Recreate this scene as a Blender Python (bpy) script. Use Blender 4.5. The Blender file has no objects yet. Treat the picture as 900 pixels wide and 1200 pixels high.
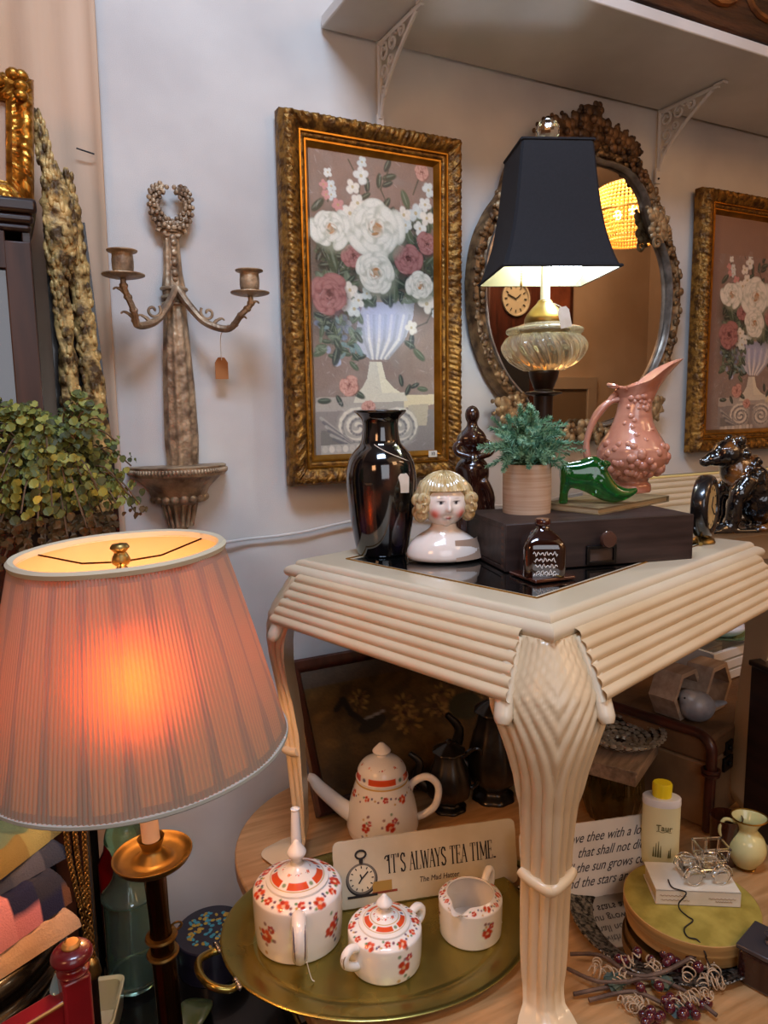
import bpy, math, random
import numpy as np
from mathutils import Vector, Matrix, noise
PI = math.pi; R = math.radians
sc = bpy.context.scene; COL = sc.collection
random.seed(7)
# ------------------------------------------------------------------ camera
FPX = 853.6; PITCH, YAW, ROLL, TY = R(8.006), R(27.312), R(-.8353), R(16.694)
EYE = Vector((0, 0, 1.58)); ZL = .70; ZT = 1.303; YW = 1.60
cp, sp, cy, sy = math.cos(PITCH), math.sin(PITCH), math.cos(YAW), math.sin(YAW)
fw = Vector((sy*cp, cy*cp, -sp)); r0 = Vector((cy, -sy, 0)); u0 = r0.cross(fw)
rt = r0*math.cos(ROLL) + u0*math.sin(ROLL); up = u0*math.cos(ROLL) - r0*math.sin(ROLL)
cam = bpy.data.objects.new('camera', bpy.data.cameras.new('camera')); COL.objects.link(cam)
cam.matrix_world = Matrix(((rt.x, up.x, -fw.x, EYE.x), (rt.y, up.y, -fw.y, EYE.y), (rt.z, up.z, -fw.z, EYE.z), (0, 0, 0, 1)))
cam.data.sensor_fit = 'VERTICAL'; cam.data.sensor_height = 36; cam.data.lens = FPX/1200*36; cam.data.clip_start = .02
sc.camera = cam
def ray(x, y): return fw + rt*((x-450)/FPX) - up*((y-600)/FPX)
def AT(x, y, z): d = ray(x, y); return EYE + d*((z-EYE.z)/d.z)      # point of the horizontal plane z seen at (x, y)
def AY(x, y, Y): d = ray(x, y); return EYE + d*((Y-EYE.y)/d.y)      # point of the upright plane y = Y
# ------------------------------------------------------------------ materials
def lin(h):
    h = h.lstrip('#'); o = []
    for i in (0, 2, 4):
        c = int(h[i:i+2], 16)/255
        o.append(c/12.92 if c <= .04045 else ((c+.055)/1.055)**2.4)
    return tuple(o)
MATS = {}
def mat(name, col='888888', rough=.5, metal=0, col2=None, scale=18, st=(1, 1, 1), det=4, lo=.35, hi=.65, bump=0, bscale=None, trans=0, ior=1.45,
        coat=0, emit=None, es=0, attr=False, spec=None, bst=None, alpha=1, transl=0, rough2=None):
    if name in MATS: return MATS[name]
    m = bpy.data.materials.new(name); m.use_nodes = True; nt = m.node_tree; N = nt.nodes; L = nt.links
    b = N['Principled BSDF']; out = N['Material Output']
    c = lin(col) + (1,)
    b.inputs['Base Color'].default_value = c; b.inputs['Roughness'].default_value = rough; b.inputs['Metallic'].default_value = metal
    b.inputs['Transmission Weight'].default_value = trans; b.inputs['IOR'].default_value = ior
    b.inputs['Coat Weight'].default_value = coat; b.inputs['Coat Roughness'].default_value = .06
    if spec is not None: b.inputs['Specular IOR Level'].default_value = spec
    if emit: b.inputs['Emission Color'].default_value = lin(emit) + (1,); b.inputs['Emission Strength'].default_value = es
    csock = None
    tc = N.new('ShaderNodeTexCoord')
    def nz(s, stv):
        mp = N.new('ShaderNodeMapping'); mp.inputs['Scale'].default_value = stv; L.new(tc.outputs['Object'], mp.inputs['Vector'])
        n = N.new('ShaderNodeTexNoise'); n.inputs['Scale'].default_value = s; n.inputs['Detail'].default_value = det; L.new(mp.outputs[0], n.inputs['Vector']); return n
    if attr:
        a = N.new('ShaderNodeAttribute'); a.attribute_name = 'Col'; csock = a.outputs['Color']
    if col2 or rough2 is not None:
        n = nz(scale, st); rp = N.new('ShaderNodeMapRange'); rp.inputs['From Min'].default_value = lo; rp.inputs['From Max'].default_value = hi
        L.new(n.outputs['Fac'], rp.inputs['Value'])
        if rough2 is not None:
            rr = N.new('ShaderNodeMapRange'); rr.inputs['To Min'].default_value = rough; rr.inputs['To Max'].default_value = rough2
            L.new(rp.outputs[0], rr.inputs['Value']); L.new(rr.outputs[0], b.inputs['Roughness'])
        if col2:
            mx = N.new('ShaderNodeMix'); mx.data_type = 'RGBA'; L.new(rp.outputs[0], mx.inputs['Factor'])
            mx.inputs['A'].default_value = c; mx.inputs['B'].default_value = lin(col2) + (1,)
            if csock: L.new(csock, mx.inputs['A'])
            csock = mx.outputs['Result']
    if csock: L.new(csock, b.inputs['Base Color'])
    if bump:
        n = nz(bscale or scale, bst or st); bp = N.new('ShaderNodeBump'); bp.inputs['Strength'].default_value = bump; bp.inputs['Distance'].default_value = .01
        L.new(n.outputs['Fac'], bp.inputs['Height']); L.new(bp.outputs[0], b.inputs['Normal'])
    if transl:
        t = N.new('ShaderNodeBsdfTranslucent'); t.inputs[0].default_value = c
        if csock: L.new(csock, t.inputs[0])
        ms = N.new('ShaderNodeMixShader'); ms.inputs[0].default_value = transl
        L.new(b.outputs[0], ms.inputs[1]); L.new(t.outputs[0], ms.inputs[2]); L.new(ms.outputs[0], out.inputs['Surface'])
    MATS[name] = m; return m
# ------------------------------------------------------------------ mesh building
def crom(pts, k=6, closed=False):
    P = [Vector(p) for p in pts]; n = len(P); out = []
    for i in range(n if closed else n-1):
        if closed: a, b, c, d = P[(i-1) % n], P[i], P[(i+1) % n], P[(i+2) % n]
        else: a, b, c, d = P[max(i-1, 0)], P[i], P[i+1], P[min(i+2, n-1)]
        for j in range(k):
            t = j/k; out.append(.5*((2*b) + (c-a)*t + (2*a-5*b+4*c-d)*t*t + (3*b-a-3*c+d)*t**3))
    if not closed: out.append(P[-1])
    return out
def prof(pts, k=5): return [(max(p.x, 0), p.y) for p in crom([(a, b, 0) for a, b in pts], k)]
class MB:
    def __init__(s): s.v = []; s.f = []; s.mi = []; s.M = Matrix.Identity(4)
    def add(s, vs, fs, mi=0):
        o = len(s.v); s.v += [tuple(s.M @ Vector(p)) for p in vs]; s.f += [tuple(i+o for i in f) for f in fs]; s.mi += [mi]*len(fs); return s
    def at(s, loc=(0, 0, 0), rz=0, rx=0, ry=0, sc_=(1, 1, 1)):
        s.M = Matrix.Translation(loc) @ Matrix.Rotation(rz, 4, 'Z') @ Matrix.Rotation(ry, 4, 'Y') @ Matrix.Rotation(rx, 4, 'X') @ Matrix.Diagonal((*sc_, 1)); return s
    def box(s, c, d, mi=0, tp=(1, 1)):
        x, y, z = d[0]/2, d[1]/2, d[2]/2
        vs = [(c[0]+i*x*(tp[0] if k > 0 else 1), c[1]+j*y*(tp[1] if k > 0 else 1), c[2]+k*z) for k in (-1, 1) for j in (-1, 1) for i in (-1, 1)]
        return s.add(vs, [(0, 2, 3, 1), (4, 5, 7, 6), (0, 1, 5, 4), (2, 6, 7, 3), (0, 4, 6, 2), (1, 3, 7, 5)], mi)
    def lathe(s, pr, n=40, c=(0, 0, 0), rf=None, mi=0, arc=2*PI):
        vs = []; idx = []; full = abs(arc-2*PI) < 1e-6; m = n if full else n+1
        for i, (r, z) in enumerate(pr):
            if r < 1e-5: idx.append([len(vs)]*m); vs.append((c[0], c[1], c[2]+z))
            else:
                row = []
                for j in range(m):
                    th = arc*j/n; rr = rf(th, z, r) if rf else r
                    row.append(len(vs)); vs.append((c[0]+rr*math.cos(th), c[1]+rr*math.sin(th), c[2]+z))
                idx.append(row)
        fs = []
        for a, b in zip(idx, idx[1:]):
            for j in range(n):
                k = (j+1) % m; q = [a[j], a[k], b[k], b[j]]; q2 = []
                for t in q:
                    if t not in q2: q2.append(t)
                if len(q2) > 2: fs.append(tuple(q2))
        return s.add(vs, fs, mi)
    def rings(s, rs, closed=True, cap=True, mi=0):     # rs: list of equally long rings of points
        n = len(rs[0]); vs = [p for r in rs for p in r]; fs = []
        for i in range(len(rs)-1):
            for j in range(n if closed else n-1):
                k = (j+1) % n; fs.append((i*n+j, i*n+k, (i+1)*n+k, (i+1)*n+j))
        if cap and closed: fs.append(tuple(reversed(range(n)))); fs.append(tuple((len(rs)-1)*n+j for j in range(n)))
        return s.add(vs, fs, mi)
    def tube(s, pts, r, n=8, closed=False, mi=0, flat=1, upv=None):
        P = [Vector(p) for p in pts]; m = len(P); rr = r if isinstance(r, (list, tuple)) else [r]*m
        T = []
        for i in range(m):
            a = P[(i-1) % m] if closed else P[max(i-1, 0)]; b = P[(i+1) % m] if closed else P[min(i+1, m-1)]
            d = b-a; T.append(d.normalized() if d.length > 1e-9 else Vector((0, 0, 1)))
        nrm = Vector(upv) if upv else (Vector((0, 0, 1)) if abs(T[0].z) < .9 else Vector((1, 0, 0)))
        rs = []
        for i in range(m):
            if upv: nrm = Vector(upv)
            nrm = nrm - T[i]*nrm.dot(T[i])
            if nrm.length < 1e-6: nrm = T[i].orthogonal()
            nrm.normalize(); bn = T[i].cross(nrm)
            rs.append([P[i] + nrm*(rr[i]*flat*math.cos(2*PI*j/n)) + bn*(rr[i]*math.sin(2*PI*j/n)) for j in range(n)])
        if closed: rs.append(rs[0]); return s.rings(rs, True, False, mi)
        return s.rings(rs, True, True, mi)
    def ball(s, c, r, n=12, m=8, mi=0):
        r = r if isinstance(r, (list, tuple)) else (r, r, r); vs = [(c[0], c[1], c[2]-r[2])]
        for i in range(1, m):
            a = -PI/2+PI*i/m
            vs += [(c[0]+r[0]*math.cos(a)*math.cos(2*PI*j/n), c[1]+r[1]*math.cos(a)*math.sin(2*PI*j/n), c[2]+r[2]*math.sin(a)) for j in range(n)]
        vs.append((c[0], c[1], c[2]+r[2])); fs = [(0, 1+(j+1) % n, 1+j) for j in range(n)]
        for i in range(m-2):
            for j in range(n): fs.append((1+i*n+j, 1+i*n+(j+1) % n, 1+(i+1)*n+(j+1) % n, 1+(i+1)*n+j))
        o = 1+(m-2)*n; fs += [(o+j, o+(j+1) % n, len(vs)-1) for j in range(n)]
        return s.add(vs, fs, mi)
    def prism(s, poly, z0, z1, mi=0):
        n = len(poly); vs = [(p[0], p[1], z0) for p in poly]+[(p[0], p[1], z1) for p in poly]
        return s.add(vs, [tuple(reversed(range(n))), tuple(range(n, 2*n))]+[(j, (j+1) % n, n+(j+1) % n, n+j) for j in range(n)], mi)
    def grid(s, nx, ny, fn, mi=0):
        vs = [fn(i/(nx-1), j/(ny-1)) for j in range(ny) for i in range(nx)]
        return s.add(vs, [(j*nx+i, j*nx+i+1, (j+1)*nx+i+1, (j+1)*nx+i) for j in range(ny-1) for i in range(nx-1)], mi)
    def build(s, name, m, parent=None, loc=None, smooth=40, bevel=0, sub=0, solid=0, fix=True, rot=None, remesh=0, seg=2):
        me = bpy.data.meshes.new(name); me.from_pydata(s.v, [], s.f)
        for x in (m if isinstance(m, (list, tuple)) else [m]): me.materials.append(x)
        if any(s.mi): me.polygons.foreach_set('material_index', s.mi)
        if fix:
            import bmesh
            bm = bmesh.new(); bm.from_mesh(me); bmesh.ops.recalc_face_normals(bm, faces=bm.faces); bm.to_mesh(me); bm.free()
        me.update()
        o = bpy.data.objects.new(name, me); COL.objects.link(o)
        if smooth: me.polygons.foreach_set('use_smooth', [True]*len(me.polygons)); me.set_sharp_from_angle(angle=R(smooth))
        if remesh:
            q = o.modifiers.new('r', 'REMESH'); q.mode = 'VOXEL'; q.voxel_size = remesh; q.use_smooth_shade = True
            q = o.modifiers.new('s', 'SMOOTH'); q.iterations = 4; q.factor = .6
        if solid: q = o.modifiers.new('t', 'SOLIDIFY'); q.thickness = solid; q.offset = 0
        if bevel: q = o.modifiers.new('b', 'BEVEL'); q.width = bevel; q.segments = seg; q.limit_method = 'ANGLE'; q.angle_limit = R(35)
        if sub: q = o.modifiers.new('u', 'SUBSURF'); q.levels = q.render_levels = sub
        if parent: o.parent = parent
        if loc is not None: o.location = loc
        if rot is not None: o.rotation_euler = rot
        return o
def thing(name, label, cat, loc=(0, 0, 0), rz=0, group=None, rot=None):
    o = bpy.data.objects.new(name, None); COL.objects.link(o); o.empty_display_size = .05
    o.location = loc; o.rotation_euler = rot or (0, 0, rz); o['label'] = label; o['category'] = cat
    if group: o['group'] = group
    return o
def tag(o, label, cat, group=None, kind=None):
    o['label'] = label; o['category'] = cat
    if group: o['group'] = group
    if kind: o['kind'] = kind
    return o
def struct(o, label=None):
    o['kind'] = 'structure'
    if label: o['label'] = label
    return o
def paint(o, fn):                     # per-vertex colour from local coordinates
    me = o.data; n = len(me.vertices); co = np.empty(n*3); me.vertices.foreach_get('co', co); co = co.reshape(-1, 3)
    c = np.clip(fn(co), 0, 1); a = me.color_attributes.new('Col', 'FLOAT_COLOR', 'POINT')
    a.data.foreach_set('color', np.c_[c, np.ones(n)].astype(np.float32).ravel())
def text(body, size, m, parent, loc, rot, name='lettering', sx=1, shear=0, depth=.0004, align='CENTER'):
    cu = bpy.data.curves.new(name, 'FONT'); cu.body = body; cu.size = size; cu.align_x = align; cu.align_y = 'CENTER'; cu.shear = shear; cu.extrude = depth; cu.resolution_u = 3
    t = bpy.data.objects.new(name, cu); me = bpy.data.meshes.new_from_object(t); bpy.data.objects.remove(t)
    o = bpy.data.objects.new(name, me); COL.objects.link(o); me.materials.append(m); o.parent = parent; o.location = loc; o.rotation_euler = rot; o.scale = (sx, 1, 1); return o
class Pic:                            # small painter: colours on a grid, later laid on a mesh as vertex colours
    def __init__(s, w, h, col):
        s.w, s.h = w, h; s.a = np.ones((h, w, 3))*np.array(lin(col)); s.X, s.Y = np.meshgrid(np.linspace(0, 1, w), np.linspace(0, 1, h)); s.asp = h/w; s.rg = np.random.default_rng(3)
    def mix(s, mask, col, al=1): 
        k = (np.clip(mask, 0, 1)*al)[..., None]; s.a = s.a*(1-k)+np.array(lin(col))*k
    def ell(s, x, y, rx, ry, col, al=1, rot=0, soft=.15):      # x, y in 0..1, radii in widths
        dx = s.X-x; dy = (s.Y-y)*s.asp; c, q = math.cos(rot), math.sin(rot)
        d = np.sqrt(((dx*c+dy*q)/rx)**2+((-dx*q+dy*c)/ry)**2); s.mix((1-d)/soft+.5, col, al)
    def rect(s, x0, y0, x1, y1, col, al=1): s.mix(((s.X >= x0) & (s.X <= x1) & (s.Y >= y0) & (s.Y <= y1)).astype(float), col, al)
    def poly(s, pts, col, al=1):
        ins = np.zeros(s.X.shape, bool); n = len(pts)
        for i in range(n):
            x0, y0 = pts[i]; x1, y1 = pts[(i+1) % n]
            if y0 == y1: continue
            cnd = ((y0 > s.Y) != (y1 > s.Y)) & (s.X < (x1-x0)*(s.Y-y0)/(y1-y0)+x0); ins ^= cnd
        s.mix(ins.astype(float), col, al)
    def line(s, pts, r, col, al=1):
        for (x0, y0), (x1, y1) in zip(pts, pts[1:]):
            ax, ay = x1-x0, (y1-y0)*s.asp; l2 = ax*ax+ay*ay+1e-12; px, py = s.X-x0, (s.Y-y0)*s.asp
            t = np.clip((px*ax+py*ay)/l2, 0, 1); d = np.hypot(px-t*ax, py-t*ay); s.mix((r-d)/(r*.5)+.5, col, al)
    def rose(s, x, y, r, cols, n=16, sq=.9):
        d, m_, l_, h_ = cols; A = s.asp; rn = s.rg.random
        s.ell(x+r*.12, y+r*.22/A, r*.95, r*.85, d, .75, 0, .3)
        for q0, nn, pr, sf in ((.66, 7, .48, .18), (.48, 7, .40, .2), (.30, 6, .32, .22), (.15, 4, .24, .25)):
            o = rn()*6.28
            for k in range(nn):
                a = o+6.283*k/nn+rn()*.5; q = r*q0*(.85+.4*rn()); px, py = x+q*math.cos(a), y+q*sq*math.sin(a)/A
                w = r*pr*(.8+.5*rn()); t = a+1.57+.5*(rn()-.5); ca, sa_ = math.cos(a), math.sin(a)
                s.ell(px-.18*w*ca, py-.18*w*sa_/A, w*1.04, w*.66, d, .55, t, .25)
                s.ell(px, py, w, w*.6, m_, .95, t, sf)
                s.ell(px+.14*w*ca, py+.14*w*sa_/A, w*.82, w*.40, l_, .9, t+.1*(rn()-.5), .5)
        s.ell(x, y, r*.24, r*.22, h_, .6, 0, .8)
        for k in range(8):
            a = 6.28*rn(); s.ell(x+r*.17*math.cos(a), y+r*.17*math.sin(a)/A, r*.13, r*.05, [h_, l_, d][k % 3], .8, a+1.2, .5)
    def leaf(s, x, y, r, a, col, hi='8fa08a'):
        s.ell(x, y, r, r*.42, col, .95, a, .3); s.ell(x+r*.1*math.sin(a), y-r*.12/s.asp, r*.75, r*.1, hi, .4, a, .6)
    def puff(s, x, y, r, col, n=5):
        for k in range(n):
            a = 6.28*k/n+s.rg.random(); s.ell(x+r*.55*math.cos(a), y+r*.55*math.sin(a)/s.asp, r*.5, r*.42, col, .9, a, .4)
        s.ell(x, y, r*.22, r*.22, 'b9a66a', .7)
    def grain(s, k=.05):
        s.a = np.clip(s.a*(1+k*s.rg.standard_normal((s.h, s.w, 1))), 0, 1)
    def mesh(s, name, w, h, m, parent, loc=(0, 0, 0), rot=(0, 0, 0)):     # upright in local xz, facing -y, centred on x, from z=0
        b = MB(); nx, ny = s.w, s.h
        xs = np.linspace(-w/2, w/2, nx); zs = np.linspace(h, 0, ny)
        b.v = [(x, 0, z) for z in zs for x in xs]
        b.f = [(j*nx+i, (j+1)*nx+i, (j+1)*nx+i+1, j*nx+i+1) for j in range(ny-1) for i in range(nx-1)]; b.mi = [0]*len(b.f)
        o = b.build(name, m, parent, loc, 0, fix=False, rot=rot)
        a = o.data.color_attributes.new('Col', 'FLOAT_COLOR', 'POINT')
        a.data.foreach_set('color', np.concatenate([s.a, np.ones((s.h, s.w, 1))], 2).astype(np.float32).ravel()); return o
# ------------------------------------------------------------------ shared materials
CANVAS = mat('canvas_wall', 'd2cec6', .95, col2='b5b0ab', scale=3, lo=.35, hi=.75, bump=.25, bscale=900)
TAN = mat('tan_canvas', 'cdb197', .95, col2='bd9c7d', scale=2, st=(4, 4, .5), bump=.2, bscale=700)
PLAST = mat('tan_plaster', 'c2a88e', .9, col2='b2967a', scale=2)
OAK = mat('tan_wood', 'b98d5e', .42, col2='9c7245', scale=7, st=(1, 9, 9), bump=.05)
WHITE = mat('white_paint', 'd6d2cc', .5, col2='c6c2bb', scale=4)
CREAM = mat('cream_lacquer', 'd8c29e', .36, col2='c9ae86', scale=3, coat=.25)
CREAM2 = mat('cream_lacquer_top', 'd9cbb0', .3, col2='cdbd9e', scale=3, coat=.3)
DARKW = mat('dark_wood', '2a1610', .35, col2='170b08', scale=6, st=(1, 1, 8), coat=.2)
MAHOG = mat('mahogany', '4a2115', .35, col2='2c120b', scale=6, st=(6, 6, .8), coat=.3)
BLACK = mat('black_lacquer', '0b0908', .25, coat=.4)
GOLD = mat('antique_gold', '946a2c', .4, .6, col2='553817', scale=60, lo=.4, hi=.62, bump=.5, bscale=90)
GOLDB = mat('bright_gold', 'b98632', .28, .85, col2='8c5f1c', scale=20)
GOLDD = mat('carved_gold', 'c4a364', .55, .25, col2='4a3416', scale=45, lo=.4, hi=.6, bump=.6, bscale=60)
BRONZE = mat('antique_bronze', 'b39a7a', .45, .45, col2='6d5844', scale=30, lo=.35, hi=.65, bump=.35, bscale=80)
BRASS = mat('aged_brass', 'bea262', .28, .95, col2='5d4119', scale=9, lo=.3, hi=.7, rough2=.45)
BRASSD = mat('dark_brass', '4a3016', .25, .9, col2='2b1a0b', scale=8)
TRAYB = mat('tray_brass', 'ab9a52', .2, .92, col2='86783a', scale=5, rough2=.36, lo=.3, hi=.7)
CHINA = mat('white_china', 'e9e4dc', .18, attr=True, coat=.5)
PORC = mat('plain_china', 'e9e4dc', .18, coat=.5)
PAINT = mat('oil_paint', rough=.30, attr=True, bump=.10, bscale=160)
PAPER = mat('paper', 'e3dccd', .9, col2='d2c8b4', scale=30)
INK = mat('ink', '241f1e', .8)
GLASS = mat('clear_glass', 'f4f6f2', .03, trans=1, ior=1.45)
PEWTER = mat('pewter', '57524c', .3, .9, col2='2e2a27', scale=12)
SILVER = mat('silver', 'bdb7ae', .22, 1, col2='8d867c', scale=14)
CORDM = mat('black_cord', '15110f', .6)
STRING = mat('string', 'd8cfbe', .9)
# ------------------------------------------------------------------ room shell
b = MB(); b.box((1.5, .4, -.05), (7.4, 4.2, .1)); struct(b.build('floor', mat('floor_boards', '3b2c20', .6, col2='2a1e16', scale=4, st=(1, 8, 1)), smooth=0))
b = MB(); b.box((1.5, .4, 3.35), (7.4, 4.2, .1)); struct(b.build('ceiling', mat('ceiling_paint', '9a9189', .9), smooth=0))
b = MB(); b.box((-2.05, .4, 1.65), (.1, 4.2, 3.3)); struct(b.build('wall_left', PLAST, smooth=0))
b = MB(); b.box((5.05, .4, 1.65), (.1, 4.2, 3.3)); struct(b.build('wall_right', PLAST, smooth=0))
b = MB(); b.box((1.5, -1.55, 1.65), (7.1, .1, 3.3)); struct(b.build('wall_front', PLAST, smooth=0))
def wallf(u, v):
    x = .2+4.8*u**1.4; z = 3.3*v
    w = .010*(noise.noise((x*2.1, z*.7, 3))) + .004*noise.noise((x*14, z*1.2, 9))*(1 if z < 1.6 else .35)
    d = min(1, abs(x-.2)*6)
    low = .008*noise.noise((x*9+z*4, z*3, 1)) if z < 1.28 else 0
    return (x, YW+.012-abs(w)*d*.5+low, z)
b = MB(); b.grid(190, 150, wallf); struct(b.build('wall_back', CANVAS, smooth=180))
b = MB(); b.box((1.5, YW+.12, 1.65), (7.2, .1, 3.3)); struct(b.build('wall_back', PLAST, smooth=0))
# hem where the upper canvas laps over the lower one
a = AY(215, 645, YW); c = AY(575, 584, YW)
b = MB(); pts = [(a.x+(3.2-a.x)*t/40, YW-.004, a.z+(c.z-a.z)*(t/40)*(3.2-a.x)/(c.x-a.x)*(1 if t < 9 else .6)+.004*math.sin(t*1.3)) for t in range(41)]
b.tube(pts, .0032, 6); struct(b.build('trim_1', CANVAS), 'raised hem running along the white canvas wall')
# left drape
def drapef(u, v):
    x = -.75+.962*u; z = 3.25*v
    y = YW+.035+.012*math.sin(x*38+.8*math.sin(z*1.3))+.006*math.sin(x*90+z)
    e = max(0, (x-.10)/.112); y -= .062*e*e
    return (x+.014*(1.6-z)*0+.004*math.sin(z*3), y, z)
b = MB(); b.grid(110, 40, drapef)
o = b.build('canvas_drape', TAN, smooth=180, solid=.003); tag(o, 'warm tan canvas drape hanging in folds at the far left, beside the white canvas wall', 'curtain')
b = MB(); q = AY(100, 177, YW-.01); b.tube([q+Vector((-.016, 0, .003)), q+Vector((.016, -.002, -.004))], .0016, 6); tag(b.build('nail', CORDM), 'small dark nail stuck in the tan canvas drape above the sconce', 'nail')
# ------------------------------------------------------------------ wall shelf with two brackets
SZ = 2.413; SX0 = .688
t = thing('wall_shelf', 'long white painted shelf on two scrolled brackets high on the wall', 'shelf', (SX0, YW, SZ))
SD = .345
b = MB(); b.prism([(0, 0), (0, -SD*.72), (.10, -SD), (3.3, -SD), (3.3, 0)], 0, .026); b.build('shelf_board', WHITE, t, bevel=.003)
def bracket(px, pz0, depth):
    b = MB(); h = .165; d = depth
    b.tube([(0, -.006, 0), (0, -.006, -h)], .006, 6, upv=(1, 0, 0)); b.tube([(0, -.006, -.006), (0, -d, -.006)], .006, 6, upv=(1, 0, 0))
    b.box((0, -.004, -h-.012), (.018, .006, .04)); b.box((0, -d-.004, -.004), (.018, .03, .006))
    b.ball((0, -.009, -h-.02), .003, 8, 6, 1)
    arc = [(0, -.01-(d-.02)*(1-math.cos(a))**1.0, -h+.012+(h-.02)*math.sin(a)) for a in [PI/2*k/14 for k in range(15)]]
    arc = [(0, -.008-(d-.03)*s_, -h+.005+(h-.015)*s_**.62) for s_ in [k/14 for k in range(15)]]
    b.tube(arc, .005, 6, upv=(1, 0, 0))
    def spiral(cy, cz, r, a0, sgn, n=1.4):
        return [(0, cy+(r*(1-.72*k/22))*math.cos(a0+sgn*2*PI*n*k/22), cz+(r*(1-.72*k/22))*math.sin(a0+sgn*2*PI*n*k/22)) for k in range(23)]
    for cy_, cz_, r_, a0, sg in [(-.028, -.03, .021, .5, 1), (-.072, -.026, .019, 2.6, -1), (-.03, -.075, .019, -1.4, -1), (-.026, -.115, .013, 1.2, 1), (-.112, -.022, .014, .2, 1), (-.062, -.06, .012, -1, 1)]:
        if -cy_ < d-.03: b.tube(spiral(cy_, cz_, r_, a0, sg), .0035, 5, upv=(1, 0, 0))
    return b
p1 = AY(443, 60, YW).x; p2 = AY(772, 130, YW).x
for px in (p1, p2):
    o = bracket(0, 0, .2).build('shelf_bracket', [WHITE, CORDM], t, (px-SX0, 0, -.002), smooth=50)
# carved dark wood piece lying on the shelf, over its front edge at the right
t = thing('wooden_box', 'dark brown carved wooden box on the white shelf at the top right', 'box', (2.02, YW-.2, SZ+.027))
b = MB(); b.box((0, 0, .09), (1.5, .3, .18)); b.build('body', mat('carved_wood', '4d2d1b', .5, col2='22120b', scale=9, st=(.7, 5, 5), bump=.5, bscale=22), t, bevel=.006)
b = MB(); b.box((0, 0, .19), (1.53, .33, .02)); b.build('lid', mat('carved_wood'), t, bevel=.005)
b = MB()
for k in range(9): b.tube([(-.66+.165*k+.07*math.cos(2*PI*j/16), -.152, .1+.05*math.sin(2*PI*j/16)) for j in range(16)], .008, 6, True)
b.build('carving', mat('amber_wood', '8a4f1f', .4, col2='4d2a12', scale=20), t)
# ------------------------------------------------------------------ low tan display table
def rrect(x0, x1, y0, y1, rad, n=8):
    o = []
    for cx, cy_, a0 in ((x1-rad, y1-rad, 0), (x0+rad, y1-rad, PI/2), (x0+rad, y0+rad, PI), (x1-rad, y0+rad, 1.5*PI)):
        o += [(cx+rad*math.cos(a0+PI/2*k/n), cy_+rad*math.sin(a0+PI/2*k/n)) for k in range(n+1)]
    return o
t = thing('display_table', 'large tan wooden table with rounded end holding the tea set and cream table', 'table', (1.35, 1.02, 0))
b = MB()
XL = AT(261, 990, ZL).x; YB = 1.56
out = rrect(XL-1.35, 2.9-1.35, .45-1.02, YB-1.02, .30, 14)
def inset(poly, d):
    c = Vector((0, 0)); return [(x-(d if x > 0 else -d)*1, y-(d if y > 0 else -d)) for x, y in poly]
b.prism(inset(out, .012), ZL-.034, ZL-.026); b.prism(out, ZL-.028, ZL); b.build('tabletop', OAK, t, bevel=.006)
b = MB(); b.prism(inset(out, .12), ZL-.13, ZL-.034); b.build('apron', OAK, t)
for x, y in ((-.72, .3), (-.72, -.38), (1.3, .3), (1.3, -.38)):
    b = MB(); b.lathe(prof([(.03, 0), (.024, .05), (.03, .3), (.04, .5), (.028, .56), (.04, .6), (.04, .66)]), 20, (x, y, 0)); b.build('leg', OAK, t)
# ------------------------------------------------------------------ cream reeded side table
LX, LY = .736, .556; hx, hy = LX/2, LY/2
P0 = AT(645, 722, ZT); ex = Vector((math.cos(TY), math.sin(TY), 0)); ey = Vector((-math.sin(TY), math.cos(TY), 0))
TC = P0+ex*hx+ey*hy; TH = ZT-ZL
def bead(u, w, amp): return amp*abs(math.sin(PI*u/w))**.7
# outline of the apron: outward offset o, drop h (from table top) incl. beads
AP = []
for k in range(0, 71):
    s_ = k/70; o_ = .016+.060*s_**.9; h_ = .020+.082*s_; n_ = Vector((.8, .6)).normalized()
    bd = bead(s_, 1/6, .0065); AP.append((o_+n_.x*bd, h_+(-n_.y)*bd*.6))
AP += [(.070, .106), (.052, .104), (-.012, .104)]
TOPM = [(-.075, .0005), (-.012, -.0005)]+[(-.008+.010*math.sin(a), .010-.0105*math.cos(a)) for a in [PI*k/10 for k in range(11)]]
TOPM += [(.0+.018*math.sin(a), .022-.013*math.cos(a)) for a in [PI*.06+PI*.9*k/10 for k in range(11)]]+[(.0, .036), (-.03, .036)]
def side_sweep(b, sec, ends):      # sec: (offset outwards, drop); ends: length cut back from each corner (None = mitre)
    for i in range(4):
        sx, sy = ((0, -1), (1, 0), (0, 1), (-1, 0))[i]; L_, D_ = (hx, hy) if sx == 0 else (hy, hx)
        rs = []
        for e in (-1, 1):
            ring = []
            for o_, h_ in sec:
                l = L_+o_ if ends is None else L_-(ends-.018*max(0, min(1, (h_-.02)/.08)))
                ring.append(((sx*(D_+o_)+(-sy)*e*l), (sy*(D_+o_)+sx*e*l), TH-h_))
            rs.append(ring)
        yield rs
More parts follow.
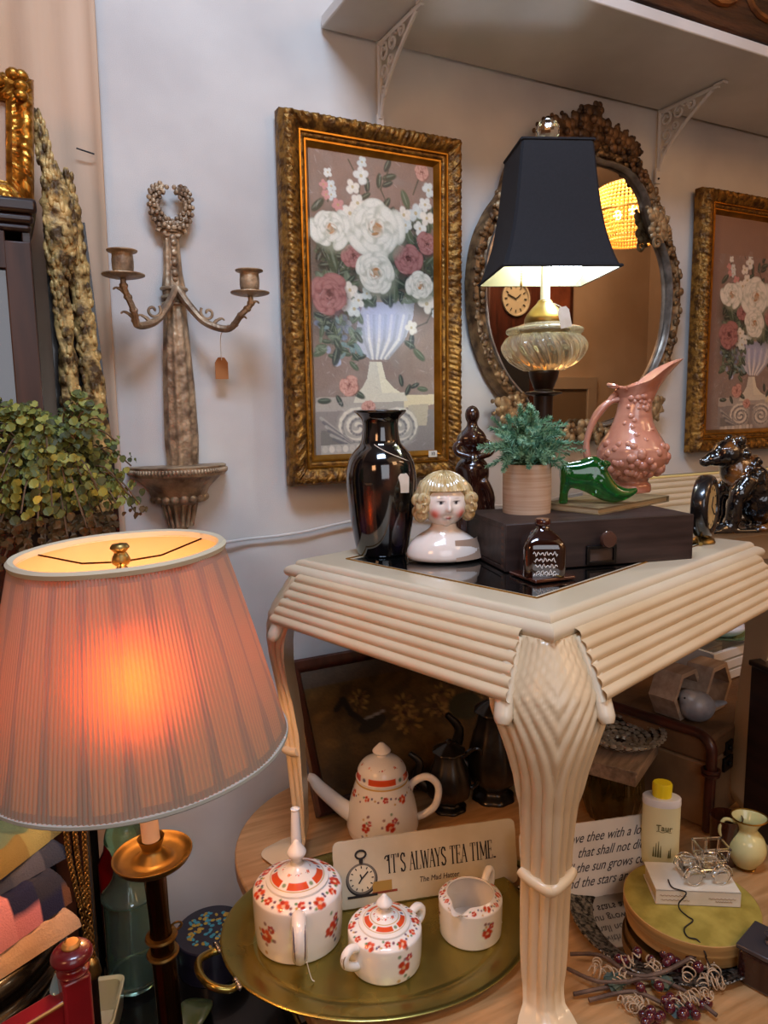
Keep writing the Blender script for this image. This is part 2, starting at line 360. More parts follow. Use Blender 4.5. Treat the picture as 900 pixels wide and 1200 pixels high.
def make_reeded(name, label, loc, rz):
    t = thing(name, label, 'table', loc, rz)
    b = MB()
    for rs in side_sweep(b, TOPM, None): b.rings(rs, False, False)
    b.build('tabletop', CREAM2, t, smooth=35)
    b = MB(); g = .066; b.box((0, 0, TH-.0035), (LX-2*g, LY-2*g, .005)); b.build('glass_inset', mat('smoked_glass', '0a0c0c', .06, coat=1, spec=.7), t, bevel=.001)
    b = MB()
    for sg in (-1, 1):
        b.tube([(sg*(hx-g), -(hy-g), TH), (sg*(hx-g), hy-g, TH)], .0018, 6); b.tube([(-(hx-g), sg*(hy-g), TH), (hx-g, sg*(hy-g), TH)], .0018, 6)
    b.build('glass_trim', GOLDB, t)
    b0 = MB()
    for rs in side_sweep(b0, AP, .032):
        b = MB(); b.rings(rs, False, False); b.build('apron', CREAM, t, smooth=50)
    # legs: (height, face offset E, inward run t, corner radius)
    LEV = [(.600, .004, .066, .014), (.575, .016, .066, .026), (.555, .030, .064, .045), (.53, .047, .060, .062), (.505, .060, .056, .075), (.48, .064, .048, .078), (.455, .063, .038, .072), (.426, .057, .029, .058), (.39, .047, .023, .04), (.34, .037, .021, .026), (.27, .029, .024, .012), (.21, .025, .026, .010), (.12, .020, .027, .009), (.05, .017, .024, .010), (.028, .022, .02, .014), (.016, .050, .012, .022), (.008, .072, -.004, .028), (0, .066, -.01, .028)]
    zs = [l[0] for l in LEV][::-1]
    def lev(z):
        return [float(np.interp(z, zs, [l[i] for l in LEV][::-1])) for i in (1, 2, 3)]
    def leg(sx, sy):
        b = MB(); rs = []; NZ = 84; NS = 34
        for k in range(NZ+1):
            z = .574*(k/NZ)**1.0; E, t_, ro = lev(z)
            half = []; L1 = E-ro+t_; L2 = ro*PI/2
            tot = L1+L2/2
            for j in range(NS+1):
                s_ = tot*j/NS            # from inner end to apex
                if s_ <= L1: p = (E, -t_+s_); n_ = (1, 0)
                else: a = (s_-L1)/ro; p = (E-ro+ro*math.cos(a), E-ro+ro*math.sin(a)); n_ = (math.cos(a), math.sin(a))
                u = tot-s_; g = 2.4*max(0, z-.36)**2
                w = .0168; d = .0056*(abs(math.sin(PI*(u-g)/w))**.7-.5) if z > .022 else 0
                d *= min(1, (z-.02)/.05) if z > .02 else 0
                half.append((p[0]+n_[0]*d, p[1]+n_[1]*d))
            ring = half+[(q, p) for p, q in half[-2::-1]]
            pts = [(sx*(hx+p), sy*(hy+q), z) for p, q in ring]
            rs.append(pts)
        b.rings(rs); return b
    for sx, sy in ((-1, -1), (-1, 1), (1, -1), (1, 1)):
        lg = leg(sx, sy).build('leg', CREAM, t, smooth=60)
        # cuff ring
        z = .225; E, t_, ro = lev(z); E += .002
        pts = [(E, -t_+.004), (E+.002, -t_/2, ), (E+.002, .0), (E, E-.012), (E-.005, E-.005), (E-.012, E), (0, E+.002), (-t_/2, E+.002), (-t_+.004, E)]
        pts = [(sx*(hx+p[0]), sy*(hy+p[1]), z+.012*abs(i-4)/4) for i, p in enumerate(pts)]
        b = MB(); b.tube(crom(pts, 4), .0085, 10); b.build('cuff', CREAM, lg)
        # collars beside the knee
        for sw in (0, 1):
            path = []
            for k in range(13):
                s_ = k/12; o_ = .020+.058*s_**.85; h_ = .033+.101*s_; al = .037-.018*s_+.004*math.sin(PI*s_)
                p = (o_, -al); p = p if sw == 0 else (p[1], p[0])
                path.append((sx*(hx+p[0]), sy*(hy+p[1]), TH-h_))
            ax = (0, sy, 0) if sw == 0 else (sx, 0, 0)
            b = MB(); b.tube(crom(path, 2), [.006+.0052*min(1, k/9)-(.004 if k == 24 else .0015 if k == 23 else 0) for k in range(25)], 12, flat=1.2, upv=ax); b.build('collar', CREAM2, lg)
    return t
table = make_reeded('side_table', 'cream reeded side table with smoked glass top, standing on the tan table', (TC.x, TC.y, ZL), TY)
# ------------------------------------------------------------------ paintings
GREENS = ['36443a', '42523f', '2c3a38', '51604a']
WHT = ('8a927c', 'c3c7b4', 'e6e6d6', 'b07a40'); PNK = ('5e3a3a', '8c5a58', 'a97a74', '4e2c2c'); SAL = ('8a5a50', 'b07a6e', 'cba08f', '7d4c44')
def frame_mesh(b, w, h, sec, N=230, amp=.003, seed=0, orn=(2, 7)):
    # moulding swept round a w x h rectangle (outer size); sec = (inset, depth out of the wall); mitred corners
    for i in range(4):
        rs = []; L_ = w if i % 2 == 0 else h
        n = max(2, int(N*L_/max(w, h)))
        for k in range(n+1):
            ring = []
            for q, (ins, dp) in enumerate(sec):
                s_ = k/n; l0 = ins; p = l0+(L_-2*l0)*s_
                d = dp
                if orn[0] <= q <= orn[1]:
                    d += amp*(math.sin(p*2*PI/.030+q*1.3)*.5+math.sin(p*2*PI/.0125-q*1.4)*.6+1.0*noise.noise((p*110, q*1.3+seed, i*5)))
                ring.append([(p-w/2, -d, ins), (w/2-ins, -d, p), (w/2-p, -d, h-ins), (ins-w/2, -d, h-p)][i])
            rs.append(ring)
        b.rings(rs, False, False)
def picture(name, label, x0, x1, z0, z1, fw_, pic, group=None, tilt=0, y=YW, depth=.05):
    w, h = x1-x0, z1-z0
    t = thing(name, label, 'picture', ((x0+x1)/2, y-.004, z0), rot=(tilt, 0, 0), group=group)
    s_ = fw_/.07
    sec = [(0, 0), (0, depth*.55), (.003*s_, depth*.62), (.006*s_, depth*.9), (.010*s_, depth*.98), (.017*s_, depth*1.0), (.025*s_, depth*.95), (.033*s_, depth*.84), (.040*s_, depth*.70), (.042*s_, depth*.74), (.045*s_, depth*.74), (.046*s_, depth*.66), (.050*s_, depth*.68), (.054*s_, depth*.62), (.056*s_, depth*.5)]
    b = MB(); frame_mesh(b, w, h, sec, orn=(3, 7)); f = b.build('frame', GOLD, t, smooth=60)
    b = MB(); frame_mesh(b, w, h, [(.040*s_, depth*.70), (.041*s_, depth*.77), (.0445*s_, depth*.77), (.046*s_, depth*.68)], 2, 0); frame_mesh(b, w, h, [(.055*s_, depth*.55), (.056*s_, depth*.6), (.060*s_, depth*.6), (.070*s_, depth*.36), (.071*s_, depth*.3)], 2, 0)
    b.build('gilt_liner', GOLDB, t, smooth=30)
    pic.mesh('canvas', w-2*fw_, h-2*fw_, PAINT, t, (0, -depth*.33, fw_))
    return t, w, h
q0, q1 = AY(330, 122, YW-.05), AY(345, 571, YW-.05); q2 = AY(543.5, 161, YW-.05)
PX0, PX1, PZ0, PZ1 = q0.x, q2.x, q1.z, q2.z; FWD = .068
def uv1(px, py):
    p = AY(px, py, YW-.02); return (p.x-PX0-FWD)/(PX1-PX0-2*FWD), (PZ1-FWD-p.z)/(PZ1-PZ0-2*FWD)
def still_life(uv, W, H, sc_, mirror=False):
    P = Pic(W, H, '8c7568'); u_ = lambda d: d/150*sc_
    yy = P.Y; P.mix((yy-.45)*1.4, '8d8880', .8); P.mix(np.clip(.25-P.X, 0, 1)*2, '6b5a50', .5); P.mix(np.clip(P.X-.6, 0, 1)*np.clip(P.Y-.3, 0, 1)*2, 'a39584', .8)
    for k in range(240): P.ell(P.rg.random(), P.rg.random(), .1, .03, ['9a8478', '7f6a60', '958b83', '80786f'][k % 4], .25, P.rg.random()*3, .8)
    E = lambda x, y, rx, ry, c, al=1, rot=0, so=.2: P.ell(*uv(x, y), u_(rx), u_(ry), c, al, rot, so)
    Lf = lambda x, y, r, a, c: P.leaf(*uv(x, y), u_(r)*.9, a, c)
    # ledge and scrolls
    PL_ = lambda pts, c, al=1: P.poly([uv(*p) for p in pts], c, al)
    PL_([(370, 480), (517, 480), (517, 545), (370, 545)], '8b8680'); PL_([(376, 505), (440, 505), (440, 522), (376, 526)], '77756f')
    PL_([(370, 466), (476, 463), (476, 478), (370, 483)], 'a8a297'); PL_([(473, 463), (513, 462), (508, 474), (473, 478)], 'd6caa5'); PL_([(478, 475), (502, 473), (500, 498), (480, 500)], 'b9b097')
    for cx, sg in ((418, 1), (468, -1)):
        E(cx, 500, 23, 23, 'aeaba0', .85, 0, .3)
        pts = [uv(cx+sg*(23-.62*k)*math.cos(.42*k+.6), 500-(23-.62*k)*math.sin(.42*k+.6)*.95) for k in range(34)]
        P.line(pts, u_(2.3), 'd6d1bf', .8); P.line([(x+.016*sg, y+.006) for x, y in pts], u_(1.5), '6c6c6e', .6)
    for k in range(6): P.line([uv(376+k*3, 490+k*5), uv(396+k*2, 506+k*3), uv(412, 519+k)], u_(1.8), ['a9a69c', '66676a'][k % 2], .8)
    PL_([(376, 522), (440, 519), (440, 531), (376, 535)], 'a8a69c')
    for k in range(9): E(381+k*8, 527-k*.4, 3.4, 4, 'cfcbbd' if k % 2 else 'b9b6aa')
    # urn
    PL_([(433, 424), (447, 424), (452, 444), (462, 455), (474, 463), (414, 464), (424, 455), (430, 444)], 'cdc9b6'); PL_([(441, 424), (447, 424), (452, 444), (462, 455), (474, 463), (448, 463)], 'e2dcbf', .7)
    PL_([(418, 462), (474, 460), (478, 470), (414, 472)], 'cfcab6')
    bowl = [(427, 352), (486, 350), (484, 372), (476, 395), (462, 412), (448, 421), (434, 421), (420, 412), (416, 395), (420, 372)]
    PL_(bowl, 'b9bcc4')
    for k in range(9):
        x = 424+k*7; P.line([uv(x, 370), uv(x-(x-440)*.18, 398), uv(440+(x-440)*.35, 420)], u_(1.7), 'e3e1d6' if k % 2 else '9fa3a8', .8)
    E(446, 372, 26, 20, '98a5cf', .45, 0, 1); PL_([(425, 345), (488, 343), (490, 352), (424, 355)], 'ab9d8e')
    for k in range(60): E(400+P.rg.normal()*13, 380+P.rg.normal()*22, 4, 3, ['8da0c0', 'a9b4cc', '6f8a7a', '57695f', 'c5cbd8'][k % 5], .8, k, .4)
    # foliage mass
    for x, y, rx, ry in ((440, 300, 66, 42), (400, 300, 34, 40), (480, 310, 36, 40), (392, 372, 26, 30), (500, 345, 20, 24)): E(x, y, rx, ry, '3b443c', .72, 0, .9)
    for k in range(260): Lf(374+P.rg.random()*140, 250+P.rg.random()*105, 6+6*P.rg.random(), P.rg.random()*6, (GREENS+['6c7c66', '2a3430'])[k % 6])
    for k in range(60): Lf(374+P.rg.random()*50, 345+P.rg.random()*75, 5+5*P.rg.random(), P.rg.random()*6, (GREENS+['6c7c66', '6f8a8a'])[k % 6])
    for x, y, r_ in ((454, 194, 9), (456, 208, 10), (444, 212, 9), (454, 216, 8), (430, 217, 9), (475, 234, 12), (479, 276, 13), (386, 290, 14), (389, 304, 16), (372, 240, 11), (468, 332, 12), (508, 318, 11), (452, 240, 10), (428, 230, 8), (396, 405, 10), (394, 418, 12), (482, 400, 10), (491, 416, 11), (480, 404, 9), (415, 429, 8), (398, 470, 8), (420, 462, 10), (380, 470, 9), (505, 360, 9), (470, 446, 8), (478, 457, 8), (495, 456, 8), (486, 452, 7)): Lf(x, y, r_, P.rg.random()*6, GREENS[int(x) % 4])
    for pts in ([(484, 228), (489, 214), (492, 206)], [(452, 236), (446, 222), (455, 200)], [(384, 236), (384, 205)], [(420, 232), (424, 195)], [(408, 187), (414, 199)], [(500, 228), (512, 236)], [(505, 366), (515, 384)], [(486, 384), (500, 378), (508, 362)]): P.line([uv(*p) for p in pts], u_(.9), '4a4a3e', .8)
    for x, y, r_ in ((424, 190, 6), (423, 206, 9), (413, 219, 8), (419, 238, 9), (410, 250, 10), (425, 246, 9), (384, 202, 5), (388, 218, 6), (388, 228, 6), (487, 250, 10), (473, 252, 9), (498, 240, 8), (500, 256, 9), (502, 223, 8), (492, 268, 8), (475, 264, 8), (410, 340, 9), (420, 352, 8), (405, 356, 8), (415, 362, 9), (500, 356, 11), (482, 384, 8), (511, 368, 6), (430, 344, 7)): P.puff(*uv(x, y), u_(r_), ['dfe2d6', 'cfd8d0', 'e6e2d0'][int(x) % 3])
    for x, y, r_ in ((379, 216, 5), (396, 240, 7), (382, 228, 5)): P.puff(*uv(x, y), u_(r_), 'c9908a')
    for x, y, r_, c in ((386, 345, 22, PNK), (414, 300, 13, PNK), (478, 304, 18, PNK), (500, 286, 13, PNK), (388, 268, 23, WHT), (440, 268, 33, WHT), (440, 320, 25, WHT), (493, 335, 18, WHT), (494, 202, 9, SAL), (409, 452, 11, SAL), (432, 477, 8, SAL)): P.rose(*uv(x, y), u_(r_), c)
    
    for k in range(500): P.ell(P.rg.random(), P.rg.random(), .012+.02*P.rg.random(), .004, ['ffffff', '3a332c', 'b9a898', '6f7a70'][k % 4], .10, P.rg.random()*3, .8)
    P.grain(.035); return P
pic = still_life(uv1, 210, 450, 1)
t1, w1, h1 = picture('framed_painting', 'gold framed still life of roses in an urn, left of the black lamp shade', PX0, PX1, PZ0, PZ1, FWD, pic, 'gold framed rose paintings')
b = MB(); b.box((0, 0, 0), (.024, .0015, .016)); o = b.build('price_sticker', PAPER, t1, (w1/2-.085, -.036, FWD-.008), smooth=0); o['label'] = 'small white price sticker'
text('10', .012, INK, o, (0, -.0011, 0), (PI/2, 0, 0))
q0, q1 = AY(830, 216.5, YW-.05), AY(817, 531, YW-.05)
X0, Z1, Z0 = q0.x, q0.z, q1.z; W2 = PX1-PX0
def uv2(px, py):         # the second picture: its own arrangement, urn at its middle
    return (px-367)/150, (py-165)/366
def second():
    P = Pic(180, 380, '8a6f5f'); sub = still_life(lambda x, y: ((x-367)/150*1.02+.16, (y-165)/371*.92+.10), 180, 380, .95)
    P.a = sub.a; a = P.a
    P.mix((P.Y < .17).astype(float), '8c7160', .9); P.mix(np.clip((.12-P.X)/.06, 0, 1), '7d665c', .85)
    P.a = P.a*np.array([.86, .74, .66]); return P
t2, _, _ = picture('framed_painting', 'gold framed rose still life at the right edge, above the glossy black figures', X0, X0+W2, Z0, Z1, FWD, second(), 'gold framed rose paintings')
# ------------------------------------------------------------------ candle sconce
base = AY(212, 545, YW); top = AY(192, 220, YW-.03); SH = top.z-base.z
t = thing('wall_sconce', 'antique bronze wall sconce with two candle arms and wreath top', 'sconce', (base.x+.004, YW, base.z), rz=0)
b = MB()
def scw(z):
    k = z/SH; return float(np.interp(k, [0, .1, .3, .5, .62, .66, .72, .85, .9], [.031, .034, .031, .025, .021, .023, .018, .015, .014]))
rs = []
for k in range(61):
    z = SH*.87*k/60; w_ = scw(z); ring = []
    for j in range(25):
        a = PI*j/24; rr = 1+.07*math.cos(10*a)+(.05*math.sin(z*220+a*6) if abs(a-PI/2) < .8 and z < .6*SH else 0)
        ring.append((w_*rr*math.cos(a), -.004-w_*.85*rr*math.sin(a), z))
    rs.append(ring)
b.rings(rs)
for z in (.60, .625, .655, .86): b.tube([(scw(z*SH)*1.12*math.cos(a), -.004-scw(z*SH)*1.0*math.sin(a), z*SH) for a in [PI*j/16 for j in range(17)]], .004, 6)
for sg in (-1, 1): b.tube([(sg*(.012+.016*(1-k/14)*math.cos(k*.5)), -.012, SH*.845+.012*(1-k/18)*math.sin(k*.5)+.006) for k in range(15)], .006, 6)
for k in range(9): b.ball((0, -.02-.005*(k % 2), SH*(.69+.018*k)), (.007, .006, .008), 8, 6)
b.build('column', BRONZE, t)
b = MB(); rw = .036
pts = [(rw*math.sin(a), -.014, SH*.87+rw+.008-rw*math.cos(a)*1.05) for a in [(-2.72+5.44*k/40) for k in range(41)]]
b.tube(pts, [.009-.003*abs(k-20)/20 for k in range(41)], 8)
for k in range(0, 41):
    p = Vector(pts[k])
    for j in range(3): b.ball(p+Vector((.008*math.cos(j*2.1+k), -.004+.005*math.sin(j*2.1+k), .008*math.sin(j*2+k*.7))), (.0052, .004, .0052), 6, 4)
b.build('wreath', BRONZE, t)
def arm(sg, tx, tz, zst):
    p = [(0, -.03, zst), (sg*.02, -.042, zst-.035), (sg*.05, -.06, zst-.072), (sg*.09, -.085, zst-.085), (tx*.86, -.11, zst-.06), (tx, -.12, tz-.01), (tx, -.12, tz+.008)]
    b = MB(); c = crom([(0, 0, 0)][:0]+p, 7); b.tube(c, [.0085-.0035*abs(k/len(c)-.1) for k in range(len(c))], 8)
    b.tube([(sg*.055+sg*.016*(1-k/20)*math.cos(2.5+k*.42), -.06, zst-.052+.016*(1-k/20)*math.sin(2.5+k*.42)) for k in range(18)], .003, 6)
    for i in (16, 24, 32):
        q = Vector(c[min(i, len(c)-2)]); b.tube(crom([q, q+Vector((sg*.008, 0, .010)), q+Vector((sg*.02, 0, .016)), q+Vector((sg*.026, 0, .012))], 3), [.005, .005, .004, .004, .003, .003, .002, .002, .002, .001][:10], 6)
    for i in range(8, len(c)-6, 4): b.ball(c[i], (.0085, .007, .007), 6, 5)
    return b
arms = []
for sg, cpx, cpy in ((-1, 143, 297), (1, 292, 320)):
    cp_ = AY(cpx, cpy, YW-.12); tx = cp_.x-base.x-.004; tz = cp_.z-base.z-.052
    a_ = arm(sg, tx, tz, SH*.655).build('candle_arm', BRONZE, t)
    b = MB(); b.lathe(prof([(0, 0), (.02, .001), (.037, .005), (.039, .008), (.036, .009), (.015, .009)], 4)+[(0, .0095)], 32, (tx, -.12, tz+.006)); b.build('drip_pan', BRONZE, a_)
    b = MB(); b.lathe([(0, 0)]+prof([(.016, 0), (.019, .006), (.02, .02), (.019, .034), (.021, .037), (.027, .039), (.0275, .042), (.022, .0425)], 4)+[(.017, .041), (.016, .015), (0, .014)], 32, (tx, -.12, tz+.016)); b.build('candle_cup', BRONZE, a_)
    arms.append((tx, tz))
# tag hanging from the right arm
q = AY(268, 380, YW-.1); h_ = AY(261, 433, YW-.03)
t = thing('price_tag', 'brown paper price tag hanging on a thread from the right arm of the bronze sconce', 'tag', (h_.x, YW-.022, h_.z))
b = MB(); b.prism([(-.014, -.02), (.014, -.02), (.014, .015), (.007, .026), (-.007, .026), (-.014, .015)], -.0008, .0008); o = b.build('tag_card', mat('kraft_paper', 'a0683a', .9), t, rot=(PI/2, 0, 0), smooth=0)
b = MB(); b.tube(crom([(0, -.002, .02), (-.004, -.02, .07), (q.x-h_.x, q.y-YW+.022, q.z-h_.z)], 6), .0009, 5); b.build('thread', STRING, t)
# ------------------------------------------------------------------ corbel bracket shelf
p = AY(213, 548, YW-.04)
t = thing('corbel_shelf', 'small bronze half-round corbel shelf below the sconce', 'shelf', (p.x, YW, p.z-.17))
HW = .102; DP = .085
def half(b, pr, z0, n=40):
    b.lathe([(0, pr[0][1])]+pr+[(0, pr[-1][1])], n, (0, 0, z0), rf=None, arc=PI)
b = MB(); b.M = Matrix.Diagonal((1, -DP/HW, 1, 1))
half(b, prof([(.096, .150), (.100, .152), (.102, .158), (.102, .168), (.1035, .172), (.098, .174)], 4), 0)
for k in range(44):
    a = PI*(k+.5)/44; b.ball((.1035*math.cos(a), .1035*math.sin(a), .162), (.0035, .0035, .006), 6, 4)
b.build('ledge', BRONZE, t)
b = MB(); b.M = Matrix.Diagonal((1, -DP/HW, 1, 1))
half(b, prof([(.008, .0), (.012, .006), (.011, .012), (.007, .018), (.013, .028), (.022, .06), (.03, .082), (.046, .094), (.058, .106), (.066, .124), (.088, .146), (.094, .151)], 4), 0)
b.build('bracket_body', BRONZE, t)
b = MB(); b.M = Matrix.Diagonal((1, -DP/HW, 1, 1))
for k in range(9):
    a = PI*(k+.5)/9; b.ball((.053*math.cos(a), .053*math.sin(a), .103), (.011, .011, .010), 10, 7)
for k in range(7):
    a = PI*(k+.5)/7; b.tube([((.024+.012*s_)*math.cos(a), (.024+.012*s_)*math.sin(a), .04+.05*s_) for s_ in (0, .3, .6, 1)], .004, 6)
b.build('beading', BRONZE, t)
# ------------------------------------------------------------------ ornate mirror
MY = YW-.035
def MP(px, py): p = AY(px, py, MY); return p.x, p.z
mr = [(706, 190), (724, 195), (742, 205), (757, 228), (762, 250), (767, 266), (776, 285), (784, 312), (786.5, 345), (783, 385), (776, 412), (763, 440), (742, 468)]
mp = [MP(*q) for q in mr]; XC = (AY(571, 350, MY).x+AY(787, 350, MY).x)/2; mzb = MP(690, 500)[1]
half_r = [(0, mp[0][1]+.012)]+[(x-XC, z) for x, z in mp]+[(.20, mzb+.045), (.10, mzb+.012), (0, mzb)]
half_r = [(max(0, a), c) for a, c in half_r]
cr = [(p.x, p.y) for p in crom([(a, c, 0) for a, c in half_r], 6)]
ol = cr+[(-x, z) for x, z in cr[-2:0:-1]]
zb = min(z for x, z in ol); zc = (max(z for x, z in ol)+zb)/2
t = thing('wall_mirror', 'large ornate gilt mirror with flower crest behind the black lamp', 'mirror', (XC, YW, zb-.04))
def off(poly, d):
    n = len(poly); o = []
    for i in range(n):
        a = Vector(poly[i-1]); c = Vector(poly[(i+1) % n]); e = (c-a); e.normalize(); nn = Vector((-e.y, e.x))
        o.append((poly[i][0]+nn.x*d, poly[i][1]+nn.y*d))
    return o
ar = sum(ol[i-1][0]*ol[i][1]-ol[i][0]*ol[i-1][1] for i in range(len(ol))); sgn = -1 if ar > 0 else 1
ol2 = [(x, z-zb+.04) for x, z in ol]
b = MB(); b.prism([(x, z) for x, z in off(ol2, sgn*-.002)], 0, .004); b.build('mirror_glass', mat('mirror_silver', 'c9c4bd', .015, 1), t, (0, -.012, 0), smooth=0, rot=(PI/2, 0, 0))
ring = lambda d, y: [(x, y, z) for x, z in off(ol2, sgn*d)]
b = MB(); b.rings([ring(.0, -.014), ring(0, -.03), ring(.004, -.037), ring(.008, -.036), ring(.010, -.03)], True, False); b.build('inner_rim', mat('pale_silver_gilt', '9c948a', .35, .6, col2='6f665c', scale=30), t)
b = MB(); b.rings([ring(.010, -.03), ring(.014, -.026), ring(.020, -.027), ring(.030, -.036), ring(.040, -.034), ring(.046, -.024), ring(.048, -.002)], True, False)
n = len(ol2); rg = random.Random(4)
big = off(ol2, sgn*.028)
for i in range(n):
    x, z = big[i]
    for k in range(2): b.ball((x+rg.uniform(-.012, .012), -.034+rg.uniform(-.004, .004), z+rg.uniform(-.012, .012)), (rg.uniform(.006, .011), .006, rg.uniform(.006, .012)), 7, 5)
def blossom(b, x, z, r, y=-.04):
    for k in range(6):
        a = 2*PI*k/6; b.ball((x+r*.6*math.cos(a), y, z+r*.6*math.sin(a)), (r*.45, r*.25, r*.45), 8, 5)
    b.ball((x, y-.006, z), (r*.3, r*.3, r*.3), 8, 5)
def acanth(b, x, z, a, l, y=-.036):
    for k in range(5):
        s_ = k/4; w_ = l*.22*math.sin(PI*(.15+.8*s_)); b.ball((x+l*s_*math.cos(a), y-.006*math.sin(PI*s_), z+l*s_*math.sin(a)), (w_+.003, .006, w_+.004), 8, 5)
b.build('gilt_frame', mat('mirror_gilt', '8f7450', .45, .45, col2='4a3826', scale=40, bump=.3), t)
b = MB(); zt_ = max(z for x, z in ol2)
for x, z, r_ in ((0, .085, .04), (-.045, .065, .035), (.045, .065, .034), (-.09, .042, .032), (.09, .044, .032), (-.13, .02, .026), (.13, .022, .026), (0, .045, .04), (.02, .115, .022), (-.03, .1, .02), (.165, -.005, .022), (-.165, -.005, .022), (-.2, -.03, .02), (.195, -.03, .02)): blossom(b, x, zt_+z, r_)
for k in range(14):
    a = PI*(.05+.9*k/13); acanth(b, .1*math.cos(a)*1.3, zt_+.02+.02*math.sin(a), a, .06)
b.build('flower_crest', mat('crest_bronze', '6e5238', .45, .4, col2='2e2118', scale=35, bump=.4), t)
PGM = mat('pale_gilt', 'b09a74', .45, .4, col2='6a5236', scale=40, bump=.3)
for sg in (-1, 1):
    b = MB(); x, z = sg*(mp[4][0]-XC+.02), mp[5][1]-zb+.04
    for k in range(6): acanth(b, x, z, (PI/2-sg*.5)+sg*-.55*(k-2), .06)
    blossom(b, x, z-.01, .03); b.tube([(x+sg*.02*(1-k/24)*math.cos(k*.4), -.045, z-.045+.02*(1-k/24)*math.sin(k*.4)) for k in range(22)], .005, 6); b.build('leaf_carving', PGM, t)
    b = MB(); x, z = sg*(mp[-2][0]-XC-.01), mp[-1][1]-zb+.03
    for k in range(6): acanth(b, x, z, (-PI/2+sg*.7)+sg*.5*(k-3), .065)
    blossom(b, x, z, .028); b.build('leaf_carving', PGM, t)
b = MB()
for k in range(9): acanth(b, -.16+.04*k, .03+.0*k, -PI/2+(k-4)*.3, .04)
blossom(b, 0, .03, .034); blossom(b, -.05, .03, .024); blossom(b, .05, .03, .024)
b.build('leaf_carving', PGM, t)
# ------------------------------------------------------------------ dark cabinet, gilt pieces and greenery at the far left
LB = .42
CX = AY(45, 260, 1.385).x; CZ = AY(20, 232, 1.385).z
t = thing('display_cabinet', 'tall dark wooden cabinet with glass door at the left edge, under the gold frame', 'cabinet', (CX-.257, 1.485, 0))
b = MB(); b.box((0, .096, CZ/2), (.49, .012, CZ-.06)); b.box((-.243, 0, CZ/2), (.014, .19, CZ-.06)); b.box((.237, 0, CZ/2), (.014, .19, CZ-.06)); b.box((0, 0, .04), (.49, .19, .08)); b.box((0, 0, .8), (.47, .18, .012)); b.build('case', DARKW, t, bevel=.002)
b = MB(); b.box((0, -.0, CZ-.012), (.512, .222, .024)); b.box((0, 0, CZ-.032), (.50, .212, .016)); b.box((0, 0, CZ-.046), (.492, .204, .014)); b.build('cornice', DARKW, t, bevel=.006)
b = MB()
for x in (-.222, .222): b.box((x, -.100, CZ/2-.02), (.04, .02, CZ-.1))
for z in (.1, CZ-.085): b.box((0, -.100, z), (.41, .02, .06))
d = b.build('door', mat('red_brown_wood', '4b2c1d', .4, col2='2e1910', scale=5, st=(6, 6, .8)), t, bevel=.002)
b = MB(); b.box((0, -.099, CZ/2), (.405, .003, CZ-.2)); b.build('pane', mat('dim_glass', '2a2a2c', .04, coat=1), d, smooth=0)
fz = CZ+.0005; a = AY(43, 84, 1.43); h_ = a.z-fz
t = thing('picture_frame', 'bright gold carved frame leaning on top of the dark cabinet at the left edge', 'frame', (a.x-.218, 1.48, fz+.014), rot=(-.02, R(4), 0))
b = MB(); frame_mesh(b, .40, h_-.0, [(0, 0), (0, .018), (.004, .028), (.012, .034), (.020, .03), (.027, .022), (.034, .024), (.038, .016), (.043, .014), (.044, .005)], 90, .003, 5, (2, 5))
for sx in (-1, 1):
    for k in range(5): b.ball((sx*(.18-.012*k*(k % 2)), -.034, h_-.004-.016*(k//2)), (.012, .008, .010), 8, 6)
b.build('frame', mat('bright_carved_gold', 'c08a35', .32, .8, col2='7a4a14', scale=50, bump=.3), t, smooth=60)
b = MB(); b.box((0, -.004, h_/2), (.33, .004, h_-.07)); b.build('panel', mat('panel_tan', 'a98a70', .3, coat=.6), t, smooth=0)
# added black board, a dark backdrop to the carved posts, with their ledge
YP = 1.565
pp = [AY(x, y, YP) for x, y in ((60, 258), (99, 262), (117, 407), (136, 565), (146, 720), (118, 915), (113, 960))]
t = thing('black_backdrop', 'tall black board added as a screen behind the gilded carved posts, beside the dark cabinet', 'backdrop', (pp[1].x, YP, 0))
lx = AY(45, 300, YP).x+.012; poly = [(lx, .001), (lx, pp[0].z)]+[(p.x, p.z) for p in pp[1:]]+[(pp[-1].x-.004, .001)]
b = MB(); b.prism([(x-pp[1].x, z) for x, z in poly], -.008, .008); b.build('board', BLACK, t, rot=(PI/2, 0, 0), smooth=0)
PEDZ = .98; b = MB(); b.box((.128-pp[1].x, -.060, PEDZ-.012), (.062, .10, .024)); b.build('ledge', BLACK, t)
def post(name, label, path, Y, seed, foot):
    pts = [AY(x, y, Y) for x, y, r_ in path]; rs_ = [r_/610 for x, y, r_ in path]
    k_ = [Vector((p.x, p.y, p.z)) for p in pts]
    dense = crom(k_, 14); rad = [r_.x for r_ in crom([(q, 0, 0) for q in rs_], 14)]
    b = MB(); rings = []
    for i, p in enumerate(dense):
        ring = []
        for j in range(20):
            a = 2*PI*j/20; nn = noise.noise((p.z*60+seed, math.cos(a)*3, math.sin(a)*3)); n2 = math.sin(p.z*60+3*math.cos(a)*2+seed)
            rr = rad[i]*(1+.28*nn+.1*n2); ring.append((p.x+rr*math.cos(a), p.y+.75*rr*math.sin(a), p.z))
        rings.append(ring)
    e = dense[-1]; rings.append([(q[0], q[1], foot) for q in rings[-1]])
    b.rings(rings)
    rg = random.Random(seed)
    for i in range(0, len(dense), 2):
        p = dense[i]; r_ = rad[i]
        for q in range(2):
            a = rg.uniform(PI, 2*PI); b.ball((p.x+r_*.95*math.cos(a), p.y+r_*.75*math.sin(a), p.z), (.003+.1*r_, .004, .007+.2*r_), 6, 5)
    o = b.build('carved_post', GOLDD, smooth=60); return tag(o, label, 'carving')
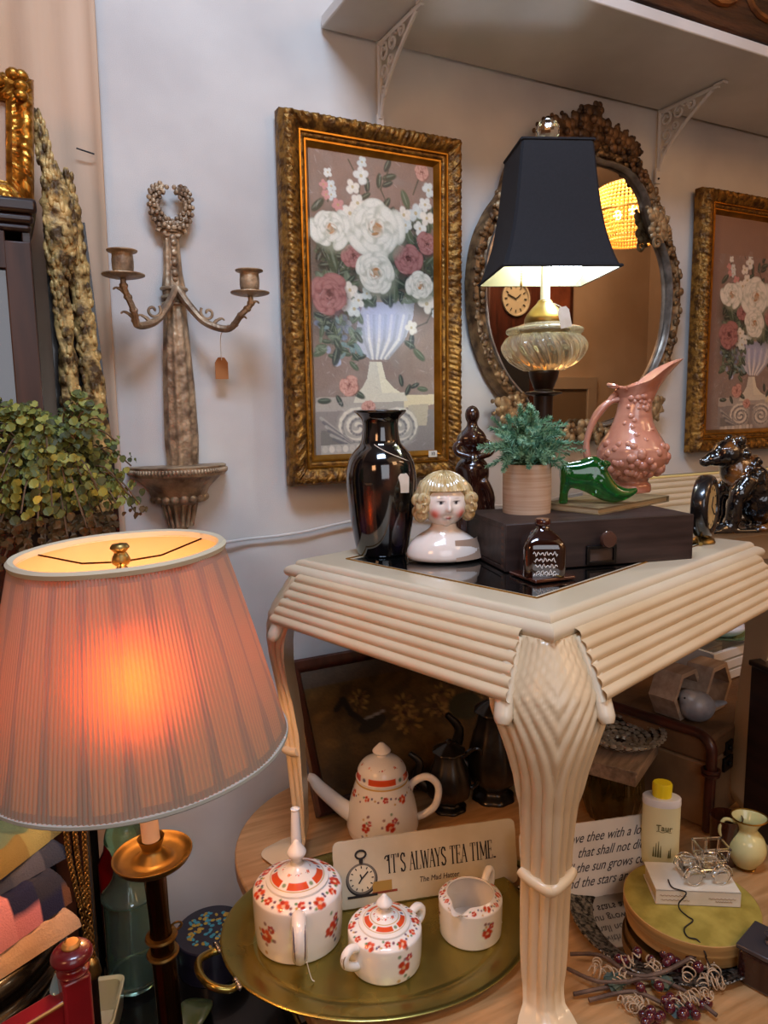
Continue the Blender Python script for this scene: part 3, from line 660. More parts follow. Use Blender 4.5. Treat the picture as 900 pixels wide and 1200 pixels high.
post('carved_post', 'tall gilded carved wooden post with narrow tip, leaning beside the dark cabinet', [(44, 133, 4), (49, 165, 7), (57, 198, 9), (65, 228, 13), (70, 268, 17), (71, 306, 14), (71, 335, 9), (76, 390, 9), (83, 470, 10), (86, 560, 10), (90, 690, 10), (93, 800, 10)], 1.50, 3, PEDZ)
post('carved_post', 'shorter gilded carved wooden post behind the greenery, nearer the white wall', [(77, 203, 6), (82, 240, 9), (88, 290, 11), (93, 330, 11), (100, 390, 11), (110, 455, 12), (117, 540, 13), (120, 640, 14), (116, 800, 12)], 1.52, 11, PEDZ)
# eucalyptus
g0 = AY(58, 532, 1.25)
t = thing('eucalyptus_bush', 'bushy green eucalyptus plant standing in front of the dark cabinet', 'plant', (g0.x, 1.25, g0.z-.40))
rg = random.Random(21); cols = ['7a7f38', '575f2c', '989a4a', '434824', '5c4a2a']
b = MB(); st = MB()
for k in range(230):
    th = rg.uniform(0, 2*PI); el = rg.uniform(-.8, 1.25); l = rg.uniform(.05, .132)*(1+.22*noise.noise((th*1.5, el*2, 4)))
    e = Vector((math.cos(th)*math.cos(el)*1.0, math.sin(th)*math.cos(el)*.75, math.sin(el)*.95))*l; o0 = Vector((0, 0, .37))
    c1 = o0+e*.6+Vector((0, 0, .02)); en = o0+e+Vector((0, 0, -.02 if el < .6 else .0))
    path = crom([Vector((rg.uniform(-.01, .01), rg.uniform(-.01, .01), .30)), c1, en], 5); st.tube(path, .0013, 4)
    for i in range(3, len(path)):
        for q in range(2):
            p = path[i]+Vector((rg.uniform(-1, 1), rg.uniform(-1, 1), rg.uniform(-1, 1)))*.012; r_ = rg.uniform(.0035, .0085)
            nn = (e.normalized()+Vector((rg.uniform(-1, 1), -1.0+rg.uniform(-.6, .6), rg.uniform(-.4, 1)))).normalized(); u = nn.orthogonal().normalized(); v = nn.cross(u)
            b.add([p+u*r_*math.cos(2*PI*m/7)+v*r_*.9*math.sin(2*PI*m/7)+nn*(.0015*math.cos(4*PI*m/7)) for m in range(7)], [tuple(range(7))], rg.choice([0, 0, 1, 1, 2, 3]) if p.z > .31 else 4)
for k in range(60):    # brown dry stems low in the plant
    th = rg.uniform(0, 2*PI); p = crom([(0, 0, .34), (.05*math.cos(th), .04*math.sin(th), .30), (rg.uniform(.05, .11)*math.cos(th), .07*math.sin(th), rg.uniform(.23, .3))], 4); st.tube(p, .0016, 4)
    for i in range(2, len(p), 1):
        q = p[i]; r_ = .006; a = rg.uniform(0, 6)
        b.add([(q.x+r_*math.cos(a+2*PI*m/6), q.y-.003*m % .004, q.z+r_*math.sin(a+2*PI*m/6)) for m in range(6)], [tuple(range(6))], 4)
b.build('foliage', [mat('leaf_%s' % w, c, .6, transl=.25) for w, c in zip(('olive', 'green', 'lime', 'deep', 'brown'), cols)], t, smooth=0, fix=False)
st.build('stems', mat('stem_brown', '5a4630', .8), t)
b = MB(); b.lathe(prof([(0, 0), (.034, 0), (.05, .08), (.055, .2), (.04, .29), (.044, .31)])+[(.036, .31), (.03, .2), (0, .1)], 28); b.build('pot', mat('dark_pot', '2b1c14', .4), t)
b = MB(); zz = g0.z-.40-LB; b.lathe([(0, 0)]+prof([(.034, 0), (.034, .02), (.014, .05), (.013, .3), (.016, zz-.06), (.036, zz-.03), (.037, zz-.002)])+[(0, zz-.002)], 28); o = b.build('plant_stand', DARKW, None, (g0.x, 1.25, LB)); tag(o, 'slim dark wooden plant stand under the eucalyptus', 'stand')
# ------------------------------------------------------------------ big pleated lamp
LYY = 1.02; a = AY(141, 650, LYY); c = AY(200, 1200, LYY); lean = math.atan2(a.x-c.x, a.z-c.z)
zt_ = a.z; zbm = AY(157, 876, LYY).z; foot = Vector((a.x+(LB-a.z)*math.tan(lean), LYY, LB+.0035)); cl = math.cos(lean)
H = lambda z: (z-LB)/cl
t = thing('table_lamp', 'brass candlestick lamp with a large glowing pleated shade, in the left foreground', 'lamp', foot, rot=(0, lean, 0))
hT, hB = H(zt_), H(zbm); RT, RB = .135, .203
b = MB(); NP = 200
def pleat(th, z, r):
    k = th*NP/(2*PI); return r+.0014*math.sin(2*PI*k)+.0010*math.sin(2*PI*12*th/(2*PI))
pr = [(RT+(RB-RT)*s_+.002*math.sin(PI*s_), hT+(hB-hT)*s_) for s_ in [k/16 for k in range(17)]]
b.lathe(pr, NP*4, rf=pleat)
sm = bpy.data.materials.new('pleated_silk'); sm.use_nodes = True; N = sm.node_tree.nodes; L = sm.node_tree.links; pb = N['Principled BSDF']
tc = N.new('ShaderNodeTexCoord'); sx_ = N.new('ShaderNodeSeparateXYZ'); L.new(tc.outputs['Object'], sx_.inputs[0])
at2 = N.new('ShaderNodeMath'); at2.operation = 'ARCTAN2'; L.new(sx_.outputs[1], at2.inputs[0]); L.new(sx_.outputs[0], at2.inputs[1])
def mth(op, a_, b_=None):
    n = N.new('ShaderNodeMath'); n.operation = op
    for i, q in enumerate((a_, b_)):
        if q is None: continue
        if isinstance(q, (int, float)): n.inputs[i].default_value = q
        else: L.new(q, n.inputs[i])
    return n.outputs[0]
stp = mth('MULTIPLY_ADD', mth('SINE', mth('MULTIPLY', at2.outputs[0], NP)), .5); N[-1].inputs[2].default_value = .5
hh = mth('DIVIDE', mth('SUBTRACT', sx_.outputs[2], hB), hT-hB)                   # 0 bottom .. 1 top
fan = mth('SINE', mth('MULTIPLY', at2.outputs[0], 24))                           # gathered fans: doubled cloth near both rims
edge = mth('POWER', mth('ABSOLUTE', mth('SUBTRACT', mth('MULTIPLY', hh, 2), 1)), 1.6)
dbl = mth('MAXIMUM', mth('MULTIPLY', mth('GREATER_THAN', mth('ADD', fan, mth('MULTIPLY', edge, .55)), .92), .8), mth('GREATER_THAN', edge, .86))
op = mth('MINIMUM', mth('ADD', mth('MULTIPLY', stp, .6), mth('MULTIPLY', dbl, .75)), 1)
mx = N.new('ShaderNodeMix'); mx.data_type = 'RGBA'; L.new(op, mx.inputs['Factor']); mx.inputs['A'].default_value = (*lin('ae9474'), 1); mx.inputs['B'].default_value = (*lin('7f8172'), 1)
L.new(mx.outputs['Result'], pb.inputs['Base Color']); pb.inputs['Roughness'].default_value = .8
tl = N.new('ShaderNodeBsdfTranslucent'); mx2 = N.new('ShaderNodeMix'); mx2.data_type = 'RGBA'; L.new(op, mx2.inputs['Factor'])
mx2.inputs['A'].default_value = (*lin('d98f3c'), 1); mx2.inputs['B'].default_value = (*lin('7d6c58'), 1); L.new(mx2.outputs['Result'], tl.inputs[0])
rf_ = N.new('ShaderNodeBsdfRefraction'); rf_.inputs['IOR'].default_value = 1.42; rf_.inputs['Roughness'].default_value = 1.0; rf_.inputs[0].default_value = (*lin('ff6600'), 1)
m0 = N.new('ShaderNodeMixShader'); m0.inputs[0].default_value = .74; L.new(tl.outputs[0], m0.inputs[1]); L.new(rf_.outputs[0], m0.inputs[2])
ms = N.new('ShaderNodeMixShader'); ms.inputs[0].default_value = .22; L.new(pb.outputs[0], ms.inputs[1]); L.new(m0.outputs[0], ms.inputs[2]); L.new(ms.outputs[0], N['Material Output'].inputs['Surface'])
shade = b.build('lamp_shade', sm, t, smooth=180)
b = MB()
b.lathe([(RT-.004, hT-.004), (RT+.003, hT-.004), (RT+.0045, hT+.002), (RT+.001, hT+.006), (RT-.006, hT+.004), (RT-.0075, hT-.004), (RT-.004, hT-.004)], 96, rf=lambda th, z, r: r+.0008*math.sin(th*90)); o = b.build('top_binding', mat('ivory_binding', 'bdb59c', .85), shade)
b = MB(); b.lathe([(RB-.002, hB+.003), (RB+.0028, hB+.003), (RB+.003, hB-.001), (RB+.001, hB-.003), (RB-.003, hB-.001), (RB-.002, hB+.003)], 132, rf=lambda th, z, r: r+.0012*math.sin(th*66)); b.build('bottom_binding', mat('grey_binding', '9fa398', .85), shade)
lm = bpy.data.materials.new('sheer_lining'); lm.use_nodes = True; N2 = lm.node_tree.nodes; L2 = lm.node_tree.links
N2['Principled BSDF'].inputs['Base Color'].default_value = (*lin('f2cfa8'), 1); N2['Principled BSDF'].inputs['Roughness'].default_value = .9
tr_ = N2.new('ShaderNodeBsdfTransparent'); m2 = N2.new('ShaderNodeMixShader'); m2.inputs[0].default_value = .5; L2.new(N2['Principled BSDF'].outputs[0], m2.inputs[1]); L2.new(tr_.outputs[0], m2.inputs[2]); L2.new(m2.outputs[0], N2['Material Output'].inputs['Surface'])
b = MB(); b.lathe([(RT-.007+(RB-RT)*s_, hT-.002+(hB-hT)*s_) for s_ in [k/6 for k in range(7)]], 72); b.build('lining', lm, shade, smooth=180)
b = MB()
for k in range(3):
    a_ = .35+2*PI*k/3; b.tube([((RT-.007)*math.cos(a_), (RT-.007)*math.sin(a_), hT-.004), (.06*math.cos(a_), .06*math.sin(a_), hT-.016), (.012*math.cos(a_), .012*math.sin(a_), hT-.014)], .0014, 6)
b.build('spider', BRASSD, shade)
b = MB(); b.lathe([(0, hT+.012)]+prof([(.01, hT+.011), (.013, hT+.006), (.008, hT), (.011, hT-.006), (.012, hT-.014), (.005, hT-.02)], 3)+[(0, hT-.02)], 24); b.build('finial', BRASS, t)
hbob = H(AY(180, 1008, LYY).z)
b = MB()
for sg in (-1, 1): b.tube(crom([(sg*.004, 0, hT-.02), (sg*.03, 0, hT-.05), (sg*.045, 0, hT-.1), (sg*.03, 0, hT-.17), (sg*.006, 0, hT-.2)], 5), .0016, 6)
b.build('harp', BRASS, t)
b = MB(); b.lathe([(0, hbob+.21), (.012, hbob+.21), (.0128, hbob+.03), (0, hbob+.03)], 24); b.build('candle_sleeve', mat('candle_ivory', 'e8cfae', .6), t)
b = MB(); b.lathe(prof([(.016, hbob+.028), (.019, hbob+.033), (.017, hbob+.026), (.014, hbob+.016), (.019, hbob+.008), (.024, hbob+.002)], 4)+prof([(.03, hbob-.001), (.045, hbob+.001), (.053, hbob+.008), (.056, hbob+.009), (.055, hbob+.005), (.046, hbob-.005), (.02, hbob-.010)], 4), 48); b.build('drip_pan', BRASS, t)
b = MB(); b.lathe(prof([(.0, hbob-.008), (.015, hbob-.010), (.0145, hbob-.1), (.017, hbob-.14), (.0175, hbob-.28), (.02, hbob-.33), (.03, .15), (.03, .1), (.05, .07), (.075, .04), (.095, .015), (.1, .0)], 5)+[(0, 0)], 40); b.build('stem', BRASSD, t)
b = MB()
for z in (hbob-.125, hbob-.152): b.lathe([(.014, z-.004), (.022, z-.003), (.0235, z), (.022, z+.003), (.014, z+.004)], 32)
b.tube([(.0225+.008*math.cos(q), 0, hbob-.118+.006*math.sin(q)) for q in [2*PI*k/10 for k in range(10)]], .0018, 6, True)
b.build('collar_ring', BRASS, t)
hb_ = H(AY(165, 800, LYY).z); b = MB(); b.lathe([(0, hb_-.035)]+prof([(.013, hb_-.034), (.018, hb_-.02), (.028, hb_), (.024, hb_+.02), (.012, hb_+.032)], 4)+[(0, hb_+.035)], 24)
b.build('bulb', mat('bulb_glow', 'ffd9a0', .5, emit='ffc080', es=115), t)
# ------------------------------------------------------------------ black square lamp on the cream table
zb_ = 1.845; cs = [AT(x, y, zb_) for x, y in ((544, 335), (610, 313), (748, 313), (663, 335))]
cc = sum(cs, Vector())/4; rz = math.atan2(cs[2].y-cs[1].y, cs[2].x-cs[1].x); S = (cs[2]-cs[1]).length/2
t = thing('table_lamp', 'table lamp with black square bell shade and swirled glass body, on the cream table', 'lamp', (cc.x, cc.y, ZT+.0002), rz)
hb = zb_-ZT; ht = AY(640, 176, cc.y).z-ZT
def sq(b, pr, n=8, inset_=0):
    rs = []
    for s_, z in pr:
        c_ = s_*.10; q = []
        for i in range(4):
            a0 = PI/4+PI/2*i; a1 = a0+PI/2
            A = Vector((math.sqrt(2)*s_*math.cos(a0), math.sqrt(2)*s_*math.sin(a0))); Bv = Vector((math.sqrt(2)*s_*math.cos(a1), math.sqrt(2)*s_*math.sin(a1)))
            for k in range(n):
                m = .03+.94*k/(n-1); q.append((*(A.lerp(Bv, m)), z))
        rs.append(q)
    b.rings(rs, True, False)
bell = [(S, hb), (S*.905, hb+.03), (S*.80, hb+.075), (S*.725, hb+.125), (S*.675, hb+.175), (S*.64, hb+.215), (S*.61, ht)]
bell = [(p.x, p.y) for p in crom([(x, y, 0) for x, y in bell], 4)]
b = MB(); sq(b, bell); shade = b.build('lamp_shade', mat('black_silk', '101116', .8, col2='15161b', scale=200), t, smooth=30)
b = MB(); sq(b, [(x-.0025, z) for x, z in bell]); b.build('lining', mat('gold_lining', 'c9c39a', .35, .35), shade, smooth=30)
b = MB()
for s_, z in ((S, hb+.002), (S*.61, ht-.002)):
    pts = [(sx*s_, sy*s_, z) for sx, sy in ((-1, -1), (1, -1), (1, 1), (-1, 1))]
    b = MB()
    for i in range(4): b.tube([pts[i], pts[(i+1) % 4]], .003, 6)
    b.build('piping', mat('black_silk'), shade)
b = MB()
for k in range(4):
    a_ = PI/2*k; b.tube([(S*.6*math.cos(a_), S*.6*math.sin(a_), ht-.004), (.01*math.cos(a_), .01*math.sin(a_), ht-.01)], .0015, 5)
b.build('spider', BRASSD, shade)
b = MB(); b.lathe([(0, ht-.01), (.006, ht-.01), (.007, ht+.006), (.012, ht+.008), (.012, ht+.011)], 20); f_ = b.build('finial_base', BRASSD, t)
b = MB(); b.lathe([(.005, ht+.058), (.006, ht+.06), (.004, ht+.064), (0, ht+.064)], 12); b.build('finial_cap', BRASSD, t)
b = MB(); b.ball((0, 0, ht+.035), (.0245, .0245, .0245), 12, 8); b.build('finial', GLASS, t, smooth=0)
b = MB(); b.lathe([(0, .49), (.0095, .49), (.0095, hb+.09), (0, hb+.09)], 20); b.build('candle_tube', mat('white_tube', 'e9e6dc', .5), t)
b = MB(); b.lathe(prof([(.0, .497), (.012, .496), (.018, .488), (.03, .476), (.040, .462), (.042, .452), (.04, .447)], 4), 32); b.build('collar', BRASS, t)
def swirl(th, z, r): return r*(1+.028*math.sin(18*th+z*110))
b = MB(); b.lathe(prof([(.04, .45), (.055, .444), (.076, .438), (.078, .43), (.072, .424), (.080, .417), (.0865, .405), (.085, .392), (.074, .374), (.055, .360), (.04, .352)], 5)+[(0, .352)], 144, rf=lambda th, z, r: swirl(th, z, r) if z < .425 else r*(1+.01*math.sin(40*th)))
b.build('glass_body', mat('swirl_glass', 'f5efcf', .06, trans=.85, ior=1.4), t, smooth=80)
b = MB(); b.lathe([(0, .352), (.03, .352)]+prof([(.031, .348), (.028, .335), (.022, .32), (.02, .312), (.036, .309), (.037, .304), (.022, .30), (.02, .29), (.019, .2), (.018, .08), (.024, .06), (.04, .045), (.058, .028), (.062, .01), (.062, 0)], 4)+[(0, 0)], 40); b.build('base_column', mat('dark_bronze', '2b1d14', .35, .5), t)
bp = Matrix.Rotation(-rz, 3, 'Z') @ (Vector(AY(664, 322, cc.y-.035))-Vector((cc.x, cc.y, ZT)))
b = MB(); b.lathe([(0, -.03)]+prof([(.018, -.028), (.028, -.016), (.03, 0), (.024, .02), (.014, .04), (.012, .055)], 4)+[(0, .055)], 24, tuple(bp+Vector((0, 0, .012)))); b.build('bulb', mat('led_glow', 'ffffff', .5, emit='e6f0ff', es=75), t)
b = MB(); b.tube([(bp.x, bp.y, bp.z+.06), (0, 0, hb+.085)], .006, 6); b.build('socket_arm', BRASSD, t)
pc = Matrix.Rotation(-rz, 3, 'Z') @ (Vector(AY(611, 330, cc.y))-Vector((cc.x, cc.y, ZT)))
b = MB(); b.tube([pc+Vector((0, 0, .06)), pc+Vector((0, 0, -.0))], .001, 5); b.ball(pc+Vector((0, 0, -.006)), (.003, .003, .006), 8, 6)
for k in range(12): b.ball(pc+Vector((0, 0, .005*k)), .0017, 6, 4)
b.tube([pc+Vector((0, 0, .06)), (0, 0, hb+.065)], .001, 5); b.build('pull_chain', BRASS, t)
q = AY(660, 372, cc.y-.095); s_ = AY(640, 350, cc.y-.02)
t = thing('price_tag', 'white paper price tag hanging on a string from the glass lamp body', 'tag', (q.x, q.y-.004, q.z), rot=(0, R(-12), R(-27)))
b = MB(); b.prism([(-.011, -.02), (.011, -.02), (.011, .013), (.006, .02), (-.006, .02), (-.011, .013)], -.0006, .0006); b.build('tag_card', PAPER, t, rot=(PI/2, 0, 0), smooth=0)
mi_ = Matrix.Rotation(R(27), 3, 'Z'); e = mi_ @ (s_-q); b = MB(); b.tube(crom([(0, 0, .018), e*.5+Vector((0, 0, .012)), e], 5), .0008, 5); b.build('thread', STRING, t)
# ------------------------------------------------------------------ on the cream table
ZG = ZT+.0004
def rotz_to(o, loc, px=None): return o
# tall dark vase
p = AT(448, 648, ZT); k = 1/623
b = MB(); b.lathe([(0, 0)]+prof([(.046, 0), (.049, .004), (.055, .03), (.062, .075), (.067, .125), (.0675, .15), (.063, .178), (.052, .198), (.040, .212), (.036, .225), (.034, .245), (.036, .258), (.045, .268), (.049, .272), (.049, .2755), (.045, .276)], 5)+[(.036, .266), (.030, .25), (.030, .23), (.04, .2), (0, .05)], 56)
t = b.build('vase', mat('black_glaze', rough=.1, attr=True, coat=1, spec=.7), None, (p.x, p.y, ZG)); tag(t, 'tall glossy black vase with bronze smudges and flared rim, behind the doll head', 'vase')
def vp(P):
    c = np.tile(np.array(lin('0b0a0c')), (len(P), 1)); a = np.arctan2(P[:, 1], P[:, 0]); z = P[:, 2]
    n = np.array([noise.noise((math.cos(q)*3, math.sin(q)*3, h*24)) for q, h in zip(a, z)])
    m = np.clip((n-.12)*3, 0, 1)*np.exp(-((z-.11)/.055)**2)*.4
    m2 = np.clip(n-.2, 0, 1)*np.exp(-((z-.05)/.04)**2)
    return c*(1-m[:, None])+m[:, None]*np.array(lin('6a3418'))+m2[:, None]*np.array(lin('241f48'))*.8
paint(t, vp)
h_ = AY(474, 566, p.y-.066)
tg = thing('price_tag', 'white paper price tag tied round the shoulder of the black vase', 'tag', (h_.x-.004, h_.y-.004, h_.z), rot=(R(6), 0, R(-24)))
b = MB(); b.prism([(-.010, -.018), (.010, -.018), (.010, .012), (.006, .018), (-.006, .018), (-.010, .012)], -.0005, .0005); b.build('tag_card', PAPER, tg, rot=(PI/2, 0, 0), smooth=0)
im = Matrix.Rotation(R(24), 3, 'Z'); b = MB(); pts = []
for q in range(17):
    a = R(-24)-PI/2+PI*.5-1.9*q/16; r_ = .0645-.026*q/16; pts.append(im @ (Vector((p.x+r_*math.cos(a), p.y+r_*math.sin(a), ZT+.167+.045*q/16))-h_))
b.tube(pts, .0008, 5); b.tube([pts[0], (0, 0, .014)], .0008, 5); b.build('string', STRING, tg)
# china doll head
p = AT(520, 655, ZT); D = thing('doll_head', 'china doll head with blond curls and rosy cheeks on a bare shoulder plate', 'doll', (p.x, p.y, ZG), R(-20))
b = MB(); rs = []
SH_ = [(0, .066, .044, 0), (.006, .070, .047, 0), (.016, .070, .046, 0), (.028, .066, .043, .0), (.040, .056, .037, .002), (.050, .040, .030, .003), (.056, .028, .025, .002), (.062, .0235, .0235, 0), (.072, .023, .023, -.002)]
for z, rx, ry, oy in [tuple(q) for q in SH_]:
    rs.append([(rx*math.cos(2*PI*j/40), oy+ry*math.sin(2*PI*j/40)*(1.12 if math.sin(2*PI*j/40) < 0 else .95), z+(.010*(abs(math.cos(2*PI*j/40))**3)*0)) for j in range(40)])
b.rings(rs)
bust = b.build('shoulder_plate', mat('china_skin', 'ecdfd2', .14, coat=.7), D, sub=1, smooth=180)
pt = MB()
pt.grid(10, 10, lambda u, v: ((.012+.052*u)*(1-.2*(1-v)*0), -(.0525-.012*v)*math.sqrt(max(.0, 1-((.012+.052*u)/(.0735-.012*v))**2))-.0012, .005+.036*v))
o = pt.build('cloth_patch', mat('flesh_patch', 'a78a74', .55), D, smooth=180); o['label'] = 'matt tan unglazed patch'
HC = Vector((0, -.004, .108))
def facept(th, ph):      # th: around (0 = front, -y), ph: latitude
    x = math.sin(th)*math.cos(ph); y = -math.cos(th)*math.cos(ph); z = math.sin(ph)
    rx, ry, rz_ = .0445, .043, .046
    if z < 0: q = -z; rx *= 1-.10*q*q; ry *= 1-.02*q
    P = Vector((x*rx, y*ry, z*rz_))
    f = max(0, math.cos(th))**2
    g = lambda a0, p0, s1, s2: math.exp(-((th-a0)/s1)**2-((ph-p0)/s2)**2)
    d = .0075*g(0, -.20, .10, .12)+.005*g(0, -.02, .07, .2)-.0022*(g(.34, .02, .16, .10)+g(-.34, .02, .16, .10))+.004*(g(.5, -.42, .28, .26)+g(-.5, -.42, .28, .26))+.0032*g(0, -.56, .16, .06)+.0028*g(0, -.64, .14, .05)-.0022*g(0, -.475, .2, .04)+.005*g(0, -.92, .3, .16)
    n = Vector((x, y, z)); return HC+P+n*d
b = MB(); nu, nv = 120, 84
b.v = [tuple(facept(2*PI*i/nu-PI, -PI/2+PI*j/nv)) for j in range(nv+1) for i in range(nu)]
b.f = [(j*nu+i, j*nu+(i+1) % nu, (j+1)*nu+(i+1) % nu, (j+1)*nu+i) for j in range(nv) for i in range(nu)]; b.mi = [0]*len(b.f)
head = b.build('face', mat('china_face', rough=.14, attr=True, coat=.7), D, smooth=180)
TH = np.array([2*PI*i/nu-PI for j in range(nv+1) for i in range(nu)]); PH = np.array([-PI/2+PI*j/nv for j in range(nv+1) for i in range(nu)])
def fp(P):
    c = np.tile(np.array(lin('efe4d8')), (len(P), 1))
    def m(a0, p0, s1, s2, col, al=1, pw=1):
        k = np.exp(-(((TH-a0)/s1)**2+((PH-p0)/s2)**2)**pw)[:, None]*al; c[:] = c*(1-k)+k*np.array(lin(col))
    for s_ in (-1, 1):
        m(s_*.60, -.40, .24, .20, 'd8452f', .85, 1.3)
        m(s_*.33, .06, .17, .075, 'b9a497', .5, 2); m(s_*.33, .045, .15, .06, 'f4efe8', .9, 4); m(s_*.33, .05, .082, .075, '2c3340', 1, 4); m(s_*.33, .05, .04, .038, '0a0a0c', 1, 4)
        m(s_*.33, .112, .17, .014, '4a3a33', .8, 3); m(s_*.35, .235, .17, .014, '8a6a4c', .6, 3); m(s_*.055, -.255, .03, .02, 'b0584a', .6, 2)
    m(0, -.545, .15, .032, 'b54338', .9, 3); m(0, -.60, .10, .03, 'c4605a', .7, 2); m(0, -.565, .15, .008, '7a241e', .8, 3)
    return c
paint(head, fp)
b = MB(); rs = []; hn = 140
for j in range(46):
    ph = -.62+(PI/2+.62)*j/45; ring = []
    for i in range(hn):
        th = 2*PI*i/hn-PI; fr = max(0, math.cos(th)); low = -.75+1.13*fr**.9+.0*abs(th)
        low = .40 if abs(th) < .75 else (.40-1.15*min(1, (abs(th)-.75)/.42))
        ph2 = max(ph, low); rr = 1.13+.022*math.sin(th*44+ph*2)*(1 if abs(th) < 1 else .6); 
        if abs(th) > .85 and ph2 < .7: rr += .075*(.5+.5*math.sin(th*9))*(.5+.5*math.sin(ph2*9+th*3))
        if ph <= low: rr = 1.02-.02
        x = math.sin(th)*math.cos(ph2); y = -math.cos(th)*math.cos(ph2); z = math.sin(ph2)
        ring.append((HC.x+x*.0475*rr, HC.y+.002+y*.0455*rr, HC.z+.002+z*.0475*rr*(1.02)))
    rs.append(ring)
b.rings(rs, True, True)
for sg in (-1, 1):
    for q, (a, ph, r_) in enumerate(((1.0, .15, .013), (1.08, -.14, .0135), (1.2, -.42, .012), (1.5, -.5, .013), (1.4, .1, .013), (1.9, -.4, .014), (2.5, -.45, .014))):
        c_ = Vector((sg*math.sin(a)*math.cos(ph)*.0505, -math.cos(a)*math.cos(ph)*.047, math.sin(ph)*.05))+HC; b.ball(c_, (r_, r_*.9, r_), 12, 8)
        b.tube([c_+Vector((sg*r_*.35*math.cos(k_*.6)*(1+.0*k_), -r_*.8, r_*.6*math.sin(k_*.6))) for k_ in range(10)], .0028, 6)
b.build('hair', mat('blond_glaze', 'd6c398', .2, col2='b79a62', scale=40, st=(4, 4, .6), coat=.7), D, smooth=70)
b = MB(); b.ball((-.044, -.036, .006), .0018, 8, 6); b.build('sew_hole', INK, D)
# dark carved figure against the wall
p = AT(553, 625, ZT); b = MB()
b.lathe([(0, 0)]+prof([(.052, 0), (.05, .01), (.04, .04), (.034, .08), (.032, .11), (.036, .135), (.034, .155), (.024, .168), (.019, .178), (.022, .186), (.026, .193), (.030, .202), (.032, .212), (.026, .224), (.014, .236), (.011, .245)], 4)+[(0, .246)], 40, rf=lambda th, z, r: r*(1+.10*math.sin(5*th+z*30)*(z < .15)+.07*math.sin(7*th)*(.19 < z < .22)))
b.ball((0, 0, .262), (.0165, .0165, .021), 16, 10)
b.tube(crom([(.02, -.02, .12), (.035, -.02, .09), (.04, -.022, .05), (.06, -.02, .012), (.075, -.015, .006)], 5), [.012]*8+[.010]*8+[.006]*5, 8)
for sg in (-1, 1): b.tube(crom([(sg*.024, -.012, .205), (sg*.038, -.018, .195), (sg*.034, -.03, .18), (sg*.006, -.036, .172)], 5), .008, 8)
o = b.build('carved_figurine', mat('dark_polished_wood', '24120d', .2, col2='3a1d14', scale=30, coat=.8), None, (p.x, p.y, ZG), rot=(0, 0, R(-25)), remesh=.0028); tag(o, 'slender dark polished wood figurine behind the doll head', 'figurine')
# dark drawer box
A = AT(592, 671, ZT); B_ = AT(811, 655, ZT); dx = (B_-A); wl = dx.length; an = math.atan2(dx.y, dx.x); BH = .082; BD = .185
W_ = mat('box_wood', '3a2b27', .5, col2='261a17', scale=8, st=(1, 8, 8)); BX = thing('wooden_box', 'long dark stained wooden drawer box holding the potted fern and pitcher', 'box', (A.x, A.y, ZG), an)
b = MB(); b.box((wl/2, BD/2+.004, BH-.005), (wl, BD-.008, .010)); b.box((wl/2, BD/2, .004), (wl, BD-.004, .008)); b.box((.005, BD/2+.004, BH/2), (.010, BD-.008, BH-.018)); b.box((wl-.005, BD/2+.004, BH/2), (.010, BD-.008, BH-.018)); b.box((wl/2, BD-.005, BH/2), (wl, .01, BH-.018)); b.build('case', W_, BX, bevel=.0012)
b = MB(); b.box((wl/2, .005, BH/2), (wl, .011, BH)); fr_ = b.build('drawer', W_, BX, bevel=.0015)
q = (AT(708, 640, ZT)-A).length/wl
b = MB(); b.at((wl*.5, -.0, BH*.60), rx=PI/2); b.lathe([(.006, 0), (.007, .008)]+prof([(.012, .012), (.0155, .018), (.013, .024)], 4)+[(0, .026)], 24); b.build('knob', mat('knob_wood', '4a3027', .25, coat=.6), fr_)
b = MB()
for c_, d_ in (((0, 0, .012), (.058, .006, .006)), ((0, 0, -.016), (.058, .006, .006)), ((-.026, 0, -.002), (.006, .006, .026)), ((.026, 0, -.002), (.006, .006, .026))): b.box((wl*.49+c_[0], -.003, BH*.27+c_[2]), d_)
lh = b.build('label_holder', mat('black_iron', '100d0c', .4, .4), fr_, bevel=.001)
b = MB(); b.box((wl*.49, -.001, BH*.27-.002), (.05, .001, .024)); o = b.build('label_card', mat('brown_card', '4a3a30', .9), lh, smooth=0)
b = MB()
for k in range(7): b.box((.0006, .012, .008+.011*k), (.0022, .010, .0055))
b.build('dovetail', mat('pale_end_grain', '5a4236', .7), BX, smooth=0)
ZB = ZG+BH
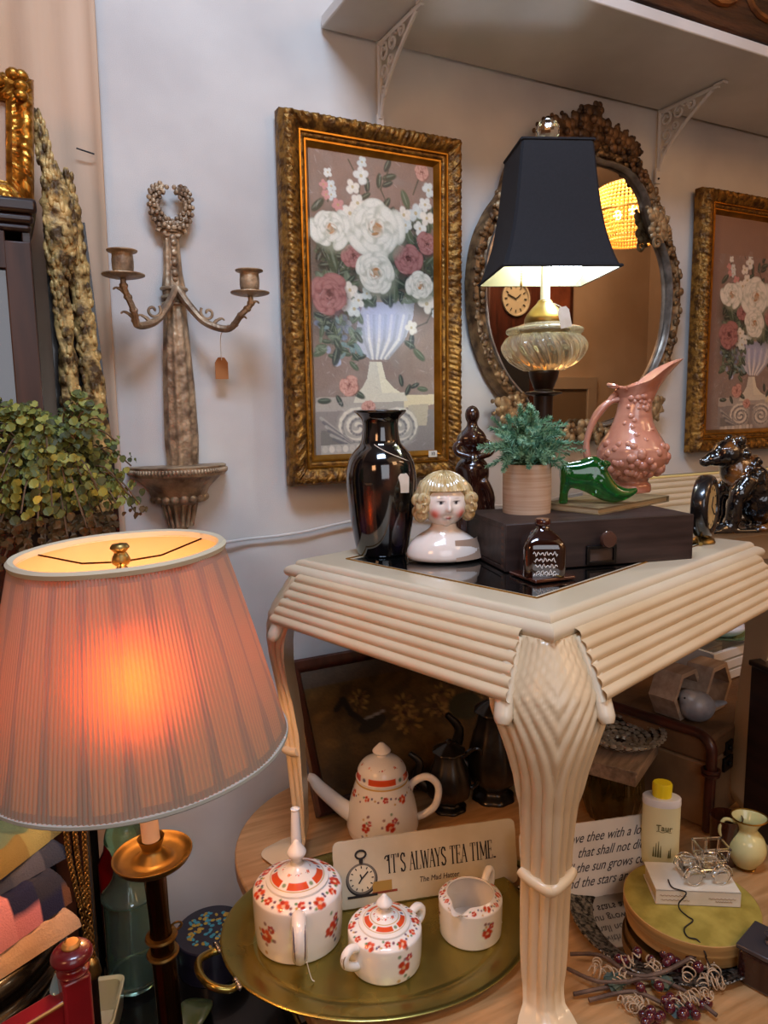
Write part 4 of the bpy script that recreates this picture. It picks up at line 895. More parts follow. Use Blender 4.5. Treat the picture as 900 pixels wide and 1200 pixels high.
# potted fern
p = AT(617, 600, ZB); FP = thing('potted_fern', 'feathery green fern in a pale wood-grain round pot on the dark box', 'plant', (p.x, p.y, ZB+.0003))
b = MB(); b.lathe([(0, 0)]+prof([(.042, 0), (.0445, .004), (.0445, .084), (.0435, .088)], 3)+[(.0405, .088), (.040, .07), (0, .07)], 48); b.build('pot', mat('pale_striped_pot', 'c7ad93', .6, col2='b49478', scale=6, st=(1, 1, 40)), FP)
b = MB(); b.lathe([(0, .078), (.0405, .074)], 24); b.build('soil', mat('soil', '2a211a', .95, bump=.5, bscale=200), FP)
b = MB(); st = MB(); rg = random.Random(5)
for k in range(105):
    th = rg.uniform(0, 2*PI); sp_ = rg.uniform(.01, .118)*(1 if k % 3 else .6); hh_ = rg.uniform(.05, .145)-sp_*.42
    e = Vector((math.cos(th)*sp_, math.sin(th)*sp_*.8, .07+hh_)); s0 = Vector((rg.uniform(-.03, .03), rg.uniform(-.03, .03), .07))
    pth = crom([s0, s0.lerp(e, .5)+Vector((0, 0, .025)), e], 10); st.tube(pth[::2], .0007, 4)
    for i in range(5, len(pth)):
        d = (pth[i]-pth[i-1]).normalized(); l = .017*(1.15-i/len(pth))+.004
        for sd in range(4):
            u = d.orthogonal().normalized(); u = Matrix.Rotation(sd*PI/2+i*.7, 3, d) @ u; v = (u+d*.9).normalized()*l; w_ = d.cross(u)*.0011
            b.add([pth[i]-w_, pth[i]+v*.6-w_*1.2, pth[i]+v, pth[i]+v*.6+w_*1.2, pth[i]+w_], [(0, 1, 2, 3, 4)], (k+sd) % 3)
b.build('foliage', [mat('fern_a', '7fae8c', .6, transl=.25), mat('fern_b', '9cc6a4', .6, transl=.25), mat('fern_c', '56886c', .6, transl=.25)], FP, smooth=0, fix=False)
st.build('stems', mat('fern_stem', '4d6a4c', .7), FP)
# flat book under slipper and pitcher
a = AT(702, 604, ZB); c1 = AT(784, 588, ZB); c2 = AT(647, 596, ZB); c3 = c1+(c2-a)
dA = (c1-a).normalized(); n_ = Vector((-dA.y, dA.x, 0)); wb = (c1-a).length; hb_ = .128; ob = thing('flat_book', 'thin tan closed book lying on the dark box under the green slipper', 'book', (a.x, a.y, ZB+.0004), math.atan2(dA.y, dA.x))
sk = (c2-a).dot(dA)
b = MB(); b.prism([(0, 0), (wb, 0), (wb, hb_), (0, hb_)], 0, .002); b.prism([(0, 0), (wb, 0), (wb, hb_), (0, hb_)], .0105, .0125); b.box((wb-.001, hb_/2, .006), (.002, hb_, .009)); b.build('cover', mat('book_olive', '8d7a55', .7, col2='6f5c40', scale=30), ob, smooth=0)
b = MB(); b.box((wb/2-.002, hb_/2, .00625), (wb-.006, hb_-.006, .0082)); b.build('pages', mat('page_edges', 'b9a27c', .9, col2='8f7a5a', scale=4, st=(.2, .2, 220)), ob, smooth=0)
ZK = ZB+.0130
# green glass slipper
p = AT(690, 590, ZK); GS = MB(); rs = []
# side profile along x: (x, z bottom, z top, half width)
sl = [(-.055, .046, .070, .010), (-.048, .036, .078, .015), (-.035, .030, .080, .018), (-.018, .026, .083, .0195), (-.002, .019, .089, .021), (.012, .011, .090, .022), (.024, .005, .082, .0225), (.036, .002, .058, .0225), (.048, .001, .040, .021), (.060, .003, .032, .018), (.072, .008, .028, .013), (.082, .014, .0285, .008), (.090, .020, .029, .004)]
X_ = [q[0] for q in sl]; xs = [X_[0]+(X_[-1]-X_[0])*k/40 for k in range(41)]
for x in xs:
    z0, z1, w_ = [float(np.interp(x, X_, [q[i] for q in sl])) for i in (1, 2, 3)]
    rs.append([(x, w_*math.cos(2*PI*j/24), (z0+z1)/2+(z1-z0)/2*math.sin(2*PI*j/24)) for j in range(24)])
GS.rings(rs)
GS.rings([[(-.044+dx_+r_*math.cos(2*PI*j/16), r_*.9*math.sin(2*PI*j/16), z) for j in range(16)] for z, r_, dx_ in ((0, .0085, -.004), (.004, .009, -.004), (.02, .008, -.003), (.035, .011, 0), (.05, .012, .002))])
for k in range(26): GS.ball((.004+.024*(k % 6)/6*1.0-.004*(k//13), .021*math.cos(k*.7), .05+.03*math.sin(k*1.7)), .0042, 8, 6)
for sg in (-1, 1): GS.ball((.028, sg*.008, .075), (.010, .010, .007), 10, 8)
o = GS.build('glass_slipper', mat('green_glass', '0a7a2c', .05, trans=.75, ior=1.45, coat=1), None, (p.x, p.y, ZK+.0003), rot=(0, 0, R(-30)), remesh=.0022); tag(o, 'green glass high-heeled slipper standing on the flat book', 'ornament')
# coral pitcher
p = AT(739, 576, ZK); PT = thing('pitcher', 'coral pink ceramic pitcher with raised grapes and a tall pointed spout', 'pitcher', (p.x, p.y, ZK+.0003), R(-30))
lv = [(0, .040, 0), (.004, .042, 0), (.016, .041, 0), (.022, .034, 0), (.030, .038, 0), (.042, .056, 0), (.058, .069, 0), (.074, .074, 0), (.092, .072, 0), (.110, .062, .0), (.128, .050, .0), (.148, .041, .0), (.168, .036, .001), (.188, .0345, .003), (.208, .038, .008), (.224, .044, .013), (.236, .050, .018), (.246, .055, .022)]
lvz = [q[0] for q in lv]; zz = [.246*k/70 for k in range(71)]; rs = []
def pit(z, th, dr=0):
    r_ = float(np.interp(z, lvz, [q[1] for q in lv]))+dr; cx = float(np.interp(z, lvz, [q[2] for q in lv]))
    k = max(0, (z-.19)/.056); c_ = math.cos(th)
    zz_ = z+k*(.032*c_-.012*(1-abs(c_))*1.0+.010*max(0, -c_-.6)*2.0*0)
    rx = r_*(1+k*.42*max(0, c_)**3+k*.18*max(0, -c_)**4); ry = r_*(1-.12*k)
    if z < .16: ry *= .96
    return (cx+rx*c_, ry*math.sin(th), zz_)
for z in zz:
    rs.append([pit(z, 2*PI*j/72, .0009*math.sin(36*2*PI*j/72)*(.13 < z)*1.0) for j in range(72)])
b = MB(); b.rings(rs, True, False); b.rings([[pit(z, 2*PI*j/72, -.004) for j in range(72)] for z in zz[8:][::-1]], True, False)
b.rings([rs[-1], [pit(zz[-1], 2*PI*j/72, -.004) for j in range(72)]], True, False); b.add([pit(0, 2*PI*j/72) for j in range(72)], [tuple(range(72))])
CORAL = mat('coral_glaze', 'c48a72', .16, col2='b57660', scale=25, coat=.7)
body = b.build('body', CORAL, PT, smooth=70)
b = MB(); rg = random.Random(8)
for k in range(46):
    th = -PI/2+rg.uniform(-1.25, 1.25); z = rg.uniform(.035, .105)-.0*abs(th+PI/2); q = pit(z, th); rr = rg.uniform(.008, .0115)
    b.ball((q[0]*.94, q[1]*.94, q[2]), (rr, rr*.9, rr), 10, 7)
for k in range(20):
    th = -PI/2+rg.uniform(-.7, .7); z = rg.uniform(.11, .205); q = pit(z, th); rr = rg.uniform(.005, .008); b.ball((q[0]*.92, q[1]*.93, q[2]), (rr, rr*.8, rr), 8, 6)
b.build('grape_relief', CORAL, PT)
b = MB(); q1 = Vector((-.026, 0, .196)); q2 = Vector((-.050, 0, .052))
b.tube(crom([q1, (-.05, 0, .19), (-.075, 0, .165), (-.092, 0, .125), (-.096, 0, .09), (-.085, 0, .062), q2], 6), [.0075-.001*math.sin(k*.4) for k in range(37)], 10)
b.tube(crom([(-.030, 0, .214), (-.044, 0, .200), (-.062, 0, .176), (-.078, 0, .156)], 5), .006, 8)
b.build('handle', CORAL, PT)
b = MB(); b.tube(crom([pit(.245, PI-.7), (-.040, -.016, .222), (-.052, -.006, .226), (-.052, .006, .226), (-.040, .016, .222), pit(.245, PI+.7)], 4), .0038, 8); b.build('lip', CORAL, PT)
# small amber brown bottle
p = AT(635, 676, ZT); AM = mat('brown_bottle_glass', '2a0d06', .06, trans=.35, coat=1, spec=.8)
FB = thing('square_bottle', 'small square brown glass bottle with white script, in front of the dark box', 'bottle', (p.x, p.y, ZG), R(-5)); s_ = .034
b = MB(); b.box((0, 0, .003), (2*s_+.010, 2*s_+.010, .006)); b.build('base', mat('red_brown_base', '4a1d12', .15, trans=.2, coat=1), FB, bevel=.002)
b = MB(); rs = []
for z, q, ro in ((.0065, 1, .12), (.05, 1, .12), (.054, .99, .14), (.062, .90, .22), (.070, .72, .35), (.076, .50, .6), (.080, .34, .9), (.086, .30, 1)):
    ring = []
    for j in range(48):
        a = 2*PI*j/48; c_, sn = math.cos(a), math.sin(a); n_ = 2+6*(1-ro); rr = (abs(c_)**n_+abs(sn)**n_)**(-1/n_); ring.append((s_*q*rr*c_, s_*q*rr*sn, z))
    rs.append(ring)
b.rings(rs); b.at(rz=PI/4*0); b.build('body', AM, FB, smooth=50, rot=(0, 0, R(-45)+R(20)))
b = MB(); b.lathe([(.0, .0855), (.0115, .0855), (.013, .088), (.013, .094), (.011, .097), (0, .097)], 24); b.build('stopper', mat('oxblood', '38100a', .2, coat=1), FB)
b = MB(); M_ = Matrix.Rotation(R(-25), 4, 'Z'); b.M = M_
for r_ in range(4):
    pts = [(-.020+.040*k/26, -s_-.0006, .045-.010*r_+.0028*math.sin(k*1.5+r_*2)*(1+.5*math.sin(k*.6+r_))) for k in range(27)]; b.tube(pts[r_:26-2*(r_ % 2)], .0008, 4)
for k in range(12): b.tube([(-.019+.0034*k, -s_-.0006, .009+.001*(k % 3)), (-.017+.0034*k, -s_-.0006, .013-.001*(k % 2))], .0009, 4)
o = b.build('script_writing', mat('white_ink', 'dcd9d4', .7), FB, smooth=0)
# round desk clock
p = AT(824, 636, ZT); n_ = math.atan2(.394, .92)
CK = thing('desk_clock', 'round black desk clock seen edge-on, at the right corner of the cream table', 'clock', (p.x, p.y, ZG), n_+R(4)); 
b = MB(); b.at((0, 0, .074), rx=PI/2); b.lathe([(0, -.016)]+prof([(.055, -.016), (.062, -.012), (.064, 0), (.062, .012), (.054, .017), (.047, .015)], 4)+[(.045, .011), (0, .011)], 56); b.build('case', mat('black_clock_case', '161414', .25, coat=.7), CK)
b = MB(); b.at((0, -.0115, .074), rx=PI/2); b.lathe([(0, 0), (.044, 0), (.044, .001), (0, .001)], 48); dl = b.build('dial', mat('cream_dial', 'cbb98a', .5, col2='b5a071', scale=30), CK)
b = MB()
for k in range(12):
    a = 2*PI*k/12; b.box((.037*math.sin(a), -.0130, .074+.037*math.cos(a)), (.002+.003*abs(math.sin(a)), .0006, .002+.003*abs(math.cos(a))))
for a, l in ((.5, .022), (2.2, .032)): b.tube([(0, -.0135, .074), (l*math.sin(a), -.0135, .074+l*math.cos(a))], .001, 5)
b.build('hands', INK, dl, smooth=0)
b = MB()
for sg in (-1, 1): b.tube(crom([(sg*.02, .005, .016), (sg*.03, 0, .008), (sg*.042, -.004, .004)], 4), .004, 8)
b.lathe(prof([(.0, .0), (.022, 0), (.02, .008), (.010, .014), (.009, .02)], 3), 20); b.build('foot', BRASS, CK)
b = MB(); b.at((-.066, 0, .085), ry=PI/2*-1); b.lathe([(0, 0), (.003, 0), (.003, .012), (0, .012)], 10); b.build('winder', CORDM, CK)
# second cream reeded table behind, with the black figures
T2 = thing('console_table', 'cream reeded console table against the wall, behind the right corner of the front table', 'table', (1.42, 1.14, 0))
Z2 = 1.285; w2, d2 = 1.2, .40
b = MB(); b.box((w2/2, d2/2, Z2-.0125), (w2, d2, .025)); b.build('tabletop', CREAM2, T2, bevel=.004)
b = MB(); sec = [(-.03, 0)]+[(.004+.005*abs(math.sin(PI*k/6)), .09*k/30) for k in range(31)]+[(-.03, .09)]
b.rings([[(x, d2-.03-o_, Z2+.09-h_) for o_, h_ in sec] for x in (0, w2)], False, False); b.box((w2/2, d2-.012, Z2+.045), (w2, .022, .09)); b.build('backrail', CREAM2, T2, smooth=50)
b = MB(); b.tube([(0, d2-.036, Z2+.089), (w2, d2-.036, Z2+.089)], .004, 8); b.build('gilt_edge', mat('pale_gilt_edge', 'e6d28c', .3), T2)
b = MB(); b.box((w2/2, d2/2, Z2-.06), (w2-.06, d2-.06, .07)); b.build('apron', CREAM, T2)
for x in (.34, w2-.05):
    for y in (.05, d2-.05): b = MB(); b.box((x, y, (Z2-.095)/2+ZL/2+.0005), (.045, .045, Z2-.095-ZL), tp=(1.2, 1.2)); b.build('leg', CREAM, T2, bevel=.004)
BG = mat('black_gold_glaze', '08080b', .08, col2='7a4a1c', scale=14, det=2, lo=.54, hi=.66, coat=1, spec=.8, bump=.35, bscale=60)
def beast(name, label, loc, rz, S_, sub=0):
    b = MB(); B = lambda c, r: b.ball(c, r if isinstance(r, tuple) else (r, r, r), 14, 10)
    # body rising to the head at -x
    for c, r in (((.03, 0, .07), (.055, .045, .06)), ((.0, 0, .10), (.05, .042, .055)), ((-.03, 0, .14), (.042, .036, .045)), ((-.055, 0, .175), (.036, .034, .034)), ((.075, 0, .06), (.045, .042, .055))): B(c, r)
    B((-.085, 0, .165), (.026, .020, .018)); B((-.108, 0, .158), (.014, .013, .012)); B((-.116, 0, .162), .006)
    for sg in (-1, 1):
        B((-.04, sg*.026, .205), (.012, .008, .014)); B((-.075, sg*.018, .185), .008)
        b.tube(crom([(-.02, sg*.03, .12), (-.05, sg*.036, .075), (-.055, sg*.034, .03), (-.065, sg*.034, .008)], 5), [.022]*5+[.018]*6+[.016]*5, 10); B((-.075, sg*.034, .011), (.022, .015, .011))
        b.tube(crom([(.07, sg*.03, .06), (.05, sg*.045, .05), (.04, sg*.045, .02), (.03, sg*.045, .010)], 5), [.03]*6+[.022]*6+[.015]*4, 10); B((.02, sg*.045, .010), (.024, .015, .010))
    b.tube(crom([(.11, 0, .05), (.135, .01, .06), (.14, .01, .09), (.125, 0, .105)], 5), [.014]*6+[.011]*5+[.008]*5, 8)
    rg = random.Random(3)
    for k in range(60):
        a = rg.uniform(0, 6.28); u = rg.random(); c_ = Vector((-.05+.07*u, 0, .17-.06*u)); B(c_+Vector((.012*math.cos(a)*0, .04*math.cos(a), .042*math.sin(a))), rg.uniform(.006, .010))
    b.box((0.005, 0, .004), (.22, .10, .010))
    o = b.build(name, BG, None, loc, rot=(0, 0, rz), remesh=.0035); o.scale = (S_,)*3; return tag(o, label, 'figurine', None)
p = AT(866, 622, Z2)
beast('animal_figurine', 'glossy black and gold ceramic animal figurine looking left, beside the round clock', (p.x+.03, p.y, Z2+.0005), R(-24), 1.03)
p2_ = AT(952, 618, Z2)
beast('animal_figurine', 'glossy black and amber animal figurine cut off by the right edge', (p2_.x, p2_.y+.02, Z2+.0005), R(150), 1.0)
# ------------------------------------------------------------------ under the cream table: tea set on a brass tray
def sca(p): return (Vector(p)-EYE).dot(fw)/FPX          # metres per pixel at p
def base(px, py, z, wpx):
    p = AT(px, py, z); d = Vector((p.x, p.y, 0)).normalized()
    for _ in range(4): r = wpx/2*sca(p); p = AT(px, py, z)+d*r
    return p, r
ZF = ZL+.0006
tc_ = Vector((.503, 1.018)); ta = R(-19); ax_, bx_ = .264, .209
TR = thing('serving_tray', 'oval brass tray with loop handles under the tea set', 'tray', (tc_.x, tc_.y, ZF), ta)
b = MB(); rs = []
for k_, z in ((0.02, .003), (.5, .003), (.76, .003), (.775, .0045), (.79, .003), (.80, .003), (.84, .010), (.90, .0165), (.965, .0185), (.99, .0195), (1, .018), (.995, .015), (.96, .0150), (.90, .013), (.83, .005), (.79, 0), (.3, 0)):
    rs.append([(ax_*k_*math.cos(2*PI*j/96), (bx_-ax_*(1-k_)*.92)*math.sin(2*PI*j/96) if k_ > .3 else bx_*k_*math.sin(2*PI*j/96), z) for j in range(96)])
b.rings(rs); b.build('pan', TRAYB, TR, smooth=50)
hp = AT(258, 1138, ZL+.015); hl = Matrix.Rotation(-ta, 3, 'Z') @ Vector((hp.x-tc_.x, hp.y-tc_.y, 0)); ha = math.atan2(hl.y/bx_, hl.x/ax_)
for a0 in (ha, ha+PI):
    c_ = Vector((ax_*math.cos(a0), bx_*math.sin(a0), .017)); n_ = Vector((math.cos(a0)/ax_, math.sin(a0)/bx_, 0)).normalized(); t_ = Vector((-n_.y, n_.x, 0))
    b = MB(); pts = [c_+t_*.042-n_*.004, c_+t_*.044+n_*.012, c_+t_*.030+n_*.034+Vector((0, 0, .006)), c_+n_*.042+Vector((0, 0, .008)), c_-t_*.030+n_*.034+Vector((0, 0, .006)), c_-t_*.044+n_*.012, c_-t_*.042-n_*.004]
    b.tube(crom(pts, 6), .006, 10); b.build('handle', TRAYB, TR)
    for sg in (-1, 1):
        b = MB()
        for k in range(4): b.ball(c_+t_*(sg*(.036+.006*k))-n_*.001+Vector((0, 0, .004)), (.0042, .0042, .0045), 8, 6)
        b.build('handle_mount', SILVER, TR)
ZTR = ZF+.0032
ORG, RED_, GRN, BLU, GLD, MAU = 'd9532a', 'b5341f', '5d8456', '3f426a', 'c49a45', '7a4a5c'
def china(name, pr, n, dec, parent, loc=None, warp=None, close_top=True):
    P = np.array(pr); seg = np.r_[0, np.cumsum(np.hypot(np.diff(P[:, 0]), np.diff(P[:, 1])))]
    tot = seg[-1]; m = max(40, int(tot/.0016)); s_ = np.linspace(0, tot, m); rr = np.interp(s_, seg, P[:, 0]); zz = np.interp(s_, seg, P[:, 1])
    b = MB(); a = np.arange(n)*2*PI/n
    rr = np.maximum(rr, 1e-4)
    b.v = [(r_*math.cos(t_), r_*math.sin(t_), z) if not warp else warp(r_, t_, z) for r_, z in zip(rr, zz) for t_ in a]
    b.f = [(j*n+i, j*n+(i+1) % n, (j+1)*n+(i+1) % n, (j+1)*n+i) for j in range(m-1) for i in range(n)]; b.mi = [0]*len(b.f)
    o = b.build(name, CHINA, parent, loc, smooth=50)
    A = np.tile(a, m); S = np.repeat(s_, n); Rr = np.repeat(rr, n); rg = np.random.default_rng(len(dec)+n)
    c = np.tile(np.array(lin('ebe6de')), (len(A), 1))
    def mk(k, col, al=1):
        k = (np.clip(k, 0, 1)*al)[:, None]; c[:] = c*(1-k)+k*np.array(lin(col))
    def blob(a0, s0, r_, col, al=1, ex_=1):
        dx = ((A-a0+PI) % (2*PI)-PI)*Rr; mk((1-np.hypot(dx, (S-s0)*ex_)/r_)*2.5, col, al)
    def flower(a0, s0, r_, col=ORG):
        q = np.interp(s0, s_, rr)+1e-6
        for k in range(6):
            t_ = k*1.047+rg.random(); blob(a0+r_*.6*math.cos(t_)/q, s0+r_*.6*math.sin(t_), r_*.48, [col, col, RED_][k % 3])
        blob(a0, s0, r_*.3, 'e9b080', .8)
    for d in dec:
        if d[0] == 'band': mk(((S > d[1]) & (S < d[2])).astype(float), d[3], d[4] if len(d) > 4 else 1)
        elif d[0] == 'flower': flower(d[1], d[2], d[3], *(d[4:5]))
        elif d[0] == 'garland':         # ring of small flowers and leaves at s, count
            for k in range(d[2]):
                t_ = 2*PI*(k+.3*rg.random())/d[2]; flower(t_, d[1]+(rg.random()-.5)*d[3], d[3]*(.75+.35*(k % 2)), ORG if k % 3 else 'c8402a')
                q = np.interp(d[1], s_, rr)
                for i in range(4): blob(t_+(d[3]*(1.2+.5*i)*(1 if i % 2 else -1))/q*.8, d[1]+(rg.random()-.5)*d[3]*2, d[3]*.32, [GRN, BLU, MAU, GLD][i])
        elif d[0] == 'panels':          # orange panels broken by white gaps
            for k in range(d[4]):
                t_ = 2*PI*k/d[4]; w_ = 2*PI/d[4]*.36
                mk(((S > d[1]) & (S < d[2]) & (np.abs((A-t_+PI) % (2*PI)-PI) < w_)).astype(float), d[3]); blob(t_+PI/d[4], (d[1]+d[2])/2, (d[2]-d[1])*.4, BLU if k % 2 else GRN, .9)
        elif d[0] == 'spray':
            _, a0, s0, r_ = d; q = np.interp(s0, s_, rr)
            for k in range(13):
                t_ = rg.random()*6.28; u = r_*rg.random()*1.25; blob(a0+u*.8*math.cos(t_)/q, s0+u*1.3*math.sin(t_), r_*.2, [GRN, MAU, '8a5a4a', BLU, GLD][k % 5], .85)
            flower(a0, s0-r_*.1, r_*.62, 'c23a24'); flower(a0+.55*r_/q, s0+r_*.6, r_*.36, 'a8485a')
    a_ = o.data.color_attributes.new('Col', 'FLOAT_COLOR', 'POINT'); a_.data.foreach_set('color', np.c_[np.clip(c, 0, 1), np.ones(len(c))].astype(np.float32).ravel())
    return o
def toward(p): return math.atan2(-p.y, -p.x)      # bearing from p to the camera
def slen(pr, z):                                  # profile length up to the point where z is first reached
    s_ = 0
    for (r0_, z0_), (r1_, z1_) in zip(pr, pr[1:]):
        if z1_ >= z > z0_: return s_+math.hypot(r1_-r0_, z1_-z0_)*(z-z0_)/(z1_-z0_)
        s_ += math.hypot(r1_-r0_, z1_-z0_)
    return s_
def strap(b, pts, w0, th, n=3):      # ribbed handle
    b.tube(pts, w0, 12, flat=th)
# teapot
p, r = base(352, 1133, ZTR, 103); zt2 = AY(350, 1036, p.y).z-ZTR; zk = AY(349, 983, p.y).z-ZTR
TP = thing('teapot', 'round white china teapot with orange flower band, largest piece on the brass tray', 'teapot', (p.x, p.y, ZTR), toward(p))
h = zt2; pr = [(0, 0)]+[(r*.93, 0), (r*.96, .002)]+prof([(r*.985, h*.25), (r, h*.6), (r, h*.93), (r*.975, h*1.0), (r*.90, h*1.05), (r*.70, h*1.11), (r*.655, h*1.12)], 5)
sb = slen(pr, h*.95); st_ = slen(pr, h*1.119)
china('body', pr, 220, [('band', sb-.001, st_+.01, 'efe9e2'), ('garland', (sb+st_)/2-.001, 14, .0100), ('spray', .78, slen(pr, h*.5), .021), ('spray', -.80, slen(pr, h*.5), .021), ('spray', 2.3, slen(pr, h*.5), .02), ('spray', -2.3, slen(pr, h*.5), .02)], TP)
def lidset(parent, r, h, zk, nm='lid'):
    lr = r*.66; hh_ = zk-h*1.12
    lp = [(lr*1.0, h*1.115), (lr*1.06, h*1.12), (lr*1.05, h*1.12+.003)]+prof([(lr*.98, h*1.12+.004), (lr*.7, h*1.12+hh_*.17), (lr*.42, h*1.12+hh_*.29), (lr*.24, h*1.12+hh_*.38), (lr*.18, h*1.12+hh_*.46)], 5)
    s0 = slen(lp, h*1.12+.0045); o = china(nm, lp, 160, [('panels', s0+lr*.12, s0+lr*.34, ORG, 5), ('band', s0+lr*.055, s0+lr*.085, GLD), ('band', s0+lr*.40, s0+lr*.42, GLD), ('garland', s0+lr*.60, 8, .0026), ('band', s0+lr*.88, s0+lr*2, 'b9b09c', .5)], parent)
    b = MB(); z0 = h*1.12+hh_*.42; b.lathe(prof([(lr*.17, z0), (lr*.19, z0+hh_*.10), (lr*.31, z0+hh_*.22), (lr*.32, z0+hh_*.30), (lr*.17, z0+hh_*.46), (lr*.08, z0+hh_*.56)], 4)+[(0, z0+hh_*.58)], 28); b.build('knob', PORC, o)
    return o
lidset(TP, r, h, zk)
b = MB(); b.tube(crom([(r*.90, 0, h*.90), (r*1.10, 0, h*.95), (r*1.33, 0, h*.84), (r*1.38, 0, h*.58), (r*1.24, 0, h*.34), (r*.98, 0, h*.24)], 6), [.010, .011, .0115]+[.012]*22+[.011]*6, 12, flat=1)
hd = b.build('handle', PORC, TP)
b = MB()
for sg in (-2, -1, 0, 1, 2):
    b.tube(crom([(r*1.02, sg*.004, h*.955), (r*1.15, sg*.0044, h*.99), (r*1.42, sg*.0044, h*.88), (r*1.50, sg*.004, h*.58), (r*1.40, sg*.003, h*.36)], 6), .0015, 6)
b.build('silver_rib', mat('platinum', '7b7480', .3, .5), hd)
b = MB(); zsp = AY(353, 955, p.y+.06).z-ZTR; b.tube(crom([(-r*.9, 0, h*.38), (-r*1.2, 0, h*.60), (-r*1.38, 0, h*.95), (-r*1.42, 0, zsp*.93)], 6), [.018-.0105*k/18 for k in range(19)], 16); b.lathe([(.0072, 0), (.0085, .003), (.006, .004), (.005, -.004), (0, -.006)], 20, (-r*1.42, 0, zsp*.93)); b.build('spout', PORC, TP)
q = Vector((r*1.40, .010, h*.3)); t = thing('price_tag', 'thin white string tag hanging from the teapot handle onto the tray', 'tag', TP.matrix_basis @ q)
b = MB(); b.tube(crom([(0, 0, .004), (.004, -.006, -.02), (.008, -.010, -q.z+.0025)], 5), .0022, 6, flat=.4); b.build('tag_strip', PAPER, t)
# sugar bowl
p, r = base(452, 1158, ZTR, 86); h = AY(450, 1085, p.y).z-ZTR; zk = AY(452, 1047, p.y).z-ZTR
SBW = thing('sugar_bowl', 'lidded white china sugar bowl with two ear handles, nearest on the brass tray', 'bowl', (p.x, p.y, ZTR), toward(p))
pr = [(0, 0), (r*.93, 0), (r*.96, .002)]+prof([(r*.985, h*.25), (r, h*.6), (r, h*.93), (r*.975, h*1.0), (r*.90, h*1.05), (r*.70, h*1.11), (r*.655, h*1.12)], 5); sb = slen(pr, h*.95); st_ = slen(pr, h*1.119)
china('body', pr, 200, [('garland', (sb+st_)/2, 12, .0076), ('spray', .50, slen(pr, h*.5), .019), ('spray', 2.4, slen(pr, h*.5), .019), ('spray', -2.0, slen(pr, h*.5), .018)], SBW)
lidset(SBW, r, h, zk)
for a0 in (-.85, -.85+PI):
    b = MB(); c_, s_ = math.cos(a0), math.sin(a0); V3 = lambda q, z: (q*r*c_, q*r*s_, z)
    b.tube(crom([V3(.95, h*.86), V3(1.2, h*.95), V3(1.38, h*.82), V3(1.36, h*.6), V3(1.12, h*.42), V3(.97, h*.38)], 5), .0072, 10); hd = b.build('handle', PORC, SBW)
    b = MB()
    for q in (-.003, .001, .004): b.tube(crom([(V3(1.24, h*1.0)[0]-s_*q, V3(1.24, h*1)[1]+c_*q, h*1.015), (V3(1.48, h*.86)[0]-s_*q, V3(1.48, h*.8)[1]+c_*q, h*.84), (V3(1.47, h*.6)[0]-s_*q, V3(1.47, h*.6)[1]+c_*q, h*.6)], 5), .0012, 5)
    b.build('gilt_rib', mat('dull_gilt', '9a8468', .35, .4), hd)
# creamer
p, r = base(551, 1116, ZTR, 74); h = AY(551, 1050, p.y).z-ZTR
CRM = thing('creamer', 'open white china creamer with flower band, right of the sugar bowl on the tray', 'jug', (p.x, p.y, ZTR), toward(p))
pr = [(0, 0), (r*.95, 0), (r*.97, .002)]+prof([(r*.985, h*.3), (r, h*.9), (r*.985, h*.99), (r*.92, h*1.04), (r*.78, h*1.10), (r*.75, h*1.135), (r*.72, h*1.135)], 5)
inn = prof([(r*.72, h*1.13), (r*.74, h*1.06), (r*.88, h*.98), (r*.93, h*.6), (r*.9, h*.1)], 4)+[(0, h*.08)]
def lipw(rr, t_, z):
    k = max(0, (z-h*1.0)/(h*.135)); d = ((t_-(-.42)+PI) % (2*PI))-PI; g = math.exp(-(d/.27)**2)
    rr = rr*(1+.62*k*g); z = z-k*.004*g; return (rr*math.cos(t_), rr*math.sin(t_), z)
sb = slen(pr, h*.97); st_ = slen(pr, h*1.10)
china('body', pr+inn, 200, [('garland', (sb+st_)/2+.001, 12, .0062), ('spray', .55, slen(pr, h*.5), .016), ('spray', -1.5, slen(pr, h*.5), .015)], CRM, warp=lipw)
a0 = 2.65; c_, s_ = math.cos(a0), math.sin(a0); V3 = lambda q, z: (q*r*c_, q*r*s_, z)
b = MB(); b.tube(crom([V3(.95, h*.95), V3(1.22, h*1.18), V3(1.42, h*1.05), V3(1.4, h*.7), V3(1.15, h*.45), V3(.97, h*.4)], 5), .0068, 10); b.build('handle', PORC, CRM)
q = AT(592, 1066, ZTR+.02); t = thing('price_tag', 'small white paper tag beside the creamer', 'tag', (q.x, q.y, ZTR+.0003), R(-10)); b = MB(); b.box((0, 0, .0007), (.018, .012, .0014)); b.tube([(-.008, 0, .001), (-.018, .012, .0015)], .0006, 5); b.build('tag_card', PAPER, t, smooth=0)
